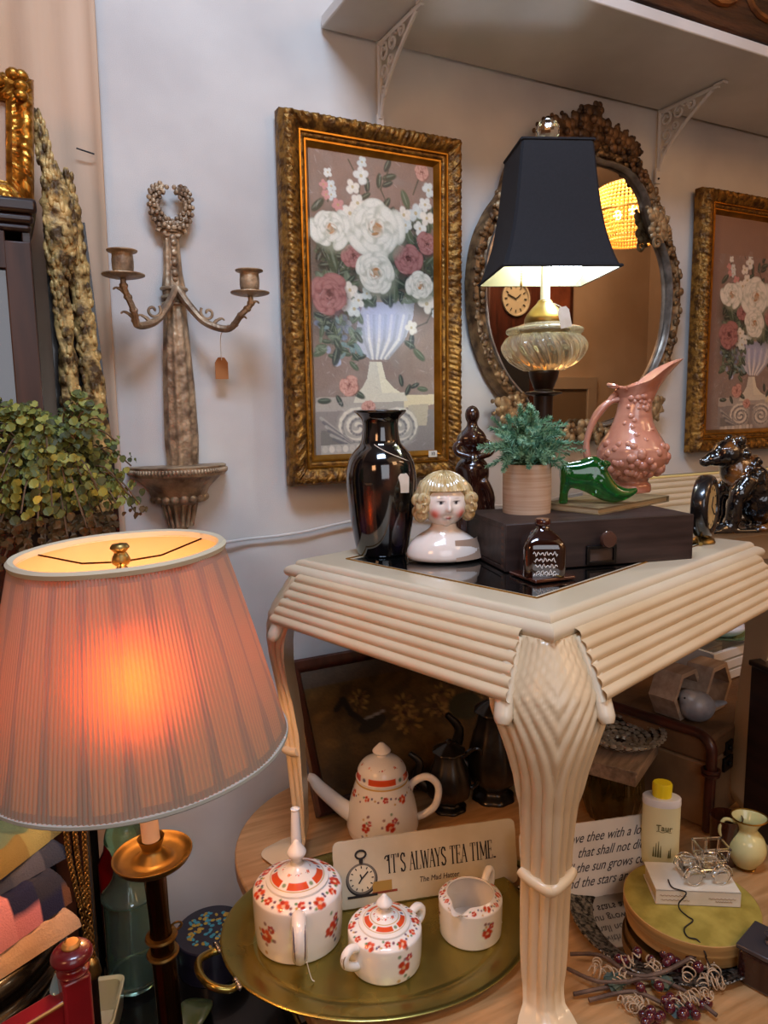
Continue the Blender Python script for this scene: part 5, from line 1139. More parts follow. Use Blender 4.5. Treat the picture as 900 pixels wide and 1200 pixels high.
# coffee pot
p, r = base(449, 997, ZF, 84); zz_ = lambda y: AY(450, y, p.y).z-ZF; z1 = zz_(909); zl_ = zz_(912); ztop = zz_(870)
CP = thing('coffee_pot', 'tall white china coffee pot with long spout, behind the paper sign', 'coffee pot', (p.x, p.y, ZF), toward(p)+R(0))
rt_ = 29*sca(p); pr = [(0, 0), (r*.93, 0), (r*.97, .004)]+prof([(r*1.0, z1*.15), (r*.96, z1*.4), (r*.85, z1*.7), (rt_*1.06, z1*.93), (rt_*1.0, z1)], 6)
china('body', pr, 200, [('garland', slen(pr, z1*.80), 9, .0085), ('spray', .22, slen(pr, z1*.40), .018), ('spray', -.5, slen(pr, z1*.36), .016), ('band', slen(pr, z1*.96), slen(pr, z1*.985), GLD)], CP)
HD = ztop-z1; lp = [(rt_*1.0, z1), (rt_*1.05, z1+.001), (rt_*1.05, z1+.004)]+prof([(rt_*1.0, z1+.005), (rt_*.96, z1+HD*.26), (rt_*.78, z1+HD*.45), (rt_*.5, z1+HD*.56), (rt_*.2, z1+HD*.62)], 5)
o = china('lid', lp, 160, [('panels', .007+rt_*.02, .021, ORG, 4), ('garland', .040, 9, .0028)], CP)
b = MB(); b.lathe(prof([(rt_*.2, z1+HD*.60), (rt_*.22, z1+HD*.68), (rt_*.36, z1+HD*.76), (rt_*.33, z1+HD*.83), (rt_*.1, ztop)], 4)+[(0, ztop+.001)], 24); b.build('knob', PORC, o)
# spout to image left, handle to image right
rv = Vector((r0.x, r0.y, 0)); inv = Matrix.Rotation(-(toward(p)), 3, 'Z'); L_ = inv @ (-rv); Rr_ = inv @ rv
zs_ = zz_(908); b = MB(); l = 86*sca(p)
b.tube(crom([L_*(r*.8)+Vector((0, 0, .035)), L_*(r*1.15)+Vector((0, 0, .055)), L_*(l*.83)+Vector((0, 0, zs_*.78)), L_*(l*.93)+Vector((0, 0, zs_*.95)), L_*l+Vector((0, 0, zs_))], 6), [.020-.0125*k/24 for k in range(25)], 16); b.build('spout', PORC, CP)
b = MB(); l = 65*sca(p); b.tube(crom([Rr_*(rt_*1.02)+Vector((0, 0, z1*.62)), Rr_*(rt_*1.2)+Vector((0, 0, z1*.86)), Rr_*(l*.80)+Vector((0, 0, z1*.98)), Rr_*l+Vector((0, 0, z1*.80)), Rr_*(l*.95)+Vector((0, 0, z1*.45)), Rr_*(l*.75)+Vector((0, 0, z1*.28)), Rr_*(r*.9)+Vector((0, 0, z1*.22))], 6), .0078, 10); b.build('handle', PORC, CP)
# paper sign: IT'S ALWAYS TEA TIME.
A_ = AT(393, 1068, ZTR+.001); B_ = AT(607, 1034, ZTR+.001); d_ = B_-A_; wS = d_.length; tl_ = AY(388, 986, A_.y+.03).z-ZTR; hS = tl_/math.cos(.2)
SG = thing('paper_sign', "beige deckle-edged sign reading IT'S ALWAYS TEA TIME, propped against the coffee pot", 'sign', (A_.x, A_.y, ZTR+.0018), rot=(-.2, 0, math.atan2(d_.y, d_.x)))
SGP = mat('beige_card', 'c9bda4', .85, col2='b5a78c', scale=9); rg = random.Random(2)
def deckle(w, h, rnd, step=.006):
    pts = []
    for (x0, y0), (x1, y1) in (((0, 0), (w, 0)), ((w, 0), (w, h)), ((w, h), (0, h)), ((0, h), (0, 0))):
        n = int(max(abs(x1-x0), abs(y1-y0))/step)
        for k in range(n):
            x, y = x0+(x1-x0)*k/n, y0+(y1-y0)*k/n; j = rnd.uniform(-.0009, .0009); pts.append((x+j, y+rnd.uniform(-.0009, .0009)))
    rc = .012; o = []
    for x, y in pts:
        cx = min(max(x, rc), w-rc); cy_ = min(max(y, rc), h-rc); dx, dy = x-cx, y-cy_; l = math.hypot(dx, dy)
        if l > rc: x, y = cx+dx/l*rc, cy_+dy/l*rc
        o.append((x, y))
    return o
b = MB(); b.prism(deckle(wS, hS, rg), -.002, .002); b.build('board', SGP, SG, rot=(PI/2, 0, 0), smooth=0)
GL = {'I': [((.5, 0), (.5, 1), 2), ((.2, 0), (.8, 0), 1), ((.2, 1), (.8, 1), 1)], 'T': [((.5, 0), (.5, 1), 2), ((.02, 1), (.98, 1), 1), ((.02, 1), (.02, .84), 1), ((.98, 1), (.98, .84), 1), ((.3, 0), (.7, 0), 1)],
      "'": [((.5, 1.02), (.45, .82), 2)], '.': [((.5, 0), (.5, .06), 3)], 'A': [((.02, 0), (.5, 1), 1), ((.5, 1), (.96, 0), 2), ((.2, .35), (.8, .35), 1), ((-.1, 0), (.16, 0), 1), ((.78, 0), (1.1, 0), 1)],
      'L': [((.22, 0), (.22, 1), 2), ((.05, 1), (.42, 1), 1), ((.05, 0), (.95, 0), 1), ((.95, 0), (.95, .2), 1)], 'W': [((.0, 1), (.28, 0), 2), ((.28, 0), (.5, .95), 1), ((.5, .95), (.74, 0), 2), ((.74, 0), (1, 1), 1), ((-.1, 1), (.12, 1), 1), ((.9, 1), (1.1, 1), 1)],
      'Y': [((.02, 1), (.5, .45), 2), ((.98, 1), (.5, .45), 1), ((.5, .45), (.5, 0), 2), ((.3, 0), (.7, 0), 1), ((-.1, 1), (.15, 1), 1), ((.85, 1), (1.1, 1), 1)],
      'E': [((.2, 0), (.2, 1), 2), ((.05, 1), (.9, 1), 1), ((.05, 0), (.95, 0), 1), ((.2, .52), (.7, .52), 1), ((.9, 1), (.9, .84), 1), ((.95, 0), (.95, .18), 1), ((.7, .6), (.7, .44), 1)],
      'M': [((.1, 0), (.1, 1), 1), ((.1, 1), (.5, .2), 2), ((.5, .2), (.9, 1), 1), ((.9, 1), (.9, 0), 2), ((-.05, 0), (.25, 0), 1), ((.75, 0), (1.05, 0), 1)],
      'S': [(a, c, 2) for a, c in zip([(.86, .80), (.70, .97), (.4, 1), (.14, .86), (.14, .66), (.45, .52), (.78, .40), (.9, .2), (.7, .03), (.4, 0)], [(.70, .97), (.4, 1), (.14, .86), (.14, .66), (.45, .52), (.78, .40), (.9, .2), (.7, .03), (.4, 0), (.1, .18)])]+[((.86, .80), (.86, .98), 1), ((.1, .18), (.1, .0), 1)]}
def caps(b, s_, x, z, hh_, wl, gap, y=-.0024, stroke=.0013):
    for ch in s_:
        if ch == ' ': x += wl*.62; continue
        w_ = wl*{"'": .4, '.': .4, 'I': .55, 'W': 1.35, 'M': 1.3}.get(ch, .9)
        for (x0, z0), (x1, z1), th in GL[ch]:
            a = Vector((x+x0*w_, z+z0*hh_)); c = Vector((x+x1*w_, z+z1*hh_)); d = (c-a); l = d.length; d = d/l if l > 1e-9 else Vector((0, 1)); n_ = Vector((-d.y, d.x))*stroke*(.42, .42, 1.0, 1.7)[th]; a = a-d*stroke*.4; c = c+d*stroke*.4
            b.add([(a.x+n_.x, y, a.y+n_.y), (a.x-n_.x, y, a.y-n_.y), (c.x-n_.x, y, c.y-n_.y), (c.x+n_.x, y, c.y+n_.y)], [(0, 1, 2, 3)])
        x += w_+gap
    return x
def capw(s_, wl, gap): return sum(wl*.62 if ch == ' ' else wl*{"'": .4, '.': .4, 'I': .55, 'W': 1.35, 'M': 1.3}.get(ch, .9)+gap for ch in s_)
TXT = "IT'S ALWAYS TEA TIME."; wl = 1; k_ = (wS*.60)/(capw(TXT, 1, .16)); b = MB()
caps(b, TXT, wS*.285, hS*.44, hS*.27, k_, .16*k_); 
x_ = wS*.283; b.tube([(x_-.004*math.cos(t_)*(1-t_/8), -.0024, hS*.66+.006*math.sin(t_)*(1-t_/9)) for t_ in [q*.5 for q in range(11)]], .0012, 5)
b.build('lettering', INK, SG, smooth=0, fix=False)
text('The Mad Hatter', .0135, mat('faded_ink', '5a4c40', .9), SG, (wS*.56, -.0023, hS*.275), (PI/2, 0, 0), sx=.85, shear=.15)
cxw, czw, rw = wS*.145, hS*.42, hS*.23; b = MB()
def disc(b, x, z, r_, y, mi, n=40, sq=1): b.add([(x+r_*math.cos(2*PI*k/n), y, z+r_*sq*math.sin(2*PI*k/n)) for k in range(n)], [tuple(range(n))], mi)
disc(b, cxw, czw-.002, rw*1.06, -.0022, 0); disc(b, cxw, czw, rw, -.0024, 1); disc(b, cxw, czw, rw*.86, -.0026, 2)
for k in range(12): a = 2*PI*k/12; b.tube([(cxw+rw*.66*math.cos(a), -.0028, czw+rw*.66*math.sin(a)), (cxw+rw*.8*math.cos(a), -.0028, czw+rw*.8*math.sin(a))], rw*.035, 4, mi=0)
for a, l in ((.75, .6), (-2.2, .35), (1.9, .3)): b.tube([(cxw, -.0029, czw), (cxw+rw*l*math.cos(a), -.0029, czw+rw*l*math.sin(a))], rw*.05, 4)
b.tube([(cxw, -.0026, czw+rw), (cxw, -.0026, czw+rw*1.3)], rw*.13, 6); b.tube([(cxw+rw*.34*math.cos(a), -.0026, czw+rw*1.55+rw*.26*math.sin(a)) for a in [2*PI*k/20 for k in range(20)]], rw*.07, 5, True)
b.box((cxw, -.0024, czw-rw*1.12), (rw*2.0, .0006, rw*.16)); b.box((cxw+rw*1.35, -.0023, czw-rw*.70), (rw*1.3, .0006, rw*.75), 3); b.box((cxw+rw*1.5, -.0023, czw-rw*1.05), (rw*1.7, .0006, rw*.14), 4)
b.build('watch_drawing', [INK, mat('watch_grey', '6d655c', .8), mat('watch_face', 'd6c8ac', .85), mat('ochre_print', 'a58240', .85), mat('red_print', '8a3c2a', .85)], SG, smooth=0, fix=False)
# dark framed needlework leaning on the wall
q = AT(375, 957, ZF); tl_ = AY(349, 775, 1.55); hN = math.hypot(tl_.z-ZF, 1.555-q.y); tn = math.atan2(1.555-q.y-.0, tl_.z-ZF)
NW = thing('framed_needlework', 'dark mahogany framed floral needlework leaning on the wall behind the coffee pot', 'picture', (q.x+.36, q.y, ZF), rot=(-tn, 0, 0))
b = MB(); frame_mesh(b, .74, hN, [(0, 0), (0, .018), (.006, .022), (.02, .018), (.028, .010), (.03, .004)], 2, 0); b.build('frame', MAHOG, NW, smooth=40)
P = Pic(150, 84, '4e3a1c'); 
for k in range(260): P.ell(P.rg.random(), P.rg.random(), .035, .02, ['5f4824', '6d5229', '3f2e18', '2f2414'][k % 4], .5, P.rg.random()*3, .6)
for k in range(24):
    x, y = .12+.8*P.rg.random(), .18+.55*P.rg.random(); rr = .028+.02*P.rg.random()
    for j in range(9): P.ell(x+rr*math.cos(j*.7), y+rr*math.sin(j*.7)/P.asp, rr*.42, rr*.2, ['8a6a34', '9a7840', '6a4a2c'][j % 3], .8, j*.7, .4)
    P.ell(x, y, rr*.3, rr*.3, '3a2414')
P.ell(.60, .55, .075, .065, '1c2a1c'); P.line([(.10, .35), (.13, .28), (.15, .40), (.20, .52)], .012, '17140f'); P.ell(.22, .52, .06, .032, '1b1813', 1, -.4); P.line([(.2, .47), (.27, .44)], .006, '8d857a')  # dark silhouettes and pale streak painted in as pots reflected in the glass
P.rect(0, 0, 1, .14, '4a4038', .7); P.grain(.08); P.mesh('needlework', .68, hN-.06, PAINT, NW, (0, -.006, .03))
b = MB(); b.box((0, .0, hN/2), (.70, .004, hN-.03)); b.build('backing', DARKW, NW, smooth=0)
# pewter pots and brown jug
def pewter(name, label, px, py, top, wpx, hexl):
    p, r = base(px, py, ZF, wpx); z = AY(px, top, p.y).z-ZF; t = thing(name, label, 'coffee pot', (p.x, p.y, ZF), R(30)); fl = lambda th, zz, rr: rr*(1+.035*math.cos(8*th))
    b = MB(); b.lathe([(0, 0)]+prof([(r*.8, 0), (r*.75, z*.03), (r*.5, z*.09), (r*.9, z*.2), (r, z*.32), (r*.9, z*.5), (r*.66, z*.7), (r*.58, z*.80), (r*.66, z*.83)], 5), 64, rf=fl); b.build('body', PEWTER, t, smooth=60)
    b = MB(); b.lathe(prof([(r*.70, z*.83), (r*.74, z*.84), (r*.5, z*.89), (r*.2, z*.93), (r*.1, z*.95), (r*.16, z*.97), (r*.06, z)], 4)+[(0, z)], 64, rf=fl); b.build('lid', PEWTER, t, smooth=60)
    rv2 = Matrix.Rotation(R(-30), 3, 'Z') @ Vector((r0.x, r0.y, 0))
    b = MB(); b.tube(crom([-rv2*r*.8+Vector((0, 0, z*.28)), -rv2*r*1.4+Vector((0, 0, z*.42)), -rv2*r*1.3+Vector((0, 0, z*.66)), -rv2*r*1.75+Vector((0, 0, z*.80))], 5), [.3*r-.012*r*k for k in range(16)], 10); b.build('spout', PEWTER, t)
    b = MB(); b.tube(crom([rv2*r*.6+Vector((0, 0, z*.74)), rv2*r*1.3+Vector((0, 0, z*.86)), rv2*r*1.65+Vector((0, 0, z*.6)), rv2*r*1.2+Vector((0, 0, z*.32)), rv2*r*.9+Vector((0, 0, z*.3))], 5), r*.1, 8); b.build('handle', BLACK, t)
pewter('pewter_pot', 'small dark pewter coffee pot with pointed lid, behind the white coffee pot handle', 526, 960, 866, 52, 0)
pewter('pewter_pot', 'tall dark pewter coffee pot beside the front table leg, right of the smaller one', 578, 950, 812, 62, 1)
p, r = base(640, 935, ZF, 74); b = MB(); b.lathe([(0, 0)]+prof([(r*.6, 0), (r*.9, .03), (r, .065), (r*.85, .10), (r*.5, .125), (r*.45, .14), (r*.55, .15)], 5)+[(r*.4, .145), (0, .1)], 40); o = b.build('brown_jar', mat('terracotta_glaze', '6a3520', .3, col2='4d2415', scale=12, coat=.4), None, (p.x, p.y, ZF)); tag(o, 'rounded brown pottery jar half hidden behind the front table leg', 'jar')
# script sign behind the front leg
A_ = AT(613, 1066, ZF); B_ = AT(765, 1040, ZF); d_ = B_-A_; wq = .29; hq = (AY(612, 976, A_.y+.02).z-ZF)/math.cos(.18)
SS = thing('script_sign', 'white paper sign with black handwritten script, behind the front table leg', 'sign', (A_.x, A_.y, ZF+.0016), rot=(-.18, 0, math.atan2(d_.y, d_.x)))
b = MB(); b.prism(deckle(wq, hq, rg), -.0016, .0016); b.build('board', mat('white_card', 'd3cec6', .85, col2='c3bdb4', scale=8), SS, rot=(PI/2, 0, 0), smooth=0)
for k, l in enumerate(('I love thee with a love', 'that shall not die', 'till the sun grows cold', 'and the stars are old')): text(l, .0245, mat('grey_ink', '3d3a3e', .9), SS, (.078+(.030 if k == 1 else 0), -.0019, hq*(.80-.195*k)), (PI/2, 0, 0), sx=.80, shear=.55, depth=.0002, align='LEFT')
# silver tray, round box, book, glass car, powder bottle
pc_ = AT(778, 1080, ZF); ry_ = .155; ST = thing('silver_tray', 'round silver tray with dark patterned rim under the yellow round box', 'tray', (pc_.x, pc_.y, ZF))
b = MB(); b.lathe([(0, .002), (.118, .002)], 72); b.build('plate', mat('mirror_plate', 'b5b0aa', .05, 1), ST)
b = MB(); b.lathe([(.118, .002), (.121, .004), (.138, .009), (.150, .012), (.156, .015), (.158, .013), (.150, .008), (.12, 0), (0, 0)], 96, rf=lambda th, z, r: r*(1+.004*math.sin(60*th))); b.build('rim', mat('dark_silver_rim', '8d867c', .35, .9, col2='1c1a18', scale=140, lo=.42, hi=.58, bump=.6, bscale=160), ST)
p, r = base(806, 1133, ZF+.009, 150); zb2 = AY(806, 1057, p.y).z; hb2 = zb2-(ZF+.009)
RB_ = thing('round_box', 'round wooden box with mustard yellow lid, standing on the silver tray', 'box', (p.x, p.y, ZF+.0092))
BR = mat('bent_wood', 'b58a4e', .6, col2='7d5c30', scale=5, st=(1, 1, 14)); b = MB(); b.lathe([(0, 0), (r*.955, 0), (r*.96, .002), (r*.96, hb2*.60)], 64); b.build('body', BR, RB_)
b = MB(); b.lathe([(r*.965, hb2*.52), (r, hb2*.52), (r, hb2*.985), (r*.985, hb2), (0, hb2)], 64, mi=0); b.mi = [1 if i >= 64*3 else 0 for i in range(len(b.f))]; b.build('lid', [BR, mat('mustard_top', 'a5913f', .7, col2='857326', scale=25)], RB_, smooth=30)
ZY = ZF+.0092+hb2+.0004; bt = .026
a = AT(769, 1043, ZY+bt); c1 = AT(872, 1047, ZY+bt); c2 = AT(761, 1010, ZY+bt); d1 = c1-a; wB = d1.length*.97; dB = (c2-a).length
BK = thing('small_book', 'small white book lying flat on the yellow round box', 'book', (a.x, a.y, ZY), math.atan2(d1.y, d1.x)); b = MB()
b.box((wB/2, dB/2, .001), (wB, dB, .002)); b.box((wB/2, dB/2, bt-.001), (wB, dB, .002)); b.box((wB/2, .001, bt/2), (wB, .002, bt)); b.build('cover', mat('white_cover', 'd9cfbc', .6, col2='c9bda6', scale=20), BK, bevel=.0006)
b = MB(); b.box((wB/2, dB/2+.0015, bt/2), (wB-.006, dB-.006, bt-.0045)); b.build('pages', mat('book_pages', 'cdbd9d', .9, col2='a8977a', scale=4, st=(.3, .3, 240)), BK, smooth=0)
b = MB()
for x0, x1, z in ((.006, .05, .017), (.008, .055, .009), (wB*.62, wB*.94, .014), (wB*.70, wB*.9, .009)): b.tube([(x0+(x1-x0)*k/20, -.0004, z+.0012*math.sin(k*2.2)) for k in range(21)], .00045, 4)
b.build('spine_print', mat('brown_print', '8a6a4c', .8), BK, smooth=0)
zc = ZY+bt+.0004; pcn = AT(823, 1028, zc); GC = thing('glass_car', 'clear glass vintage toy car standing on the small white book', 'toy', (pcn.x, pcn.y, zc), math.atan2(d1.y, d1.x)+R(8)); k_ = .85
GCM = mat('clear_pressed_glass', 'fbfcfb', .04, trans=1, ior=1.42)
b = MB(); b.box((0, 0, .020), (.088*k_, .030*k_, .012)); b.box((-.030*k_, 0, .030), (.034*k_, .026*k_, .014), tp=(.95, .85)); b.box((.012*k_, 0, .030), (.042*k_, .034*k_, .016)); b.build('body', GCM, GC, bevel=.003, smooth=0)
b = MB(); x0, x1, y0, z0, z1 = -.012*k_, .040*k_, .018*k_, .038, .060
for x in (x0, (x0+x1)/2, x1):
    for sg in (-1, 1): b.tube([(x, sg*y0, z0), (x*1.06, sg*y0*1.1, z1)], .0022, 6)
for z, q in ((z0, 1), (z1, 1.1)): b.tube([(x0*q, -y0*q, z), (x1*q, -y0*q, z), (x1*q, y0*q, z), (x0*q, y0*q, z)], .003, 6, True)
b.build('cab', GCM, GC)
for x in (-.028*k_, .028*k_):
    for sg in (-1, 1):
        b = MB(); b.at((x, sg*.023*k_, .0145), rx=PI/2); b.lathe([(0, -.003), (.006, -.004), (.009, -.003), (.012, -.004), (.0142, -.002), (.0142, .002), (.012, .004), (.009, .003), (.006, .004), (0, .003)], 28); b.build('wheel', GCM, GC)
        b = MB(); b.tube([(x+.019*k_*math.cos(t_), sg*.023*k_, .0145+.0185*math.sin(t_)) for t_ in [PI*k/12 for k in range(13)]], .003, 6, flat=1); b.build('fender', GCM, GC)
p, r = base(772, 1022, ZY, 42); hT_ = AY(772, 931, p.y).z-ZY; TB = thing('powder_bottle', 'pale yellow talcum bottle with bright yellow cap, at the back of the yellow round box', 'bottle', (p.x, p.y, ZY), math.atan2(d1.y, d1.x)-R(8))
def ov(th, z, r_): return r_
def talc(name, pts, m): 
    b = MB(); b.lathe(pts, 48); b.v = [(x, y*.62, z) for x, y, z in b.v]; return b.build(name, m, TB)
bd = talc('body', [(0, 0), (r*.96, 0), (r, .003)]+[(r, .003+(hT_*.86)*k/40) for k in range(1, 41)], mat('talc_label', rough=.4, attr=True))
def tp_(P):
    z = P[:, 2]/hT_; c = np.tile(np.array(lin('d6d2a8')), (len(P), 1)); c = c*(1-np.clip((.35-z)*2, 0, .6))[:, None]+np.array(lin('c2bb84'))*np.clip((.35-z)*2, 0, .6)[:, None]; return c
paint(bd, tp_)
talc('shoulder', [(r*1.01, hT_*.86)]+[(r*1.02, hT_*.88), (r*1.01, hT_*.955), (r*.97, hT_*.965), (0, hT_*.967)], mat('talc_white', 'd9d9dc', .35))
cap_ = MB(); zc_ = hT_*.966; hc_ = AY(772, 918, p.y).z-ZY-zc_; cap_.lathe([(r*.50, zc_), (r*.52, zc_+hc_*.9), (r*.48, zc_+hc_), (0, zc_+hc_)], 36, rf=lambda th, z, q: q*(1+.02*math.sin(24*th))); cap_.v = [(x, y*.8, z) for x, y, z in cap_.v]; cap_.build('cap', mat('yellow_cap', 'e3cf1e', .35), TB)
text('Taur', .016, mat('olive_print', '5a5424', .7), bd, (.003, -r*.62-.0006, hT_*.58), (PI/2, 0, 0), sx=.9)
b = MB()
b.tube([(-.010+.026*k/12, -r*.62*math.sqrt(max(0, 1-((-.010+.026*k/12)/r)**2))-.0006, hT_*.525+.001*math.sin(k)) for k in range(13)], .0005, 4)
for x, l in ((-.014, .018), (-.010, .026), (-.006, .030), (-.002, .022), (.012, .014), (.015, .018)): b.tube([(x, -r*.62*math.sqrt(1-(x/r)**2)-.0005, hT_*.16), (x+.0005, -r*.62*math.sqrt(1-(x/r)**2)-.0005, hT_*.16+l)], [.0016, .0004], 5)
b.build('label_print', mat('olive_print'), bd, smooth=0)
# black cord over book and box
path = [AT(783, 1031, zc+.0015), AT(788, 1040, zc+.0015), AT(803, 1045, zc+.0015), AT(801, 1050, zc+.001)-Vector((0, .002, 0))]
e = AT(797, 1066, ZY+.0018); path += [Vector((e.x, e.y+.003, ZY+bt*.45)), e, AT(806, 1074, ZY+.0015), AT(812, 1079, ZY+.0015), AT(802, 1088, ZY+.0015), AT(806, 1098, ZY+.0015), AT(818, 1102, ZY+.001)]
rc_ = Vector((RB_.location.x, RB_.location.y)); f_ = AT(823, 1112, ZY-.02); dd = Vector((f_.x, f_.y))-rc_; dd = rc_+dd.normalized()*(r_ if False else (149/2*sca(RB_.location)+.003))
path += [Vector((dd.x, dd.y, ZY-.012)), Vector((dd.x+.002, dd.y, ZF+.03)), Vector((dd.x+.004, dd.y-.012, ZF+.018)), Vector((dd.x+.01, dd.y-.03, ZF+.013))]
b = MB(); b.tube(crom(path, 6), .0012, 6); tag(b.build('black_string', CORDM), 'thin black cord trailing over the small white book and yellow round box', 'cord')
# cream jug and amber tumbler
p, r = base(872, 1028, ZF, 44); z = AY(870, 960, p.y).z-ZF; CJ = thing('cream_jug', 'small pale yellow jug with gold-edged lip, right of the glass car', 'jug', (p.x, p.y, ZF), R(-30))
k_ = r; pj = prof([(k_*.55, .006), (k_*.62, .009), (k_*.9, z*.25), (k_, z*.42), (k_*.86, z*.6), (k_*.55, z*.74), (k_*.52, z*.82), (k_*.72, z*.95), (k_*.82, z)], 5)
def lipj(th, zz, rr): d = ((th+PI) % (2*PI))-PI; return rr*(1+.25*max(0, (zz-z*.78)/(z*.22))*math.exp(-(d/.7)**2))
b = MB(); b.lathe([(0, .006)]+pj, 48, rf=lipj); b.lathe([(q*.94, zz) for q, zz in pj[::-1]][:22], 48, rf=lipj); b.build('body', mat('cream_yellow', 'cfc68d', .2, col2='c2b774', scale=12, coat=.5), CJ)
b = MB(); b.lathe([(0, 0)]+prof([(k_*.5, 0), (k_*.55, .002), (k_*.42, .005), (k_*.52, .008)], 3), 32); b.build('gilt_foot', GOLDB, CJ)
b = MB(); b.tube([(lipj(t_, z, k_*.80)*math.cos(t_), lipj(t_, z, k_*.80)*math.sin(t_), z) for t_ in [2*PI*k/48 for k in range(48)]], .0016, 6, True); b.build('gilt_lip', GOLDB, CJ)
b = MB(); b.tube(crom([(-k_*.6, 0, z*.9), (-k_*1.2, 0, z*.95), (-k_*1.4, 0, z*.7), (-k_*.9, 0, z*.45)], 5), .0035, 8); b.build('handle', mat('cream_yellow'), CJ)
p, r = base(848, 1018, ZF, 36); z = AY(846, 958, p.y).z-ZF; b = MB(); b.lathe([(0, 0), (r*.85, 0), (r*.88, .004), (r, z), (r*.94, z), (r*.82, .012), (0, .010)], 36); o = b.build('tumbler', mat('brown_tumbler', '4a2415', .12, trans=.45, coat=.6), None, (p.x, p.y, ZF)); tag(o, 'plain dark brown glass tumbler between the glass car and cream jug', 'glass')
# suitcase with strap, silver bird, wooden frames, dish
sx_p = AT(826, 972, ZF); sa = R(14); SCZ = AY(826, 868, sx_p.y).z-ZF; LEA = mat('old_leather', '93704c', .55, col2='6d4e33', scale=6, bump=.15, bscale=120)
SU = thing('suitcase', 'old brown leather suitcase standing on the tan table behind the yellow round box', 'suitcase', (sx_p.x, sx_p.y, ZF), sa)
b = MB(); b.box((.24, .16, SCZ*.36), (.48, .32, SCZ*.72)); b.build('body', LEA, SU, bevel=.006); b = MB(); b.box((.24, .16, SCZ*.862), (.486, .326, SCZ*.272)); b.build('lid', mat('leather_lid', '7d5a3a', .5, col2='5d4028', scale=6, bump=.15, bscale=120), SU, bevel=.008)
b = MB(); STRM = mat('dark_strap', '2a120c', .4, col2='4a2016', scale=20, coat=.3)
q = .008; b.tube(crom([(-.006, .22, SCZ+q), (-.006, .08, SCZ+q), (-.006, .02, SCZ+q), (-.012, -.008, SCZ-.006), (-.012, -.012, SCZ*.8), (-.010, -.010, SCZ*.4), (-.010, -.010, .006)], 6), .011, 10); b.build('strap', STRM, SU)
b = MB(); b.tube([(-.011+.016*math.cos(t_), -.011+.016*math.sin(t_), SCZ*.70) for t_ in [2*PI*k/16 for k in range(16)]], .004, 6, True); b.tube([(-.011+.015*math.cos(t_), -.011+.015*math.sin(t_), SCZ*.66) for t_ in [2*PI*k/16 for k in range(16)]], .004, 6, True); b.build('strap_buckle', STRM, SU)
for z, w_ in ((SCZ*.78, .03), (SCZ*.60, .04)):
    b = MB(); b.box((.085, -.004, z), (w_, .006, .03)); b.ball((.085, -.009, z), (.006, .004, .006), 10, 6); b.build('clasp', mat('black_iron', '100d0c', .4, .4), SU, bevel=.002)
ZS = ZF+SCZ+.0104
p = AT(816, 840, ZS); r = 19*sca(p); BD_ = thing('silver_bird', 'small round silver grey bird ornament on the suitcase', 'ornament', (p.x, p.y, ZS-.008), R(150))
b = MB(); b.ball((0, 0, r*.92), (r*1.08, r*.95, r*.95), 20, 14); b.ball((r*.55, 0, r*1.45), (r*.62, r*.58, r*.55), 16, 10); b.tube(crom([(-r*.7, 0, r*1.0), (-r*1.3, 0, r*1.1), (-r*1.8, 0, r*1.2)], 4), [r*.45, r*.42, r*.4, r*.38, r*.34, r*.3, r*.26, r*.2, r*.16], 10, flat=.5); b.build('body', mat('silver_grey_glaze', 'a9a8ac', .4, .1, col2='87858a', scale=25), BD_, remesh=.0025)
b = MB(); b.tube([(r*1.1, 0, r*1.4), (r*1.35, 0, r*1.36)], [r*.12, .001], 8); b.build('beak', PEWTER, BD_)
b = MB(); b.ball((r*.9, r*.40, r*1.6), r*.07, 8, 6); b.ball((r*.9, -r*.40, r*1.6), r*.07, 8, 6); b.build('eyes', INK, BD_)
HXM = mat('pale_grey_wood', 'b59c86', .75, col2='947a66', scale=6, st=(1, 8, 8))
for i, (px, py) in enumerate(((836, 812), (800, 820))):
    p = AT(px, py, ZS+.03); rh = .060; t = thing('hexagon_frame', ['pale wooden hexagon shelf frame on the suitcase, right one behind the silver bird', 'pale wooden hexagon shelf frame on the suitcase, left one nearest the cream apron'][i], 'frame', (p.x, p.y+.02, ZS-.008), R(12))
    for k in range(6):
        a0, a1 = PI/3*k, PI/3*(k+1); o_ = [(rh*math.cos(q_), rh*math.sin(q_)+rh*.866+.0005) for q_ in (a0, a1)]; n_ = [(x*.80, (z-rh*.866-.0005)*.80+rh*.866+.0005) for x, z in o_]
        b = MB(); vs = [(x, y, z) for y in (-.03, .03) for x, z in (o_[0], o_[1], n_[1], n_[0])]; b.add(vs, [(0, 1, 2, 3), (7, 6, 5, 4), (0, 4, 5, 1), (1, 5, 6, 2), (2, 6, 7, 3), (3, 7, 4, 0)]); b.build('side_board', HXM, t, smooth=0)
p = AT(862, 800, ZS); bxz = ZS-.0085
t = thing('white_crate', 'white painted slatted wooden crate behind the hexagon frames', 'crate', (p.x+.06, p.y+.10, bxz), R(6)); b = MB()
for z in (.014, .042, .070): b.box((0, -.06, z), (.24, .010, .022)); b.box((0, .06, z), (.24, .010, .022))
b.build('slats', WHITE, t, bevel=.001)
for sg in (-1, 1): b = MB(); b.box((sg*.115, 0, .041), (.01, .11, .082)); b.build('end_board', WHITE, t)
b = MB(); b.box((0, 0, .003), (.22, .11, .006)); b.build('bottom', WHITE, t)
zz2 = bxz+.083; p2 = (t.location.x+.01, t.location.y, zz2)
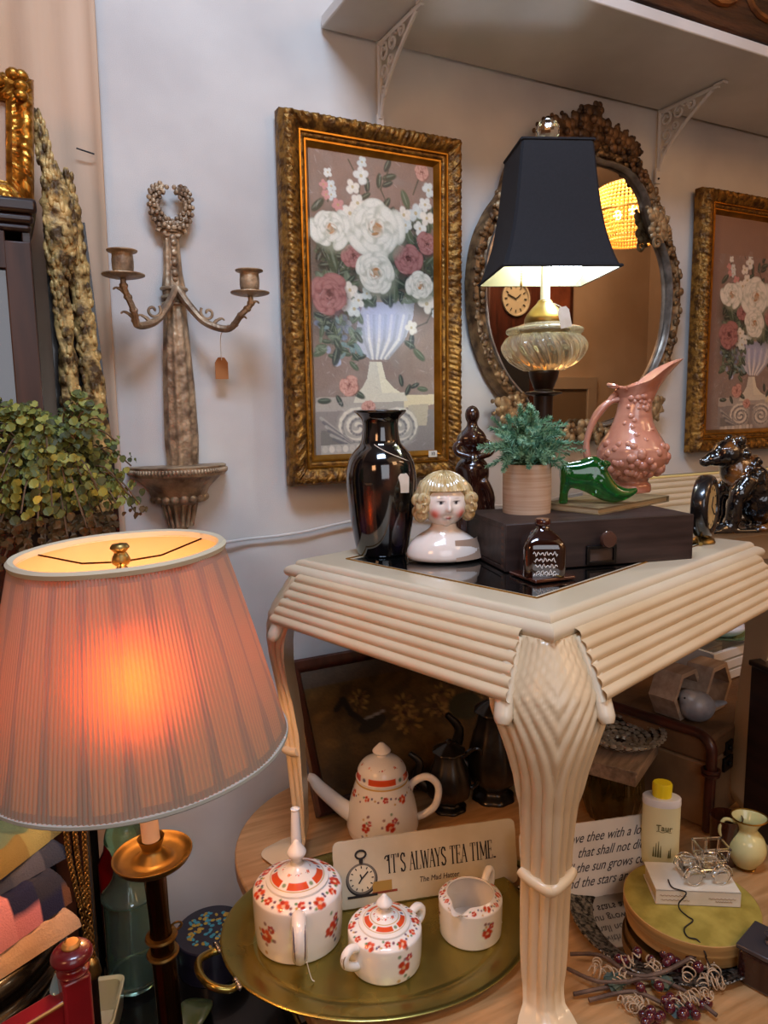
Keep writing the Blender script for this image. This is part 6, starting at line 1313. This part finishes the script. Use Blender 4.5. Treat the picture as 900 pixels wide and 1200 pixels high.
b = MB(); b.lathe([(0, .002)]+prof([(.04, 0), (.05, .004), (.08, .016), (.086, .022), (.082, .021), (.05, .009)], 4)+[(0, .006)], 48, rf=lambda th, z, r: r*(1+.02*math.sin(9*th))); o = b.build('green_dish', mat('green_leaf_glaze', '5f8a6a', .25, col2='8a9a6a', scale=20, coat=.5), None, (p2[0], p2[1], zz2+.0005)); tag(o, 'green leaf-shaped dish on the white crate under the cream table', 'dish')
b = MB(); b.lathe([(0, 0)]+prof([(.03, 0), (.05, .012), (.056, .026), (.04, .038), (.02, .042)], 4)+[(0, .042)], 36); o = b.build('white_bowl', mat('white_glaze', 'c9c9cc', .3, coat=.4), None, (p2[0], p2[1], zz2+.0095)); tag(o, 'rounded white lidded bowl sitting in the green dish', 'bowl')
# amber vase, wooden block, silver shell dish
p, r = base(716, 975, ZF, 70); hv = .125; b = MB(); b.lathe([(0, 0)]+prof([(r*.7, 0), (r*.8, .01), (r, hv*.5), (r*.92, hv)], 5)+[(r*.82, hv), (r*.85, hv*.5), (r*.6, .015), (0, .012)], 72, rf=lambda th, z, q: q*(1+.03*math.sin(18*th))); o = b.build('amber_vase', mat('amber_glass', '6b5320', .08, trans=.6, coat=.5, col2='3f2f12', scale=30), None, (p.x, p.y, ZF)); tag(o, 'ribbed amber glass vase behind the script sign', 'vase')
WBK = thing('wooden_block', 'flat brown wooden box resting on the amber vase', 'box', (p.x+.015, p.y+.0, ZF+hv+.0006), R(28)); b = MB(); b.box((0, 0, .014), (.20, .13, .028)); b.build('body', mat('brown_block', '9a8068', .7, col2='75604c', scale=14, st=(1, 6, 6), bump=.3), WBK, bevel=.002); b = MB(); b.box((0, 0, .031), (.206, .136, .006)); b.build('lid', mat('brown_block'), WBK, bevel=.001)
SDH = thing('shell_dish', 'silver scalloped dish of overlapping scales on the brown wooden box', 'dish', (p.x+.03, p.y+.012, ZF+hv+.0352), rot=(R(4), 0, R(-20))); b = MB()
b.lathe([(0, .0)]+prof([(.03, 0), (.06, .008), (.085, .026), (.09, .032)], 4), 64, rf=lambda th, z, q: q*(1+.03*math.sin(16*th)))
b.build('bowl', SILVER, SDH, solid=.002); b = MB(); rg = random.Random(6)
for j in range(6):
    rr = .020+.0135*j; n = 9+6*j
    for k in range(n):
        t_ = 2*PI*(k+.5*(j % 2))/n; zq = float(np.interp(rr, [0, .03, .06, .085, .1], [.002, .002, .010, .028, .036])); b.ball((rr*math.cos(t_), rr*math.sin(t_), zq+.001), (.0075, .0075, .0035), 8, 5)
b.build('scales', mat('bright_silver', 'e2dccf', .28, .75, col2='a89c8a', scale=60), SDH)
# dark wooden crate end at the right edge
p = AT(931, 1015, ZF); z = AY(890, 826, p.y).z-ZF
t = thing('dark_box', 'tall dark wooden box cut off by the right edge, beside the cream jug', 'box', (p.x+.002, p.y, ZF), R(-12)); b = MB(); b.box((.08, .07, z/2), (.16, .14, z)); b.build('body', DARKW, t, bevel=.003); b = MB(); b.box((.08, .07, z+.006), (.168, .148, .012)); b.build('lid', DARKW, t, bevel=.003)
# dark red glass jar, grapevine
p, r = base(893, 1172, ZF, 52); t = thing('red_glass_jar', 'dark red square glass jar at the bottom right corner', 'jar', (p.x+.012, p.y, ZF), R(15)); b = MB(); b.box((0, 0, .028), (.07, .07, .056)); b.build('body', mat('dark_red_glass', '2a0a0a', .08, trans=.3, coat=.8), t, bevel=.006, seg=3); b = MB(); b.box((0, 0, .0605), (.074, .074, .008)); b.lathe([(0, .0645), (.010, .0645), (.006, .072), (.010, .080), (0, .084)], 20); b.build('lid', mat('grey_lid', '5a5456', .25, .6), t, bevel=.002)
GV = thing('grapevine_garland', 'artificial grapevine with curly tan tendrils and dark red grapes in the front right corner', 'garland', (AT(760, 1170, ZF).x, AT(760, 1170, ZF).y, ZF))
g = Vector(GV.location); LO = lambda px, py, z: AT(px, py, ZF+z)-g
b = MB()
for path in ([(668, 1118, .012), (705, 1120, .018), (740, 1142, .020), (775, 1140, .022), (820, 1118, .026), (862, 1108, .028)], [(672, 1165, .008), (720, 1155, .014), (760, 1146, .018), (800, 1160, .014), (840, 1190, .010)], [(665, 1135, .010), (700, 1150, .016), (735, 1150, .020)], [(690, 1172, .008), (740, 1162, .012), (775, 1175, .012)]):
    b.tube(crom([LO(*q) for q in path], 6), .0032, 6)
b.build('stems', mat('vine_brown', '6d5646', .8, col2='4d3a2e', scale=30), GV); b = MB(); rg = random.Random(9)
for k in range(46):
    px, py = rg.choice([(700, 1125), (722, 1135), (740, 1125), (715, 1145), (760, 1130), (830, 1140), (838, 1150), (820, 1130), (770, 1165), (790, 1180), (810, 1170), (735, 1170), (755, 1180), (830, 1160)]); c_ = LO(px+rg.uniform(-14, 14), py+rg.uniform(-10, 10), .008+.012*rg.random()); rr = rg.uniform(.006, .012); u = Vector((rg.uniform(-1, 1), rg.uniform(-1, 1), rg.uniform(-.3, .5))).normalized(); v = u.orthogonal().normalized(); w_ = u.cross(v); tn_ = rg.uniform(1.5, 3.2)
    pts = [c_+u*(.022*q/30)+v*rr*(1-.5*q/30)*math.cos(tn_*2*PI*q/30)+w_*rr*(1-.5*q/30)*math.sin(tn_*2*PI*q/30) for q in range(31)]
    pts = [Vector((q.x, q.y, max(q.z, .0018))) for q in pts]; b.tube(pts, .0011, 5)
b.build('tendrils', mat('tan_tendril', 'b39a7c', .8), GV)
GR = mat('dark_grape', '3a0f1a', .15, coat=.8, col2='5a1a26', scale=40)
for px, py, n in ((760, 1190, 7), (795, 1178, 8), (815, 1183, 6), (732, 1118, 4), (771, 1125, 4), (803, 1125, 5), (760, 1155, 4)):
    for k in range(n):
        c_ = LO(px+rg.uniform(-16, 16), py+rg.uniform(-9, 9), .009+.010*(k % 2)); rr = rg.uniform(.0065, .0085); b = MB(); b.ball((0, 0, 0), rr, 14, 10); b.build('grape', GR, GV, tuple(c_))
b = MB()
for k in range(9):
    c_ = LO(*rg.choice([(838, 1125), (775, 1150), (800, 1185), (720, 1150), (850, 1115)]), .016); a = rg.uniform(0, 6.28); l = .024
    pts = []
    for q in range(14):
        t_ = 2*PI*q/14; rr = l*(.55+.25*abs(math.cos(2.5*t_))); pts.append(c_+Vector((rr*math.cos(t_+a), rr*.9*math.sin(t_+a), .004*math.cos(3*t_))))
    b.add([tuple(q) for q in pts], [tuple(range(14))])
b.build('leaves', mat('dark_vine_leaf', '26352a', .5, col2='3f4a38', scale=40), GV, smooth=0)
# ------------------------------------------------------------------ lower left: black table, chair, stool, quilts, decanter
t = thing('low_table', 'low black lacquered table behind the big lamp, under the green glass jar', 'table', (.24, 1.2, 0))
LP = [(.036, .89), (.42, .89), (.42, 1.52), (.10, 1.52), (.10, 1.37), (.036, 1.37)]; LP = [(x-.24, y-1.2) for x, y in LP]
b = MB(); b.prism(LP, LB-.03, LB-.0005); b.build('tabletop', BLACK, t, bevel=.004); b = MB(); b.prism([(x*.96, y*.97) for x, y in LP], LB-.09, LB-.03); b.build('apron', BLACK, t)
for x, y in ((-.17, -.28), (.15, -.28), (-.11, .28), (.15, .28)): b = MB(); b.box((x, y, (LB-.09)/2), (.045, .045, LB-.09), tp=(1.2, 1.2)); b.build('leg', BLACK, t)
zr = AY(200, 1106, 1.505).z
b = MB(); b.tube([(-.13, .305, zr), (.165, .305, zr+.012)], .004, 8); b.tube([(.165, .305, zr+.012), (.165, -.29, zr+.012)], .004, 8)
for x, y in ((-.13, .305), (.165, .305), (.165, -.29)): b.tube([(x, y, LB-.001), (x, y, zr+.012)], .004, 8); b.ball((x, y, zr+.014), .007, 10, 8)
q = AY(212, 1102, 1.505).x-.24; b.tube([(q, .305, LB-.001), (q, .305, zr+.02)], .007, 8); b.lathe([(.0, zr-.006), (.010, zr-.006), (.010, zr+.022), (0, zr+.022)], 12, (q, .305, 0)); b.build('brass_rail', BRASS, t)
def bs(px, py, z, wpx): return base(px, py, z, wpx)
GGL = mat('sea_green_glass', 'cfe8d8', .04, trans=.95, ior=1.35)
p, r = bs(160, 1170, LB, 58); Y0 = p.y; zz_ = lambda y: AY(158, y, Y0).z-LB
zt1, zt2, zt3 = zz_(1038), zz_(1005), zz_(955)
DC = thing('glass_decanter', 'tall green tinted glass jar with a ball stopper, left of the brass lamp stem', 'jar', (p.x, p.y, LB+.0005))
b = MB(); pj = [(0, .0), (r*.85, 0)]+prof([(r*.95, .004), (r, .02), (r*1.0, zt1*.6), (r*1.0, zt1*.9), (r*1.06, zt1*.93), (r*1.06, zt1*.96), (r*.95, zt1*.99), (r*.62, zt1+(zt2-zt1)*.4), (r*.48, zt2)], 5); b.lathe(pj+[(max(0, q-.003), z) for q, z in pj[::-1] if z > .012]+[(0, .014)], 48); b.build('body', GGL, DC)
b = MB(); b.lathe([(0, zt2-.01), (r*.30, zt2-.01)]+prof([(r*.34, zt2+.002), (r*.5, zt2+.006), (r*.62, zt2+(zt3-zt2)*.3), (r*.78, zt2+(zt3-zt2)*.5), (r*.8, zt2+(zt3-zt2)*.56), (r*.66, zt2+(zt3-zt2)*.82), (r*.2, zt3)], 4)+[(0, zt3+.001)], 40); b.build('stopper', mat('green_stopper_glass', '9fd0a8', .05, trans=.9, ior=1.4), DC)
q = AY(138, 1090, Y0+.09); b = MB(); b.at((q.x, q.y, LB+.001)); b.lathe([(0, 0), (.028, 0), (.03, .1), (.03, .22), (.018, .245), (.01, .29), (0, .29)], 28); o = b.build('red_bottle', mat('red_glass_bottle', '8a0f14', .12, coat=.6), smooth=40); tag(o, 'red glass bottle behind the green glass jar', 'bottle')
p, r = bs(252, 1158, LB, 84); TN = thing('round_tin', 'round navy tin with gold and turquoise pattern on its lid, below the tray handle', 'tin', (p.x, p.y, LB+.0005)); zt_n = .075
NAV = mat('navy_tin', '1c1b2a', .35, coat=.4); b = MB(); b.lathe([(0, 0), (r*.97, 0), (r*.97, zt_n*.7), (0, zt_n*.7)], 48); b.build('body', NAV, TN); b = MB(); b.lathe([(r, zt_n*.55), (r, zt_n*.97), (r*.97, zt_n), (0, zt_n)], 48); ld = b.build('lid', NAV, TN)
b = MB(); rg = random.Random(14)
for k in range(90): a0 = rg.uniform(0, 6.28); q = r*.72*math.sqrt(rg.random()); b.ball((q*math.cos(a0), q*math.sin(a0), zt_n+.0006), (rg.uniform(.003, .006), rg.uniform(.003, .006), .0012), 7, 4, mi=k % 2)
b.build('enamel_pattern', [mat('gold_enamel', 'b99a3f', .4, .4), mat('turquoise_enamel', '3f8a96', .4)], ld)
p = AT(228, 1205, LB); b = MB(); rs = []
for k in range(13): s_ = k/12; rs.append([(.11*s_-.05, (.030*math.sin(PI*s_)**.8+.0012)*v_, .02+.03*math.sin(PI*s_)+.006*abs(v_)) for v_ in (-1, -.5, 0, .5, 1)])
b.rings(rs, False, False); o = b.build('green_leaf_dish', mat('olive_leaf_glaze', '4d5a38', .3, coat=.4), None, (p.x, p.y, LB-.018), rot=(0, 0, .9), solid=.004); tag(o, 'olive green leaf-shaped dish at the bottom edge, below the tray handle', 'dish')
p = AT(118, 1196, LB+.05); t = thing('ceramic_planter', 'cream rectangular ceramic planter with yellow sides, behind the red chair post', 'planter', (p.x-.012, p.y+.02, LB+.0005), R(-18)); b = MB(); w_, d_, hh2 = .10, .13, .075
b.rings([rrect(-w_/2*q, w_/2*q, -d_/2*q, d_/2*q, .016*q, 5) and [(x, y, z) for x, y in rrect(-w_/2*q, w_/2*q, -d_/2*q, d_/2*q, .016*q, 5)] for q, z in ((.8, 0), (.9, .02), (.98, hh2*.9), (1, hh2), (.95, hh2+.002), (.86, hh2-.002), (.78, .012))]); b.build('body', mat('cream_planter', 'd8cbb0', .3, col2='c7b86a', scale=6, coat=.5), t)
# cane topped stool with quilts
ZQ = .80; a = AT(76, 1003, ZQ); c_ = AT(0, 1128, ZQ); cx = -.142; cyy = 1.225
STL = thing('cane_stool', 'round black lacquered stool with woven cane seat, under the quilts at the left edge', 'stool', (cx, cyy-.03, 0)); rs_ = .165
b = MB(); b.lathe(prof([(rs_-.03, ZQ-.002), (rs_-.012, ZQ+.003), (rs_, ZQ-.006), (rs_+.004, ZQ-.02), (rs_-.004, ZQ-.04), (rs_+.006, ZQ-.055), (rs_-.01, ZQ-.085), (rs_-.03, ZQ-.09)], 5), 64); b.build('seat_frame', BLACK, STL)
CN = bpy.data.materials.new('woven_cane'); CN.use_nodes = True; N = CN.node_tree.nodes; L = CN.node_tree.links; ck = N.new('ShaderNodeTexChecker'); ck.inputs['Scale'].default_value = 110; tc = N.new('ShaderNodeTexCoord'); L.new(tc.outputs['Object'], ck.inputs[0]); ck.inputs[1].default_value = (*lin('7d4f24'), 1); ck.inputs[2].default_value = (*lin('3a1f0c'), 1); L.new(ck.outputs[0], N['Principled BSDF'].inputs['Base Color']); N['Principled BSDF'].inputs['Roughness'].default_value = .5
b = MB(); b.lathe([(0, ZQ-.004), (rs_-.028, ZQ-.003), (rs_-.028, ZQ-.012), (0, ZQ-.012)], 48); b.build('cane_seat', CN, STL)
for k in range(4): a0 = PI/4+PI/2*k; b = MB(); b.tube(crom([((rs_-.03)*math.cos(a0), (rs_-.03)*math.sin(a0), ZQ-.088), ((rs_-.01)*math.cos(a0), (rs_-.01)*math.sin(a0), .5), ((rs_-.035)*math.cos(a0), (rs_-.035)*math.sin(a0), .2), ((rs_-.0)*math.cos(a0), (rs_)*math.sin(a0), .004)], 6), .018, 10); b.build('leg', BLACK, STL)
q0 = AT(40, 1060, ZQ); sx0, sy0 = q0.x, q0.y
def quilt(name, label, ctr, w, d, z0, th, rz, pal, cell, seed, m=None):
    rg = random.Random(seed); b = MB(); nx, ny = 66, 50; cols_ = {}
    def f(u, v):
        x, y = (u-.5)*w, (v-.5)*d; e = min(u, 1-u, v, 1-v); roll = min(1, e/.10)**.5
        return (x, y, th*roll+.004*noise.noise((x*30+seed, y*30, 1))*roll+.0025*math.sin(u*PI*9+v*4)*roll)
    b.grid(nx, ny, f); n0 = len(b.v); b.grid(nx, ny, lambda u, v: ((u-.5)*w, (v-.5)*d, 0.0))
    o = b.build(name, m or mat('quilt_cloth', rough=.95, attr=True, bump=.3, bscale=400), None, (ctr[0], ctr[1], z0), rot=(0, 0, rz), smooth=180)
    def fn(P):
        c = np.zeros((len(P), 3))
        for i, (x, y, z) in enumerate(P):
            k = (int(math.floor(x/cell)), int(math.floor(y/cell)))
            if k not in cols_: cols_[k] = np.array(lin(rg.choice(pal)))
            c[i] = cols_[k]
        return c
    if not m: paint(o, fn)
    return tag(o, label, 'quilt')
pb_ = AT(60, 1085, ZQ); pt_ = (-.062, 1.175)
quilt('folded_cloth', 'plain beige folded cloth at the bottom of the quilt pile on the cane stool', (pt_[0]+.0, pt_[1]-.03), .17, .15, ZQ+.004, .030, .5, None, 1, 4, mat('beige_cloth', 'c9ab8c', .95, col2='b59474', scale=12, bump=.3, bscale=300))
quilt('patchwork_quilt', 'folded patchwork quilt with pink, navy and brown squares on the cane stool', (pt_[0]-.025, pt_[1]-.02), .19, .17, ZQ+.035, .058, .62, ['d08a90', 'd08a90', '1d2140', '3a3f4f', '6a4630', 'c97f86', '2a2c38', 'd08f94'], .040, 2)
quilt('dark_quilt', 'folded grey and navy quilt in the middle of the pile on the stool', (pt_[0]-.015, pt_[1]+.02), .19, .16, ZQ+.094, .026, .5, ['2e3340', '3c4150', '23283a', '4a4c56'], .05, 7)
quilt('green_quilt', 'folded olive green and red quilt on top of the pile on the cane stool', (pt_[0]-.01, pt_[1]+.03), .19, .16, ZQ+.121, .030, .8, ['7d7a4a', '6a7a5a', '8a8450', '6d1f24', '7a6a3a', '566a50'], .06, 9)
# gold chains
for i, (x0, x1, nm) in enumerate(((74, 100, 'gold chain hanging below the lamp shade, leftmost of the three'), (85, 106, 'gold chain hanging below the lamp shade, middle of the three'), (97, 109, 'gold chain hanging below the lamp shade, rightmost of the three'))):
    yc = 1.165; p0 = AY(x0-1, 925, yc); p1 = AY(x0+(x1-x0)*.25, 1000, yc); p2 = AY(x1-3, 1075, yc); p3 = AY([104, 108, 110][i], 1122, yc)
    pts = crom([p0+Vector((0, .03, .05)), p0, p1, p2, p3], 26); b = MB(); acc = 0; last = pts[0]; k = 0
    for j, q in enumerate(pts):
        acc += (q-last).length; last = q
        if acc > .0042: acc = 0; k += 1; b.at(tuple(q), rz=k*PI/2+.5, ry=.25); b.tube([(.0036*math.cos(t_), 0, .0046*math.sin(t_)) for t_ in [2*PI*m/10 for m in range(10)]], .0014, 5, True)
    b.M = Matrix.Identity(4); o = b.build('gold_chain', mat('chain_gold', 'b08a4a', .35, .85, col2='7d5a28', scale=80), smooth=60); tag(o, nm, 'chain', 'gold chains below the lamp shade')
e = AY(108, 1136, 1.165); b = MB(); b.lathe([(0, 0)]+prof([(.009, 0), (.014, .004), (.012, .02), (.010, .028), (.004, .034)], 4)+[(0, .034)], 20); o = b.build('brass_bell', BRASS, None, (e.x, e.y, e.z-.012)); tag(o, 'small brass bell end hanging at the bottom of the gold chains', 'ornament')
# red chair: post with finial, curved back rail, seat and legs
p = AY(88, 1165, .75); q = AT(14, 1200, p.z-.0); dv = Vector((q.x-p.x, q.y-p.y, 0)).normalized(); ang = math.atan2(dv.y, dv.x)
RC = thing('red_chair', 'red painted wooden chair with ball finial and gold trim, in the bottom left corner', 'chair', (p.x, p.y, 0), ang)
REDP = mat('red_paint', '7d0f16', .3, col2='5a0a10', scale=8, coat=.5); zf = AY(85, 1106, .75).z; zb3 = AY(88, 1138, .75).z; wch = .40
for i, x in enumerate((0, wch)):
    b = MB(); b.box((x, 0, zb3/2), (.034, .034, zb3), tp=(.82, .82)); b.build('back_post', REDP, RC, bevel=.003)
    b = MB(); hf = zf-zb3; b.lathe(prof([(.013, zb3-.001), (.016, zb3+hf*.10), (.011, zb3+hf*.22), (.012, zb3+hf*.34), (.019, zb3+hf*.50), (.0205, zb3+hf*.64), (.017, zb3+hf*.84), (.008, zb3+hf*.95)], 4)+[(0, zf-.001)], 28, (x, 0, 0)); f_ = b.build('finial', REDP, RC)
    b = MB(); b.lathe(prof([(.009, zf-hf*.06), (.0095, zf-hf*.0), (.007, zf+.003)], 3)+[(0, zf+.0035)], 20, (x, 0, 0)); b.build('gilt_cap', mat('worn_gilt', 'b0793a', .4, .5), f_)
b = MB(); zr2 = zb3-.012; pts = [(x_, -.012*math.sin(PI*x_/wch), zr2-.05-.030*math.sin(PI*x_/wch)) for x_ in [wch*k/16 for k in range(17)]]
rs = [[(x_, y_-.011, z_-.045), (x_, y_+.011, z_-.045), (x_, y_+.011, z_+.045), (x_, y_-.011, z_+.045)] for x_, y_, z_ in pts]; b.rings(rs); rl = b.build('back_rail', REDP, RC, bevel=.002)
b = MB(); b.tube([(x_, y_+sg*.0115, z_+.044) for x_, y_, z_ in pts for sg in (1,)], .0018, 6); b.build('gilt_line', mat('worn_gilt'), rl)
b = MB(); b.box((wch/2, 0, .62), (wch-.03, .018, .07)); b.build('back_rail', REDP, RC, bevel=.003)
b = MB(); b.box((wch/2, -.16, .45), (wch+.02, .34, .03)); b.build('seat', REDP, RC, bevel=.008)
for x in (.01, wch-.01): b = MB(); b.box((x, -.30, .2175), (.034, .034, .435)); b.build('leg', REDP, RC, bevel=.003)
q = AY(67, 1150, .76); t = thing('glass_drop', 'pale blue glass teardrop ornament hanging beside the red chair finial', 'ornament', (q.x, q.y, q.z)); b = MB(); b.lathe([(0, -.018)]+prof([(.006, -.016), (.008, -.008), (.005, .002), (.002, .009)], 4)+[(0, .010)], 20); b.build('drop', mat('pale_blue_glass', '9fc4cc', .08, trans=.5, coat=.6), t)
b = MB(); b.tube([(0, 0, .01), (.003, -.004, .03), (.012, -.01, .052)], .001, 5); b.ball((.002, -.003, .022), (.003, .003, .006), 8, 6); b.build('hook', SILVER, t)
# ------------------------------------------------------------------ the room that the mirror shows
MYR = YW-.016
def MR(px, py, yv): p = AY(px, py, yv); return Vector((p.x, 2*MYR-p.y, p.z))
c0 = MR(738, 250, 3.75); CH = thing('beaded_chandelier', 'round chandelier of glowing amber crystal strands, seen in the mirror', 'chandelier', tuple(c0)); b = MB()
for z, r_ in ((.16, .20), (.0, .24), (-.16, .17)): b.tube([(r_*math.cos(t_), r_*math.sin(t_), z) for t_ in [2*PI*k/40 for k in range(40)]], .008, 6, True)
b.tube([(0, 0, .16), (0, 0, 3.298-c0.z)], .008, 8)
for k in range(4): a0 = PI/2*k; b.tube([(.2*math.cos(a0), .2*math.sin(a0), .16), (0, 0, .20)], .005, 6)
b.build('frame', BRASS, CH); b = MB()
for k in range(56):
    a0 = 2*PI*k/56
    for j in range(15): z = .15-.024*j; r_ = .20+.04*math.sin(PI*min(1, j/13)); r_ = .245 if False else float(np.interp(z, [-.2, -.16, 0, .16], [.16, .17, .24, .20])); b.ball((r_*math.cos(a0), r_*math.sin(a0), z), (.011, .011, .011), 6, 4)
b.build('crystal_strands', mat('amber_crystal', 'e0b060', .15, emit='ff9a30', es=1.6, coat=.5), CH, smooth=0); b = MB()
for k in range(3): b.ball((.08*math.cos(2.1*k), .08*math.sin(2.1*k), 0), .03, 12, 8)
b.build('bulbs', mat('warm_bulb', 'ffe0b0', .5, emit='ffc070', es=22), CH)
c1 = MR(596, 352, 4.35); t = thing('wall_clock', 'dark wooden long-case clock with round dial, seen in the mirror', 'clock', (c1.x, c1.y, c1.z-1.0)); b = MB(); b.box((0, 0, .5), (.46, .16, 1.4)); b.box((0, 0, 1.22), (.52, .2, .06)); b.build('case', MAHOG, t, bevel=.01)
b = MB(); b.at((0, .082, 1.0), rx=-PI/2); b.lathe([(0, 0), (.105, 0), (.11, .012), (.12, .012), (.12, 0)], 40); d = b.build('dial', mat('aged_dial', 'a89a80', .5), t)
b = MB()
for k in range(12): a0 = 2*PI*k/12; b.tube([(.075*math.sin(a0), .086, 1+.075*math.cos(a0)), (.095*math.sin(a0), .086, 1+.095*math.cos(a0))], .004, 5)
for a0, l in ((.9, .05), (-1.2, .075)): b.tube([(0, .088, 1), (l*math.sin(a0), .088, 1+l*math.cos(a0))], .004, 5)
b.build('numerals', INK, d); b = MB(); b.box((0, .082, .35), (.26, .006, .6)); b.build('pane', mat('dim_glass'), t, smooth=0)
c2 = MR(665, 360, 4.5); t = thing('framed_print', 'reddish brown framed print hanging on the far wall, seen in the mirror', 'picture', (c2.x, -1.495, c2.z)); b = MB(); b.box((0, .015, 0), (.36, .03, .46)); b.build('frame', MAHOG, t, bevel=.006); b = MB(); b.box((0, .032, 0), (.28, .004, .38)); b.build('print', mat('rust_print', '8a4a30', .5, col2='5a2a1c', scale=6), t, smooth=0)
c3 = MR(674, 478, 4.5); b = MB(); z1_ = c3.z+.16; b.box((-.30, .02, z1_/2), (.10, .04, z1_)); b.box((.30, .02, z1_/2), (.10, .04, z1_)); b.box((0, .02, z1_+.04), (.70, .04, .10)); o = b.build('door_1', mat('door_trim', 'a8927c', .6), None, (c3.x, -1.499, 0), bevel=.004); struct(o, 'pale door frame on the far wall, seen in the mirror')
b = MB(); b.box((0, .012, z1_/2), (.50, .02, z1_)); b.box((0, .024, z1_-.18), (.36, .01, .26)); o2 = b.build('door_panel', mat('door_brown', '7a634c', .6), o, smooth=0)
# ------------------------------------------------------------------ light
def area(n, loc, tgt, size, en, col, sy=None):
    l = bpy.data.lights.new(n, 'AREA'); l.energy = en; l.color = lin(col); l.size = size
    if sy: l.shape = 'RECTANGLE'; l.size_y = sy
    o = bpy.data.objects.new(n, l); COL.objects.link(o); o.location = loc
    o.rotation_euler = (Vector(tgt)-Vector(loc)).to_track_quat('-Z', 'Y').to_euler(); return o
def point(n, loc, en, col, r=.03):
    l = bpy.data.lights.new(n, 'POINT'); l.energy = en; l.color = lin(col); l.shadow_soft_size = r
    o = bpy.data.objects.new(n, l); COL.objects.link(o); o.location = loc; return o
area('ceiling_light', (.2, .3, 3.2), (.5, 1.2, 1.4), .8, 34, 'c6deff', .35)
area('room_light', (1.8, -1.2, 3.1), (1.2, 1.0, 1.3), .8, 13, 'ffc48a', .8)
area('left_warm_light', (-1.2, -.2, 2.3), (.0, 1.5, 1.7), .5, 8, 'ffb880')
area('ceiling_fill', (1.6, -.1, 3.25), (1.3, .6, 0), 2.2, 5, 'ffd2a0', 1.6)  # added unseen fill, lifts the dark of the closed room
area('front_fill', (.1, -1.1, 2.1), (.6, 1.0, .9), 1.1, 9, 'f2f5ff')
area('far_wall_fill', (3.2, -.5, 3.1), (3.2, -1.5, 1.8), 1.2, 45, 'ffdcb4', .5)  # added unseen wash, brightens the wall that the mirror reflects
w = bpy.data.worlds.new('world'); sc.world = w; w.use_nodes = True
w.node_tree.nodes['Background'].inputs[0].default_value = (*lin('ffe0c0'), 1); w.node_tree.nodes['Background'].inputs[1].default_value = .25
sc.view_settings.view_transform = 'Standard'; sc.view_settings.look = 'None'; sc.view_settings.exposure = .1
